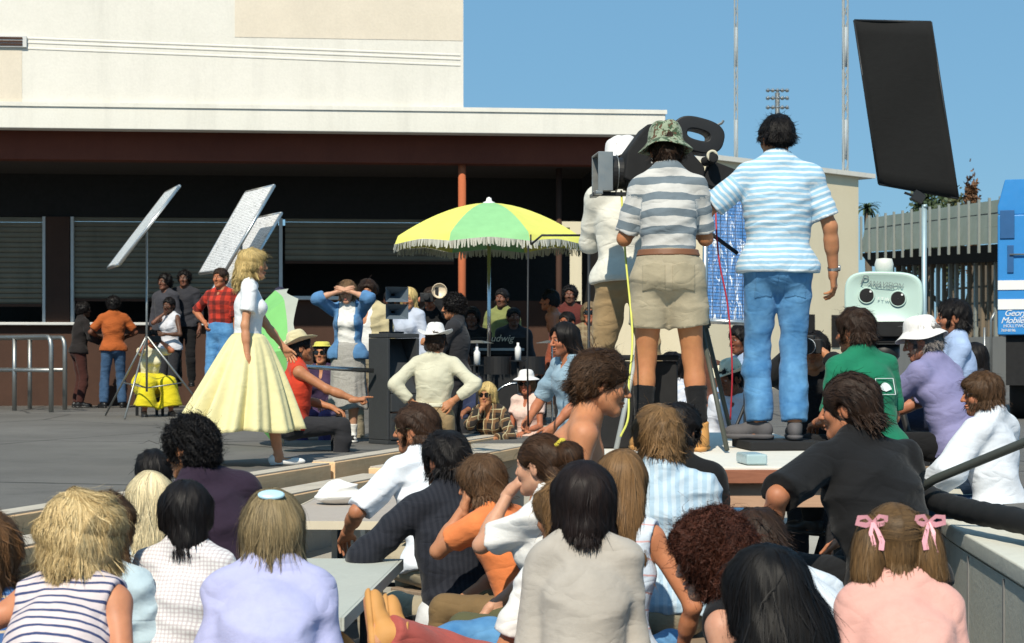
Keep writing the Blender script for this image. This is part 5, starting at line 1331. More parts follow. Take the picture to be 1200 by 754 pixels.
# ------------------------------------------------------------------ trees behind the stadium
def leaf_mat(name, c):
    n = NT(name); co = n.coord('Object'); a = n.noise(co, 1.1, 4, .6); f = n.noise(co, 14, 2)
    base = n.mix(n.ramp(a, [(.35, 0), (.65, 1)]), tuple(x*.45 for x in c), tuple(x*1.25 for x in c)); n.col(n.mix(n.math('MULTIPLY', f, .4), base, (c[0]*1.6, c[1]*1.35, c[2]*.8))); n.set(Roughness=.6); return n.m
LM = [leaf_mat('dark leaves', (.045, .075, .03)), leaf_mat('olive leaves', (.085, .095, .04)), leaf_mat('rust leaves', (.16, .085, .045))]
def tree(label, px, d, top, half, mat, seed):
    g = np.random.default_rng(seed); p = at(px, 420, d); t = thing('tree', label, 'tree', (p[0], p[1], 0)); H = CAM_Z + (420 - top)*d/FPX; w = half*d/FPX
    b = MB().tube([(0, 0, 0), (.1, 0, H*.35), (0, .1, H*.7)], [.28, .2, .1], 8)
    cl = []
    for i in range(11):
        a = g.uniform(0, 6.28); rr_ = w*math.sqrt(g.random())*.8; z = H*g.uniform(.62, .95); c = np.array([rr_*math.cos(a), rr_*math.sin(a), z]); cl.append(c)
        b.tube([(0, .05, H*.5), c*(.6, .6, .9), c], [.1, .06, .03], 5)
    b.build('trunk', M['trunk'], t, smooth=True)
    n = 5200; ci = g.integers(0, len(cl), n); P = np.array(cl)[ci] + g.normal(size=(n, 3)) * np.array([w*.24, w*.24, H*.07])
    s = g.uniform(.07, .17, n)[:, None]; u_ = unit(g.normal(size=(n, 3))); v_ = unit(np.cross(u_, g.normal(size=(n, 3))))
    V = np.stack([P - u_*s, P + v_*s*.6, P + u_*s, P - v_*s*.6], 1).reshape(-1, 3); F = np.arange(4*n).reshape(-1, 4)
    link('crown', mesh('crown', V, F, mat, smooth=False), t)
tree('rounded dark green tree above the grandstand fence, behind the flag stand', 1087, 78, 225, 24, LM[0], 1)
tree('low olive tree above the grandstand fence, right of the flag', 1118, 82, 233, 16, LM[1], 2)
tree('small rusty brown tree standing highest at the right above the grandstand', 1139, 80, 220, 8, LM[2], 3)
def palm(label, px, d, top, seed):
    g = np.random.default_rng(seed); p = at(px, 420, d); t = thing('palm_tree', label, 'palm tree', (p[0], p[1], 0)); H = CAM_Z + (420 - top)*d/FPX - .3
    MB().tube([(0, 0, 0), (.1, 0, H*.5), (0, 0, H)], [.22, .17, .14], 8).build('trunk', M['trunk'], t, smooth=True)
    b = MB()
    for i in range(34):
        a = g.uniform(0, 6.28); e = g.uniform(-.3, 1.1); L_ = g.uniform(.55, .85); prev = np.array([0, 0, H]); 
        for k in range(5):
            q = prev + L_/5*np.array([math.cos(a)*math.cos(e), math.sin(a)*math.cos(e), math.sin(e)]); sd = np.array([-math.sin(a), math.cos(a), -.3])*(.11*(1 - k/5.5))
            b.add([prev - sd, prev, q - (0, 0, 0), q - sd*.8], [[0, 1, 2, 3]]); b.add([prev + sd*(1, 1, -1), prev, q, q + sd*.8*(1, 1, -1)], [[0, 3, 2, 1]]); prev = q; e -= .32
    b.build('frond', LM[0], t)
palm('small fan palm at the left end of the grandstand fence', 1016, 76, 238, 6)
# far hedge line so that the horizon is not bare
tag(MB().box2((-160, 130, 0), (260, 134, 2.6)).build('hills', LM[1]), kind='structure')
# ------------------------------------------------------------------ wardrobe
def T(mat, sleeve=.6, hem=.06, neck='crew', **k): return dict(k='top', mat=mat, sleeve=sleeve, hem=hem, neck=neck, **k)
def PN(mat, ln=2, **k): return dict(k='pants', mat=mat, len=ln, **k)
def SH(mat, **k): return dict(k='shoes', mat=mat, **k)
def C(name, c, *a, **k): return cloth(name, c, *a, **k)
denim = C('blue denim', (.06, .20, .42), 'denim', (.13, .32, .56), bump=.35); denimd = C('dark denim', (.035, .08, .16), 'denim', (.06, .12, .22))
khaki = C('khaki drill', (.42, .36, .25)); tanc = C('tan drill', (.36, .25, .13)); olive = C('olive drill', (.10, .10, .05)); brownc = C('brown corduroy', (.20, .13, .06))
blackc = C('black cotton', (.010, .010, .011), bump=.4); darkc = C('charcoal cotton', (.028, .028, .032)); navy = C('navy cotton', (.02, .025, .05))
whitec = C('white cotton', (.80, .79, .76)); creamc = C('cream knit', (.62, .60, .46)); lav = C('lavender cotton', (.46, .47, .72)); pinkc = C('dusty pink cotton', (.74, .40, .34))
leather = plain('brown leather', (.20, .085, .04), .5, bump=.2); tanl = plain('tan suede', (.55, .27, .08), .7, bump=.2); greys = plain('grey suede', (.10, .095, .10), .8); whites = plain('white leather', (.80, .79, .76), .45); blk = plain('black leather', (.015, .015, .016), .4)
metal = plain('watch steel', (.5, .5, .5), .3, .9); gold = plain('gold', (.7, .45, .12), .3, .9); shade = plain('sunglass lens', (.008, .007, .007), .1, spec=.8); wire = plain('wire frame', (.35, .28, .14), .35, .8)
strawc = C('straw', (.66, .58, .36), bump=.5); hatw = C('white hat cotton', (.82, .80, .78), bump=.3)
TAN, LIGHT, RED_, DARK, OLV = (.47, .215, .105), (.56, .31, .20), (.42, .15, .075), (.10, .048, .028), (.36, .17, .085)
BLACKH, DBROWN, BROWN, LBROWN, BLOND, PLAT, REDDISH, ASH = (.010, .008, .008), (.035, .019, .012), (.085, .045, .022), (.17, .10, .05), (.60, .44, .18), (.74, .62, .38), (.075, .024, .014), (.26, .20, .11)
# hair cuts
def H_short(**k): return dict(dict(vol=.018, nape=-.055, len=.075, line=.074, mess=.22, lift=.005), **k)
def H_mop(**k): return dict(dict(vol=.026, nape=-.095, sides=-.035, len=.09, line=.060, fringe=1, mess=.2, lift=.006), **k)
def H_bob(**k): return dict(dict(vol=.030, wide=.004, nape=-.125, sides=-.085, len=.12, line=.064, mess=.09, lift=.003, lump=.003), **k)
def H_afro(**k): return dict(dict(vol=.050, nape=-.07, sides=-.02, len=.026, flow='random', line=.085, lump=.010, lf=70, n=1.3, w=.0018, lift=0), **k)
def H_curly(**k): return dict(dict(vol=.042, wide=.01, nape=-.12, sides=-.07, len=.07, line=.066, curl=.010, mess=.35, lump=.014, lf=62, lift=.012), **k)
def back_mass(z1, r0=.080, r1=.085, y=-.062, w=1.0, x1=0, yb=0): return [ell((x1*.5, y + yb*.5, (z1 + .02)/2), (.098*w, .062, abs(z1 - .02)/2 + .05)), cap((-.045*w + x1, y + yb, z1 + .06), (.045*w + x1, y + yb, z1 + .06), .052, .052)]
def H_long(z1=-.24, **k):
    d = dict(bot=z1, vol=.022, nape=-.10, sides=-.09, len=.20, line=.068, mess=.06, lift=.004, lump=.004, lf=40, extra=back_mass(z1), bounds=[(-.18, -.22, z1 - .08)], w=.0017); d.update(k); return d
# hats
COWBOY = [(.001, .105), (.045, .104), (.068, .094), (.080, .06), (.088, .02), (.092, .006), (.105, .000), (.135, .002), (.165, .010), (.172, .014)]
def brimcurl(r, z, a, i): 
    if r > .1: z = z + (r - .1)*.75*max(0, abs(math.cos(a)) - .35) - (r - .1)*.25*abs(math.sin(a))
    elif z > .08: z = z - .022*max(0, math.cos(a*1)**2*0 + 1 - abs(math.cos(a))*2.2)*0 - (.018 if abs(math.cos(a)) < .4 else 0)
    return r, z
BUCKET = [(.001, .098), (.05, .096), (.078, .085), (.088, .06), (.093, .02), (.097, .008), (.120, -.012), (.148, -.034), (.152, -.034)]
def floppy(r, z, a, i): return (r*(1 + .03*math.sin(5*a)), z + (.012*math.sin(3*a + 1) if r > .11 else .005*math.sin(4*a)))
camo = C('camouflage cotton', (.30, .36, .25), 'camo', (.06, .10, .055), c3=(.12, .07, .04), bump=.4)

# ================================================================== the crew on the platform
shirt_g = C('grey and white rugby stripe', (.60, .59, .56), 'stripes', (.17, .21, .24), .092, .47)
person('man in khaki shorts and grey striped polo with a camouflage hat, standing on the platform', h=1.78, yaw=-4, feet=(at(783, 528, 9.2)[0], 9.2, PLZ), skin=(.46, .20, .085), wide=.90, hd=(8, 22, 0), lean2=7,
    la=dict(t=(-.15, .26, .32), pole=(-.35, -.2, -1), hand='grip'), ra=dict(t=(.12, .32, .30), pole=(.3, -.2, -1), hand='grip'), ll=dict(t=(-.135, .0, -.865), toe=(-.2, 1, 0)), rl=dict(t=(.165, -.02, -.865), toe=(.1, 1, 0)),
    hair=H_short(n=.4), tone=DBROWN, wear=[T(shirt_g, .88, .06, 'collar', folds=.008, fit=.013, loose=.006), PN(khaki, .62, belt=leather, flare=.016, folds=.008, fit=.013, pockets=C('khaki pocket', (.385, .33, .225))), dict(k='socks', mat=blackc, to=.62), SH(tanl, type='boot'),
    dict(k='hat', mat=camo, prof=[(r*1.08, z*1.2) for r, z in BUCKET], wob=floppy, off=(0, -.012, .046), tilt=-14)])
shirt_b = C('pale blue pinstripe', (.33, .56, .74), 'stripes', (.70, .76, .80), .030, .42)
person('tall dark-haired man in jeans and a pale blue striped shirt, standing with his back turned', h=1.80, yaw=2, feet=(at(912, 515, 9.4)[0], 9.4, PLZ + .052), skin=TAN, wide=1.02, hd=(14, 2, 0),
    la=dict(t=(-.47, .22, .12), pole=(-.8, -.6, -.4), hand='relaxed', dors=(-.3, 0, 1)), ra=dict(t=(.31, .05, -.05), pole=(.7, -1, 0), dors=(1, -.4, 0)), ll=dict(t=(-.09, .06, -.865), toe=(-1, .55, 0)), rl=dict(t=(.085, -.02, -.865), toe=(.15, 1, 0)),
    hair=H_short(vol=.019, nape=-.030, len=.045, mess=.3), tone=BLACKH, wear=[T(shirt_b, .82, -.06, 'collar', folds=.006, freq=13, fit=.024, loose=.007), PN(denim, 1.97, flare=.024, folds=.007, pockets=C('denim pocket', (.05, .175, .38), 'denim', (.11, .28, .50))), SH(greys), dict(k='watch', mat=metal, side=1)])
person('man in a white shirt and tan trousers half hidden behind the movie camera', h=1.84, yaw=12, feet=(at(735, 515, 10.4)[0], 10.4, PLZ), skin=TAN, lean=4, hd=(30, 8, 0), ra=dict(t=(.14, .30, .40), pole=(.3, -.3, -1), hand='grip'), la=dict(t=(-.12, .32, .40), pole=(-.2, -.3, -1), hand='grip'),
    ll=dict(t=(-.16, .04, -.865)), rl=dict(t=(.17, -.06, -.865)), hair=H_short(n=.3), tone=BROWN, lod=2, wear=[T(C('ivory cotton', (.74, .72, .63)), 1.1, -.04, 'collar', folds=.010, freq=14), PN(tanc, 1.97, folds=.013, flare=.02, fit=.02), SH(blk),
    dict(k='hat', mat=hatw, prof=BUCKET, wob=floppy, off=(0, -.012, .056))])
# ================================================================== the actress and the people on the asphalt
butter = C('butter yellow cotton', (.80, .73, .40), bump=.15)
ac = person('blonde young woman in a full pale yellow skirt and white blouse, walking across the asphalt', sex='f', h=1.66, yaw=-80, feet=(at(290, 546, 12.75)[0], 12.75, 0.0), skin=(.55, .27, .145), hd=(-2, 2, 0), lean=2,
    la=dict(t=(-.22, .30, .0), pole=(-.3, -1, 0), dors=(-1, .2, .1)), ra=dict(t=(.24, -.01, -.16), pole=(.3, -1, 0), dors=(1, .1, .1)),
    rl=dict(t=(.07, .24, -.835), toe=(0, 1, 0)), ll=dict(t=(-.06, -.40, -.72), toe=(0, 1, -.85), up=(0, .8, .6)),
    hair=dict(vol=.020, nape=-.11, sides=-.04, len=.13, line=.062, fringe=1, wave=.006, mess=.12, lift=.006, lump=.008, extra=[ell((0, -.085, -.075), (.092, .055, .085)), cap((-.05, -.115, -.135), (.05, -.115, -.135), .035, .035)], bounds=[(-.16, -.22, -.22)], n=1.5),
    tone=BLOND, wear=[T(C('white poplin', (.82, .84, .86)), .62, .08, 'collar', folds=.006, loose=.02), dict(k='skirt', mat=butter, len=.755, rb=(.43, .455), pow=.80, amp=.045, pleats=13, sway=(0, -.07, .0), nu=220, wmat=butter), SH(whites, type='pump')])
card = C('blue cardigan knit', (.10, .24, .46), bump=.35); greysk = C('grey flannel', (.33, .32, .30), 'tweed', (.44, .43, .41))
gl = (at(408, 519, 16.3)[0], 16.3, 0.0)
person('young woman in a long grey skirt and blue cardigan, shading her eyes with both hands', sex='f', h=1.56, yaw=172, feet=gl, skin=LIGHT, hd=(0, 12, 0), lod=2,
    la=dict(t=(-.05, .125, .03), head=True, pole=(-1.2, .1, -.55), hand='flat', hdir=(.8, .05, .25), dors=(0, .6, 1)), ra=dict(t=(.05, .125, .03), head=True, pole=(1.2, .1, -.55), hand='flat', hdir=(-.8, .05, .25), dors=(0, .6, 1)),
    ll=dict(t=(-.06, .04, -.865)), rl=dict(t=(.07, -.03, -.865)), hair=H_mop(vol=.02, n=.8), tone=LBROWN,
    wear=[T(whitec, .3, .07, 'collar'), dict(k='skirt', mat=greysk, len=.70, rb=(.215, .20), amp=.012, pleats=9, pow=1.2), T(card, 1.35, -.06, 'v', open=.085, fit=.026, name='cardigan'), dict(k='socks', mat=whitec, to=.28), SH(C('black and white leather', (.75, .75, .73), 'stripes', (.02, .02, .02), .09, .45))])
person('bearded man with a cowboy hat and red vest, pointing at the loudspeaker', h=1.72, yaw=-78, head=(352, 408, 14.6), sit=True, lean=6, skin=(.44, .19, .09), hd=(8, -4, 0), lod=2, stubble=.35,
    ra=dict(t=(.33, .62, .16), pole=(.4, -.4, -1), hand='point', hdir=(-.05, 1, .12), dors=(.2, 0, 1)), la=dict(t=(-.12, .36, .14)), hair=H_short(n=.6, nape=-.08), tone=BLACKH,
    wear=[T(C('scarlet cotton', (.62, .055, .025)), 0, -.04, 'v'), PN(darkc), SH(blk), dict(k='hat', mat=strawc, prof=COWBOY, wob=brimcurl, off=(0, -.02, .054), tilt=-14)])
person('dark-clothed woman in sunglasses sitting between the pointing man and the grey skirt', sex='f', h=1.62, yaw=170, head=(377, 414, 17.0), sit=True, lean=8, skin=TAN, lod=3, hair=H_long(), tone=BLACKH,
    wear=[T(C('dark plum cotton', (.06, .035, .08)), 1.8, -.03, 'v'), PN(C('purple cotton', (.09, .06, .18))), SH(blk), dict(k='glasses', mat=shade, fmat=shade), dict(k='hat', mat=C('yellow visor', (.65, .6, .12)), prof=[(.06, .06), (.085, .05), (.09, .02), (.095, .012), (.12, .008)], name='headband')])
person('brown-haired man in a beige jacket and open white shirt behind the horn loudspeaker', h=1.76, yaw=165, head=(431, 342, 17.2), skin=TAN, hd=(12, 6, 0), lod=2, hair=H_mop(vol=.022, sides=-.02), tone=DBROWN, wear=[T(whitec, 1.7, .06, 'open'), PN(khaki), T(C('beige jacket', (.55, .47, .28)), 1.75, -.10, 'v', open=.07, fit=.028, name='jacket'), SH(blk)])
person('man in a cream sweater and white cowboy hat, hands on his hips, seen from behind', h=1.72, yaw=-6, head=(511, 399, 14.8), skin=TAN, hd=(-10, -4, 0), lod=2, side=3,
    la=dict(t=(-.15, -.10, .10), pole=(-1, -.55, 0), hand='relaxed', hdir=(.7, -.1, -.3), dors=(0, -1, .2)), ra=dict(t=(.19, -.10, .13), pole=(1.2, -.25, .2), hand='relaxed', hdir=(-.6, -.1, -.4), dors=(0, -1, .2)),
    hair=H_short(n=.5), tone=DBROWN, wear=[T(creamc, 1.75, .10, 'crew', folds=.007), PN(tanc, belt=creamc, folds=.009), SH(blk), dict(k='hat', mat=hatw, prof=COWBOY, wob=brimcurl, off=(0, -.015, .052), tilt=4)])
person('fair-haired person in pale clothes partly hidden behind the white cowboy hat', sex='f', h=1.62, yaw=150, head=(479, 350, 18.0), skin=TAN, lod=3, hd=(20, 10, 0), hair=H_bob(vol=.02, n=.8), tone=BLOND, wear=[T(C('pale blue cotton', (.5, .55, .66)), 1.7, -.05, 'collar'), PN(navy), SH(blk)])
cm = person('man holding a still camera with a round flash up to his face', h=1.70, yaw=170, head=(505, 349, 19.0), skin=RED_, lod=3, hair=H_short(n=.5), tone=DBROWN, la=dict(t=(-.07, .16, -.01), head=True, pole=(-1, .2, -1), hand='grip'), ra=dict(t=(.07, .16, -.01), head=True, pole=(1, .2, -1), hand='grip'), wear=[T(blackc, 1.75, -.05), PN(darkc), SH(blk)])
cp = cm['world'](cm['hc'] + np.array([0, .20, -.005]))
k_ = thing('still_camera', 'black still camera with a pale round flash dish held by the photographer', 'camera', cp - (0, 0, .05)); MB().box((0, 0, .05), (.15, .07, .10)).lathe([(.001, 0), (.035, 0), (.035, .07), (.001, .07)], c=(0, -.04, .05), M=rotx(R(90)), n=16).build('body', M['black'], k_, bevel=.006)
MB().lathe([(.001, -.01), (.06, -.005), (.085, .03), (.08, .03)], c=(.14, -.03, .12), M=rotx(R(90)), n=20).build('flash_dish', plain('flash dish', (.75, .62, .45), .4), k_, smooth=True); MB().box((.11, 0, .09), (.04, .05, .14)).build('flash_grip', M['black'], k_)
person('dark curly-haired man in black turned left beside the red roof post', h=1.75, yaw=80, head=(531, 360, 17.0), skin=TAN, lod=2, hair=H_afro(vol=.035, len=.02), tone=BLACKH, hd=(0, 6, 0), la=dict(t=(-.05, .3, .3), hand='grip'), wear=[T(darkc, 1.8, -.05), PN(darkc), SH(blk)])
person('blonde woman in sunglasses and a plaid jacket, chin on her hand', sex='f', h=1.64, yaw=158, head=(571, 462, 17.0), sit=True, hip=.50, lean=20, skin=TAN, lod=2, hd=(0, 8, 0), ra=dict(t=(.02, .085, -.115), head=True, pole=(.6, .5, -1), hand='soft', hdir=(-.1, .2, 1), dors=(0, 1, 0)), la=dict(t=(-.16, .45, .16)),
    hair=H_long(-.22), tone=BLOND, wear=[T(C('brown plaid', (.03, .025, .022), 'plaid', (.24, .13, .06), .09, .35, c3=(.5, .42, .25)), 1.8, -.03, 'v'), PN(darkc), SH(blk), dict(k='glasses', mat=shade, fmat=shade, r=.030)])
person('woman with a white sun visor and sunglasses in a pale pink top', sex='f', h=1.62, yaw=150, head=(617, 449, 17.6), sit=True, lean=6, skin=RED_, lod=2, hd=(10, 8, 0), hair=H_long(-.2, n=.7), tone=LBROWN, wear=[T(C('shell pink cotton', (.80, .58, .50)), .5, -.03, 'v'), PN(whitec), SH(whites), dict(k='glasses', mat=shade, fmat=shade), dict(k='hat', mat=hatw, prof=[(.001, .10), (.06, .096), (.083, .08), (.092, .03), (.097, .012), (.13, .0), (.165, -.016)], off=(0, .0, .05), tilt=-6)])
person('long-haired balding man in a light blue denim shirt, leaning on the table', h=1.80, yaw=120, head=(661, 398, 12.9), skin=(.44, .17, .085), lod=2, lean=10, hd=(-4, 8, 0), ra=dict(t=(.22, .30, .06), pole=(1, -.3, -.6)), la=dict(t=(-.2, .34, .02), pole=(-1, -.3, -.6)), stubble=.75,
    hair=H_long(-.16, line=.118, n=.9), tone=BLACKH, wear=[T(C('faded chambray', (.24, .36, .46), 'denim', (.32, .44, .52)), 1.0, -.05, 'collar', folds=.009), PN(denimd), SH(blk)])
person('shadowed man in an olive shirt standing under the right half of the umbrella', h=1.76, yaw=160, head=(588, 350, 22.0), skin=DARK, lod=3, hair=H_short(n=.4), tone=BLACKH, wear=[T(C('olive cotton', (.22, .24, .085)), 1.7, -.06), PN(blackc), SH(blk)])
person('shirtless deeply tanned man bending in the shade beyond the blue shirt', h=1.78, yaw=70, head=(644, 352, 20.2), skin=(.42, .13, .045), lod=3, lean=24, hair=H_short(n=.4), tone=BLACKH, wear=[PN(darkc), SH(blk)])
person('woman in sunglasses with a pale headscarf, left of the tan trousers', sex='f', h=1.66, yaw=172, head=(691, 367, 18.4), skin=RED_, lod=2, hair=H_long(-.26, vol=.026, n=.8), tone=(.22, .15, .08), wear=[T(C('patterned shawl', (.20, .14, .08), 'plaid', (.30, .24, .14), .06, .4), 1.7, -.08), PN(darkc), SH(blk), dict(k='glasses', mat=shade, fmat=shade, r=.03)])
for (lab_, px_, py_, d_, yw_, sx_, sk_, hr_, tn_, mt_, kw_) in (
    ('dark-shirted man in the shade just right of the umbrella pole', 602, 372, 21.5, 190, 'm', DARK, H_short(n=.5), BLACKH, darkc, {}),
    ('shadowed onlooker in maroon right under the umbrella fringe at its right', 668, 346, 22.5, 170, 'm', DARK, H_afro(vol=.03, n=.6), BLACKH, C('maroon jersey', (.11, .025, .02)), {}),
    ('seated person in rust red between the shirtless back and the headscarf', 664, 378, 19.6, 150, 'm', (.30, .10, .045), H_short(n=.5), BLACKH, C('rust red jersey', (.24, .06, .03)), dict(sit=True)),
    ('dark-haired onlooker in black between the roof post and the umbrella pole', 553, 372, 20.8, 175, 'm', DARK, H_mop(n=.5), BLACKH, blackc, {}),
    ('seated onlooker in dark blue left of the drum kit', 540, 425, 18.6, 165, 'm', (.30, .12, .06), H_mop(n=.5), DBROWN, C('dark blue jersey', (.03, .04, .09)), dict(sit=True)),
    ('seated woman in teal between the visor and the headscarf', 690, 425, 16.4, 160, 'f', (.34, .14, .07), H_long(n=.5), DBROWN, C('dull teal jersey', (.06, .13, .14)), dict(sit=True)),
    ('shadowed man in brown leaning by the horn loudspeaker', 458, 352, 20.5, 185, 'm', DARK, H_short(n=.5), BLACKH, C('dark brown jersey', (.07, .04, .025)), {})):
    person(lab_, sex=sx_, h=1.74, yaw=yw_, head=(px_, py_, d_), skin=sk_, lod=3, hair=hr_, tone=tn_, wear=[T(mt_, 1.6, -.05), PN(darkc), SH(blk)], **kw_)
# ================================================================== far left, in the shade of the overhang
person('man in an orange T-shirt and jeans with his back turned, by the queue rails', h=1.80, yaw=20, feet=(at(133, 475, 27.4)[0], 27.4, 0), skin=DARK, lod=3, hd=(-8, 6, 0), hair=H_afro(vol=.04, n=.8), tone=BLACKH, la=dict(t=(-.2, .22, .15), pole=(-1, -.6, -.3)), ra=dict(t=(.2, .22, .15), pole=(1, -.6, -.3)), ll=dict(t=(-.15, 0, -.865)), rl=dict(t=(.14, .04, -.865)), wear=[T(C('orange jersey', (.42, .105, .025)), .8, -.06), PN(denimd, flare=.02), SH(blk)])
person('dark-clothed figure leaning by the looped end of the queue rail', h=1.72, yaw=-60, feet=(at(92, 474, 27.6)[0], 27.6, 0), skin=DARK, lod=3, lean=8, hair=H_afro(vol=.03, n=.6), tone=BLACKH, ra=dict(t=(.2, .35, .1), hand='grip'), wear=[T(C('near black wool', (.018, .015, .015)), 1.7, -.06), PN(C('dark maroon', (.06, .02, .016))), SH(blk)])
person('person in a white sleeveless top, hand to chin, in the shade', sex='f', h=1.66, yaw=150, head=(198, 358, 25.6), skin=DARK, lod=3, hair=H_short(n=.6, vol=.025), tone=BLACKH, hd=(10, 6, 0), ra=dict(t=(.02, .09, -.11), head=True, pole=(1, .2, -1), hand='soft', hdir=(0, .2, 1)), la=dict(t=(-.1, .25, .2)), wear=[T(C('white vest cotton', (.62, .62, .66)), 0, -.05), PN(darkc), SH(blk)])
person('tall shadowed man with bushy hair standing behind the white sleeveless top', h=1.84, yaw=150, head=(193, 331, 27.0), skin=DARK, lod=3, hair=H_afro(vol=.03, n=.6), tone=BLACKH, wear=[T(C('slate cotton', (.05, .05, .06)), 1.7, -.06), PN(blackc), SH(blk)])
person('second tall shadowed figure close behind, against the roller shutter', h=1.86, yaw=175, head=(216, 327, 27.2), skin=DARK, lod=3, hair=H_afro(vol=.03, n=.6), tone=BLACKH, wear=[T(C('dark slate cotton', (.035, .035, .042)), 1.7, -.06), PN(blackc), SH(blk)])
ys_ = person('woman in a yellow skirt sitting behind a tripod and holding a camera to her face', sex='f', h=1.64, yaw=-152, head=(178, 397, 23.6), sit=True, lean=10, skin=RED_, lod=3, hair=H_short(vol=.022, n=.7, nape=-.09), tone=BLACKH, la=dict(t=(-.06, .15, -.02), head=True, pole=(-1, .2, -1), hand='grip'), ra=dict(t=(.06, .15, -.02), head=True, pole=(1, .2, -1), hand='grip'), ll=dict(t=(-.2, .42, -.42)), rl=dict(t=(.2, .42, -.42)),
    wear=[T(C('cream blouse cotton', (.72, .68, .48)), .75, .06, 'collar'), PN(C('bright yellow cotton', (.72, .60, .02)), 1.8, flare=.07, folds=.014, fit=.05, merge=.16, name='skirt'), SH(blk)])
cp = ys_['world'](ys_['hc'] + np.array([0, .17, -.01])); k_ = thing('still_camera', 'small black camera held by the woman in the yellow skirt', 'camera', cp - (0, 0, .04), R(28)); MB().box((0, 0, .04), (.14, .06, .09)).build('body', M['black'], k_, bevel=.006); MB().lathe([(.001, 0), (.034, 0), (.034, .06), (.001, .06)], c=(0, .03, .04), M=rotx(R(-90)), n=16).build('lens', M['chrome'], k_)
def stool(label, fig, seat_z=None, sz=.34, mat=None, kind='stool'):
    w = fig['world'](fig['p0']); top = w[2] - .135*fig['k']; gz = PZ if (edge(w[1]) < w[0] < wallx(w[1]) and w[1] < 16) else 0.0
    if gz == PZ and w[1] > 11.6: gz = -.64
    hgt = top - gz
    if hgt < .06: return
    t = thing(kind, label, kind.replace('_', ' '), (w[0], w[1], gz), fig['obj'].rotation_euler[2])
    MB().box((0, 0, hgt - .02), (sz, sz, .04)).build('seat', mat or M['seatwood'], t, bevel=.006)
    for sx in (-1, 1):
        for sy in (-1, 1): MB().box((sx*(sz/2 - .03), sy*(sz/2 - .03), (hgt - .04)/2), (.035, .035, hgt - .042)).build('leg', M['dsteel'], t)
stool('low stool under the woman in the yellow skirt', ys_)
plaidr = C('red lumber plaid', (.55, .045, .025), 'plaid', (.02, .012, .012), .11, .45)
person('man in a red plaid shirt and jeans, hand on hip, behind the reflector board', h=1.74, yaw=158, head=(258, 326, 21.0), skin=(.42, .16, .075), lod=3, hair=H_short(n=.6), tone=DBROWN, ra=dict(t=(.19, .06, .10), pole=(1.2, -.3, 0), hand='relaxed', hdir=(-.4, .4, -.6)), wear=[T(plaidr, .95, .05, 'collar'), PN(denim), SH(blk)])
person('person in dark clothes far behind the green umbrella, only partly showing', h=1.70, yaw=120, head=(327, 346, 26.0), skin=DARK, lod=3, hair=H_short(n=.5), tone=(.05, .05, .09), wear=[T(C('dark red jersey', (.10, .02, .02)), 1.7, -.06), PN(blackc), SH(blk)])
# ================================================================== behind and beside the platform
bh = person('man in a white shirt and straw cowboy hat sitting beyond the tripod legs', h=1.76, yaw=150, head=(856, 444, 13.4), sit=True, lean=14, skin=(.20, .08, .04), lod=2, hd=(-25, 14, 0), hair=H_short(n=.5), tone=BLACKH, wear=[T(C('cool white cotton', (.70, .74, .82)), .9, -.04, 'collar', folds=.012), PN(denim), SH(greys), dict(k='hat', mat=C('pale straw', (.76, .70, .52)), prof=COWBOY, wob=brimcurl, off=(0, -.02, .05), tilt=0, band=leather, bandp=[(.0905, .004), (.0905, .026), (.088, .03)])])
p1 = person('dark-haired man in a light blue shirt behind the straw hat, facing left', h=1.75, yaw=110, head=(868, 398, 14.4), sit=True, skin=(.16, .06, .03), lod=2, hd=(10, 8, 0), hair=H_short(vol=.026), tone=BLACKH, wear=[T(C('sky blue oxford', (.36, .47, .66)), 1.0, -.04, 'collar'), PN(denimd), SH(blk)])
p2 = person('person in a pale top crouched beyond the bare legs of the man in shorts', sex='f', h=1.66, yaw=100, head=(786, 432, 12.9), sit=True, lean=20, skin=(.30, .12, .06), lod=2, hair=H_mop(), tone=BLACKH, wear=[T(C('pale blue check', (.55, .60, .72), 'plaid', (.75, .76, .8), .04, .4), .5, -.03), PN(darkc), SH(blk)])
p3 = person('shadowed onlooker seated behind the tripod, left of the man in shorts', h=1.72, yaw=150, head=(818, 404, 15.2), sit=True, skin=DARK, lod=3, hair=H_short(n=.5), tone=BLACKH, wear=[T(C('dark rust cotton', (.10, .04, .025)), 1.6, -.04), PN(blackc), SH(blk)])
pc = person('dark-haired man behind the jeans holding up a black camera', h=1.74, yaw=160, head=(955, 412, 10.8), skin=TAN, lod=2, hair=H_short(), tone=BLACKH, la=dict(t=(-.07, .15, .0), head=True, pole=(-1, .2, -1), hand='grip'), ra=dict(t=(.07, .15, .0), head=True, pole=(1, .2, -1), hand='grip'), wear=[T(blackc, 1.75, -.05), PN(darkc), SH(blk)])
cp = pc['world'](pc['hc'] + np.array([0, .18, .03])); k_ = thing('still_camera', 'black and chrome camera held up beside the hand of the man in jeans', 'camera', cp - (0, 0, .05), R(-20)); MB().box((0, 0, .05), (.15, .07, .09)).box((0, 0, .105), (.06, .05, .03)).build('body', M['black'], k_, bevel=.006); MB().lathe([(.001, 0), (.045, 0), (.05, .10), (.001, .10)], c=(0, -.03, .05), M=rotx(R(90)), n=18).build('lens', M['black'], k_, smooth=False); MB().lathe([(.046, .04), (.0495, .045), (.047, .055)], c=(0, -.03, .05), M=rotx(R(90)), n=18).build('lens_ring', M['white'], k_)
kg = C('kelly green cotton', (.012, .19, .10))
gm_ = person('dark-haired man in a green T-shirt seen from behind, below the mint camera', h=1.74, yaw=26, head=(1001, 388, 9.5), sit=True, lean=14, skin=(.42, .17, .085), lod=1, hd=(22, 8, 0), hair=H_short(vol=.022, nape=-.065), tone=DBROWN, wear=[T(kg, .9, -.04, 'crew', folds=.008), PN(blackc), SH(blk)])
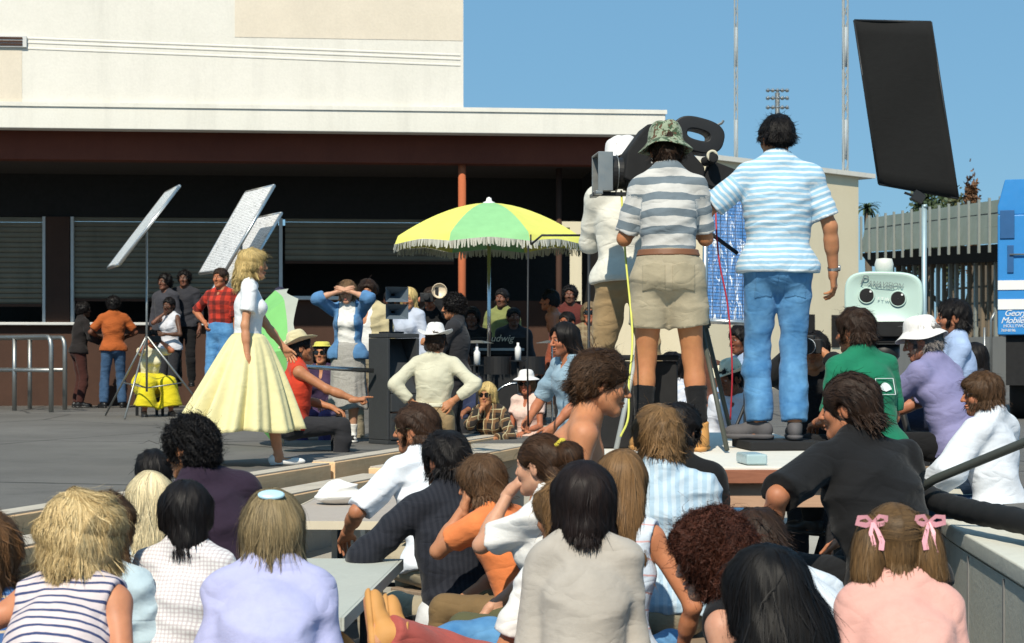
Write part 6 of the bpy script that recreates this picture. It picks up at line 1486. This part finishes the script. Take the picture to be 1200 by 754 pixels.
bw = person('older man in a white bucket hat and lavender shirt, leaning forward', h=1.76, yaw=48, head=(1080, 400, 10.4), sit=True, lean=24, skin=(.44, .19, .11), lod=1, hd=(22, 14, 0), wide=1.12, belly=.02, hair=H_short(n=.6, nape=-.06), tone=(.22, .20, .19), la=dict(t=(-.06, .62, .12), pole=(-1, 0, -.6)), ra=dict(t=(.10, .60, .14), pole=(1, 0, -.6)), wear=[T(C('muted lavender shirting', (.26, .25, .44)), .95, -.05, 'collar', folds=.008), PN(blackc), SH(leather), dict(k='glasses', mat=None, fmat=wire), dict(k='hat', mat=hatw, prof=BUCKET, wob=floppy, off=(0, -.010, .05), tilt=-4)])
bs = person('man in a light blue shirt with grey sideburns, in profile right of the bucket hat', h=1.76, yaw=84, head=(1116, 373, 11.6), sit=True, skin=(.38, .16, .085), lod=1, hd=(0, 2, 0), hair=H_short(vol=.022, nape=-.065), tone=BLACKH, wear=[T(C('light blue oxford', (.38, .50, .74)), 1.5, -.04, 'collar', folds=.008), PN(navy), SH(blk)])
dg = person('dark-haired girl in profile behind the man in glasses', sex='f', h=1.58, yaw=70, head=(1140, 420, 12.6), sit=True, skin=(.58, .36, .26), lod=2, hd=(15, 6, 0), hair=H_bob(vol=.022), tone=BLACKH, wear=[T(darkc, .8, -.04), PN(darkc), SH(blk)])
wg = person('man in glasses and a loose white shirt holding the handrail', h=1.72, yaw=48, head=(1150, 462, 9.6), sit=True, hip=.52, lean=8, skin=(.44, .18, .095), lod=1, hd=(38, 6, 0), hair=H_mop(vol=.020, sides=-.03, nape=-.08), tone=BROWN, la=dict(t=(-.30, .32, .07), pole=(-1, -.2, -.6), hand='grip', hdir=(-.5, .8, -.3), dors=(-.3, 0, 1)), wear=[T(C('cool white shirting', (.74, .78, .84)), 1.85, -.06, 'collar', folds=.014, freq=15, loose=.024, fit=.026), PN(denimd), SH(blk), dict(k='glasses', mat=None, fmat=plain('black frame', (.02, .015, .015), .4))])
for f_, lb in ((bh, 'stool under the straw-hatted man beyond the tripod'), (p1, 'stool under the light blue shirt behind the straw hat'), (p2, 'stool under the crouched pale top'), (p3, 'stool under the shadowed onlooker'), (gm_, 'stool under the green T-shirt'), (bw, 'stool under the man in the bucket hat'), (bs, 'stool under the man with grey sideburns'), (dg, 'stool under the dark-haired girl in profile'), (wg, 'low stool under the man in the loose white shirt')): stool(lb, f_)
# ================================================================== the audience, right to left
b7 = person('man in a black shirt hunched with his back turned, right of the white platform', h=1.80, yaw=30, head=(994, 479, 6.7), sit=True, lean=24, skin=(.44, .18, .09), lod=1, hd=(32, 6, 0), wide=1.2, la=dict(t=(-.42, .24, .10), pole=(-1, -.5, .1)), ra=dict(t=(.2, .5, .1), pole=(1, -.3, 0)), hair=H_short(vol=.026, nape=-.075, flow='back'), tone=DBROWN, wear=[T(blackc, .95, -.06, 'collar', folds=.010, freq=12, loose=.018, fit=.022), PN(blackc), SH(blk)])
pg = person('girl in a dusty pink blouse with two bunches tied in pink ribbons', sex='f', h=1.62, yaw=0, head=(1046, 636, 5.0), sit=True, lean=22, lean2=12, skin=LIGHT, lod=1, wide=.92, hd=(4, 8, 0), ra=dict(t=(.1, .36, .12), pole=(.15, -.5, -1)), la=dict(t=(-.1, .36, .12), pole=(-.15, -.5, -1)),
    hair=dict(vol=.014, nape=-.06, sides=-.02, len=.12, line=.07, mess=.06, lift=.003, lump=.002, w=.0015, n=1.7, bot=-.11, extra=[ell((s*.098, -.055, -.035), (.045, .058, .092)) for s in (-1, 1)] + [cap((s*.085, -.05, .05), (s*.105, -.06, -.10), .035, .046) for s in (-1, 1)], bounds=[(-.19, -.2, -.2), (.19, .1, .1)],
        flow=lambda p: np.where((np.abs(p[:, :1]) > .068) | (p[:, 2:3] < 0), np.stack([np.sign(p[:, 0])*.05, -p[:, 1]*0 - .05, -np.ones(len(p))], 1), np.stack([np.sign(p[:, 0])*1.0, -(p[:, 1] + .055)*4, (.055 - p[:, 2])*4], 1))),
    tone=(.13, .075, .032), wear=[T(pinkc, .75, -.04, 'collar', folds=.006, freq=12), PN(whitec), SH(whites)])
for s in (-1, 1):                                        # ribbons belong to her hair
    b = MB(); c = pg['hc'] + pg['Rh'] @ np.array([s*.082, -.085, .055]); q_ = lambda v: pg['place'](np.asarray(v)[None])[0]
    rbm = plain('pink satin', (.78, .36, .42), .35, bump=.1)
    def ribbon(pts, w):
        P = [c + pg['Rh'] @ np.array(p) for p in pts]; V = []
        for i, p in enumerate(P):
            t_ = nrm(P[min(i+1, len(P)-1)] - P[max(i-1, 0)]); sd = nrm(np.cross(t_, [0.1, 1, .2]))*w*(1 - .5*math.exp(-((i)/1.2)**2)); V += [q_(p - sd), q_(p + sd)]
        b.add(V, [[2*i, 2*i+1, 2*i+3, 2*i+2] for i in range(len(P)-1)])
    ribbon([(0, 0, 0), (s*.02, -.012, .016), (s*.042, -.012, .014), (s*.046, -.004, -.002), (s*.02, -.006, -.008), (0, 0, 0)], .008)
    ribbon([(0, 0, 0), (-s*.018, -.014, .018), (-s*.036, -.016, .014), (-s*.038, -.006, 0), (-s*.016, -.008, -.006), (0, 0, 0)], .008)
    ribbon([(0, -.004, 0), (s*.010, -.014, -.03), (s*.004, -.020, -.06), (s*.014, -.020, -.095)], .008); ribbon([(0, -.004, 0), (-s*.010, -.016, -.025), (-s*.020, -.022, -.055), (-s*.016, -.022, -.08)], .008)
    b.build('hair_ribbon', rbm, pg['obj'], smooth=True)
lb = person('person with very long black hair and a black top, nearest the lower right', sex='f', h=1.68, yaw=-6, head=(897, 700, 4.3), sit=True, lean=16, skin=TAN, lod=1, hd=(24, 10, 0), side=-4, hair=H_long(-.30, vol=.034, wide=.01, extra=[ell((.02, -.075, -.15), (.135, .075, .20)), cap((.05, -.09, -.26), (.10, -.09, -.30), .07, .07)], bounds=[(-.2, -.24, -.46), (.26, .1, .1)], mess=.09, lift=.006, n=1.5), tone=(.006, .005, .005), wear=[T(blackc, 1.7, -.04, folds=.008), PN(blackc), SH(blk)])
cr = person('woman with curly reddish-brown hair in profile, bare shoulder, looking down', sex='f', h=1.66, yaw=66, head=(832, 655, 5.05), sit=True, lean=18, skin=(.56, .30, .20), lod=1, hd=(18, 14, 0), hair=H_curly(vol=.046), tone=REDDISH, wear=[T(C('black vest cotton', (.012, .012, .014)), 0, -.04, 'tank'), PN(denimd), SH(blk)])
ws = person('person in a white T-shirt bent low, right of the curly reddish hair', h=1.74, yaw=34, head=(886, 640, 5.9), sit=True, lean=50, skin=TAN, lod=2, hd=(20, 30, 0), side=8, hair=H_short(), tone=DBROWN, la=dict(t=(-.1, .5, .0)), ra=dict(t=(.12, .5, .0)), wear=[T(C('bluish white jersey', (.72, .77, .82)), .8, -.05, folds=.008), PN(denimd), SH(blk)])
gs = person('dark bobbed-haired person in a grey long-sleeved shirt, sitting front centre', sex='f', h=1.70, yaw=-2, head=(684, 588, 5.6), sit=True, lean=14, lean2=8, skin=TAN, lod=1, wide=.92, hd=(3, 4, 0), la=dict(t=(-.13, .33, .08), pole=(-.2, -.5, -1)), ra=dict(t=(.12, .34, .1), pole=(.15, -.5, -1)), ll=dict(t=(-.64, .06, .20), pole=(-.2, .9, -.15), toe=(-.15, .50, .85), up=(1, 0, -.1)), rl=dict(t=(-.60, .22, .16), pole=(-.2, .9, -.15), toe=(-.15, .50, .85), up=(1, 0, -.1)),
    hair=H_bob(vol=.034, nape=-.105, sides=-.08, n=1.5), tone=(.016, .010, .009), wear=[T(C('warm grey jersey', (.44, .40, .35)), 1.9, -.05, folds=.009, freq=12), PN(C('faded red cotton', (.40, .09, .075)), 2.04, flare=.022, folds=.006), SH(tanl, type='boot', sc=.84)])
lh = person('woman with long light brown hair and a pale striped sundress beside the grey shirt', sex='f', h=1.68, yaw=-18, head=(728, 566, 6.2), sit=True, lean=10, skin=(.52, .21, .10), lod=1, hd=(4, 6, 6), ra=dict(t=(.22, .2, .0), pole=(1, -.6, 0)), hair=H_long(-.34, vol=.018, extra=back_mass(-.34, w=.85, x1=.06, yb=-.02), bounds=[(-.16, -.22, -.44), (.24, .1, .1)], n=1.8), tone=(.19, .105, .045),
    wear=[T(C('pale ticking', (.66, .74, .84), 'stripes', (.70, .42, .42), .06, .10), 0, -.04, 'tank'), PN(denim), SH(whites)])
wt_ = person('person in a white tee and gold watch, mostly hidden behind the grey long-sleeved shirt', h=1.76, yaw=40, head=(661, 604, 5.95), sit=True, lean=10, skin=(.50, .22, .11), lod=1, hd=(10, 8, 0), la=dict(t=(-.38, .28, -.14), pole=(-.6, -.3, -1), hand='relaxed', dors=(-.2, .2, 1)), ra=dict(t=(.2, .3, .1)), ll=dict(t=(-.56, .46, .14), pole=(-.6, .8, .4), toe=(-.5, .4, .8), up=(.6, -.4, .5)), rl=dict(t=(.1, .62, -.35)), hair=H_mop(vol=.024, sides=-.08, nape=-.13), tone=(.20, .11, .045), wear=[T(whitec, .75, -.04), PN(denim, 1.85, flare=.022), SH(tanl, type='boot'), dict(k='watch', mat=gold, side=-1)])
bl_ = person('brown-blond man in a pale blue checked shirt, seen from behind near the platform', h=1.76, yaw=-4, head=(770, 514, 7.0), sit=True, lean=10, skin=TAN, lod=1, hd=(26, 12, 0), hair=H_mop(vol=.030, sides=-.01, nape=-.085, fringe=0), tone=(.20, .115, .05), wear=[T(C('pale blue crinkle', (.42, .58, .72), 'vstripes', (.56, .68, .78), .035, .5), 1.4, -.05, 'collar', folds=.012, freq=18), PN(khaki), SH(blk)])
db_ = person('black-haired person in dark clothes squeezed between the blue shirt and the platform', h=1.68, yaw=-20, head=(797, 506, 7.5), sit=True, lean=8, skin=TAN, lod=2, hd=(-20, 8, 0), hair=H_short(vol=.026), tone=BLACKH, wear=[T(blackc, 1.7, -.04), PN(blackc), SH(blk), dict(k='glasses', mat=None, fmat=metal)])
sl_ = person('shirtless tanned young man in profile, looking down to the right', h=1.76, yaw=-90, head=(706, 450, 6.75), skin=(.54, .235, .115), lod=1, lean=8, lean2=14, hd=(2, 12, 0), la=dict(t=(-.14, .22, -.02), pole=(-.4, -1, -.2)), ra=dict(t=(.15, .20, -.06), pole=(.4, -1, -.2)), hair=H_short(vol=.028, nape=-.055, mess=.3, lift=.008, lump=.009, flow='back', line=.082, len=.06), tone=(.07, .036, .018), wear=[PN(denim), SH(blk)])
def scrunch(fig, off, r, mat, name):
    fo = folds(9, .010, 60); c = np.array(off); g = lambda P: np.sqrt((np.sqrt(((P - c)[:, 0])**2 + ((P - c)[:, 2])**2) - r)**2 + (P - c)[:, 1]**2) - .013 + fo(P)
    v, q = polygonize(g, c - .07, c + .07, .003); v = (v*fig['k']) @ fig['Rh'].T + fig['hc']; link(name, mesh(name, fig['place'](v), q, mat), fig['obj'])
pt = person('girl with a brown ponytail in a yellow ribbon, white T-shirt, hand at her chin', sex='f', h=1.62, yaw=62, head=(633, 546, 6.35), sit=True, lean=12, skin=LIGHT, lod=1, hd=(-2, 4, 0), la=dict(t=(-.02, .135, -.095), head=True, pole=(-.4, .5, -1), hand='soft', hdir=(.2, -.3, .5), dors=(-.4, .8, .3)), ra=dict(t=(.1, .42, .05)),
    hair=dict(vol=.016, nape=-.05, len=.09, line=.066, flow='back', mess=.1, lift=.004, lump=.003, extra=[ell((0, -.135, .035), (.058, .055, .058)), cap((0, -.13, .03), (0, -.155, -.05), .045, .030)], bounds=[(-.12, -.24, -.12)]), tone=(.055, .026, .012), wear=[T(whitec, .78, -.04, folds=.008), PN(olive), SH(whites)])
scrunch(pt, (0, -.098, .055), .034, C('yellow ribbon', (.72, .58, .06)), 'hair_ribbon')
ob_ = person('child with a brown mop of hair in an orange T-shirt, hand to the face', h=1.42, yaw=56, head=(563, 566, 6.85), sit=True, lean=26, skin=(.48, .22, .115), lod=1, hd=(18, 14, 0), la=dict(t=(-.035, .10, -.10), head=True, pole=(-.5, .2, -1), hand='soft', hdir=(.1, .0, 1), dors=(-.6, .7, 0)), ra=dict(t=(.05, .42, .02), pole=(.8, -.5, .2)), hair=H_mop(vol=.034, nape=-.11, sides=-.07), tone=(.11, .060, .030), wear=[T(C('coral orange jersey', (.80, .235, .075)), .6, -.03, folds=.006), PN(brownc), SH(tanl)])
sw_ = person('black-haired man in a dark ribbed sweater leaning on the far lunch table', h=1.74, yaw=26, head=(521, 540, 7.3), sit=True, lean=14, skin=(.30, .13, .07), lod=1, hd=(18, 6, 0), la=dict(t=(-.34, .36, .12), pole=(-1, -.4, -.4)), ra=dict(t=(.2, .4, .1)), hair=H_short(vol=.022, nape=-.075), tone=BLACKH, wear=[T(C('ribbed navy knit', (.016, .018, .026), 'vstripes', (.023, .025, .034), .022, .5, bump=.5), 1.88, .03, 'roll', folds=.008, fit=.022), PN(khaki, belt=blk, fit=.015), T(C('white shirt tail', (.72, .74, .76)), 0, -.08, fit=.012, name='shirt_tail'), SH(blk)])
wgl = person('brown-haired man in glasses and a white shirt, hand resting on the far lunch table', h=1.74, yaw=40, head=(487, 503, 8.5), sit=True, lean=16, skin=(.42, .18, .09), lod=1, hd=(34, 4, 0), la=dict(t=(-.30, .36, .13), pole=(-1, -.4, -.4), dors=(-.2, 0, 1)), hair=H_short(vol=.024, nape=-.075), tone=(.055, .028, .016), wear=[T(C('bright white cotton', (.80, .84, .90)), .95, -.04, 'collar', folds=.008), PN(khaki), SH(blk), dict(k='glasses', mat=None, fmat=wire)])
gingham = C('white gingham', (.80, .79, .78), 'plaid', (.52, .44, .46), .014, .4, bump=.2)
wb_ = person('black-haired woman in a white short-sleeved blouse with a red skirt', sex='f', h=1.64, yaw=-14, head=(217, 603, 6.0), sit=True, lean=14, skin=(.36, .16, .085), lod=1, hd=(34, 8, 0), ra=dict(t=(.16, .4, .1)), la=dict(t=(-.2, .26, .05), pole=(-1, -.6, -.4)), hair=H_bob(vol=.020, nape=-.125, sides=-.05), tone=BLACKH, wear=[T(gingham, .85, -.03, 'collar', folds=.008, loose=.02), PN(C('red gingham', (.62, .05, .035), 'plaid', (.75, .6, .56), .02, .35), .95, fit=.04, name='skirt'), SH(blk)])
pu = person('man with bushy black hair in a dark purple shirt leaning left towards the fair hair', h=1.76, yaw=24, head=(222, 526, 7.15), sit=True, lean=16, side=-12, skin=TAN, lod=1, hd=(40, 12, 0), hair=H_curly(vol=.026, nape=-.075, sides=-.0, wide=.002, curl=.005, len=.045), tone=(.010, .009, .010), wear=[T(C('aubergine cotton', (.030, .018, .035)), 1.7, -.05, 'crew', folds=.008), PN(blackc), SH(blk)])
pb_ = person('person with long platinum-blonde hair in a pale blue shirt', sex='f', h=1.60, yaw=8, head=(176, 588, 6.7), sit=True, lean=10, skin=LIGHT, lod=1, hd=(12, 6, 0), hair=H_long(-.22, vol=.024, n=1.4), tone=PLAT, wear=[T(C('ice blue cotton', (.62, .72, .80)), .9, -.04, 'collar', folds=.008), PN(denim), SH(whites)])
bb_ = person('person with wavy brown hair between the curly blonde and the platinum hair', sex='f', h=1.62, yaw=-12, head=(126, 620, 5.9), sit=True, lean=8, skin=TAN, lod=1, hd=(-10, 6, 0), hair=H_mop(vol=.030, nape=-.13, sides=-.09, wave=.006), tone=BROWN, wear=[T(C('light aqua cotton', (.55, .68, .74)), .8, -.04, 'collar'), PN(denim), SH(whites)])
dt = person('dark-haired person farthest left, mostly hidden behind the bushy black hair', h=1.66, yaw=10, head=(180, 556, 8.3), sit=True, skin=TAN, lod=2, hair=H_short(vol=.024), tone=BLACKH, wear=[T(darkc, .8, -.04), PN(denimd), SH(blk)])
st_ = person('woman with tousled golden blonde hair in a sleeveless navy and white striped top', sex='f', h=1.68, yaw=-10, head=(98, 630, 4.85), sit=True, lean=26, lean2=14, side=-3, skin=(.56, .24, .125), lod=1, hd=(-14, 4, 0), wide=1.0, la=dict(t=(-.26, .16, .05), pole=(-1, -.6, 0)), hair=H_mop(vol=.040, wide=.008, nape=-.085, sides=-.06, fringe=0, wave=.007, len=.13, n=3.0, mess=.10, lump=.014, lf=30, lift=.006, w=.0010, tip=(.86, .68, .38)), tone=(.58, .40, .17), wear=[T(C('navy pinstriped jersey', (.72, .62, .62), 'stripes', (.05, .07, .17), .027, .30), 0, -.04, 'tank', folds=.006, freq=12), PN(denim), SH(whites)])
la_ = person('woman with ash-blonde hair held by a pale blue barrette, in a lavender blouse', sex='f', h=1.66, yaw=4, head=(320, 620, 5.05), sit=True, lean=24, lean2=14, skin=LIGHT, lod=1, wide=.90, hd=(0, 10, 0), la=dict(t=(-.1, .36, .12), pole=(-.15, -.5, -1)), ra=dict(t=(.1, .36, .12), pole=(.15, -.5, -1)), hair=H_long(-.11, vol=.016, extra=back_mass(-.06, w=.84), n=2.2, mess=.055, lift=.004, bot=-.10, w=.0012), tone=(.25, .185, .095), wear=[T(lav, 1.75, -.04, 'crew', folds=.012, freq=11, loose=.016, fit=.024), PN(denim), SH(whites)])
b = MB(); M_ = la_['Rh'] @ rotx(R(52)); b.lathe([(.001, .006), (.022, .0055), (.026, .002), (.026, -.002)], c=la_['place']((la_['hc'] + la_['Rh'] @ np.array([0, -.094, .092]))[None])[0], M=M_, n=24, sx=1.5, sy=.7)
b.build('barrette', plain('pale blue plastic', (.45, .68, .78), .3), la_['obj'], smooth=True)
bp = person('person in a blue plaid shirt cut off by the left edge', h=1.74, yaw=4, head=(-14, 650, 5.1), sit=True, lean=10, skin=TAN, lod=1, hair=H_mop(vol=.024, sides=-.02), tone=(.14, .07, .03), wear=[T(C('blue madras plaid', (.10, .24, .52), 'plaid', (.05, .10, .30), .10, .45, c3=(.75, .62, .45)), .9, -.04, 'collar', folds=.007), PN(denim), SH(whites)])
for f_, lb in ((b7, 'stool under the man in the black shirt'), (ws, 'stool under the bent white T-shirt'), (lh, 'stool under the striped sundress'), (wt_, 'stool under the hidden white tee'), (bl_, 'stool under the pale blue checked shirt'), (db_, 'stool under the dark-clothed person by the platform'), (pt, 'stool under the ponytailed girl'), (ob_, 'stool under the child in orange'), (sw_, 'stool under the dark sweater'), (wgl, 'stool under the man in glasses at the lunch table'), (wb_, 'stool under the white blouse and red skirt'), (pu, 'stool under the dark purple shirt'), (pb_, 'stool under the platinum hair'), (bb_, 'stool under the wavy brown hair'), (dt, 'stool under the dark head farthest left'), (cr, 'stool under the curly reddish hair')): stool(lb, f_)
# printed emblem on the back of the green shirt
w_ = gm_; c = w_['ch'] - w_['uu_f'][:, 1]*.140*w_['k'] - w_['uu_f'][:, 2]*.02 + w_['uu_f'][:, 0]*.02
Mx = np.stack([w_['uu_f'][:, 0], w_['uu_f'][:, 2], -w_['uu_f'][:, 1]], 1)
b = MB(); fan = [(0, -.028)] + [(.042*math.cos(a), -.028 + .050*math.sin(a)) for a in np.linspace(.25, 2.9, 13)]
b.add([w_['place']((c + Mx @ np.array([x, y, .004]))[None])[0] for x, y in fan], [[0, i, i+1] for i in range(1, 13)])
for p_, q_ in (((-.06, -.045), (.06, -.045)), ((.06, -.045), (.06, .045)), ((.06, .045), (-.06, .045)), ((-.06, .045), (-.06, -.045))):
    b.tube([w_['place']((c + Mx @ np.array([*p_, .004]))[None])[0], w_['place']((c + Mx @ np.array([*q_, .004]))[None])[0]], .002, 5)
b.build('printed_emblem', plain('white print', (.72, .78, .78), .8), w_['obj'])
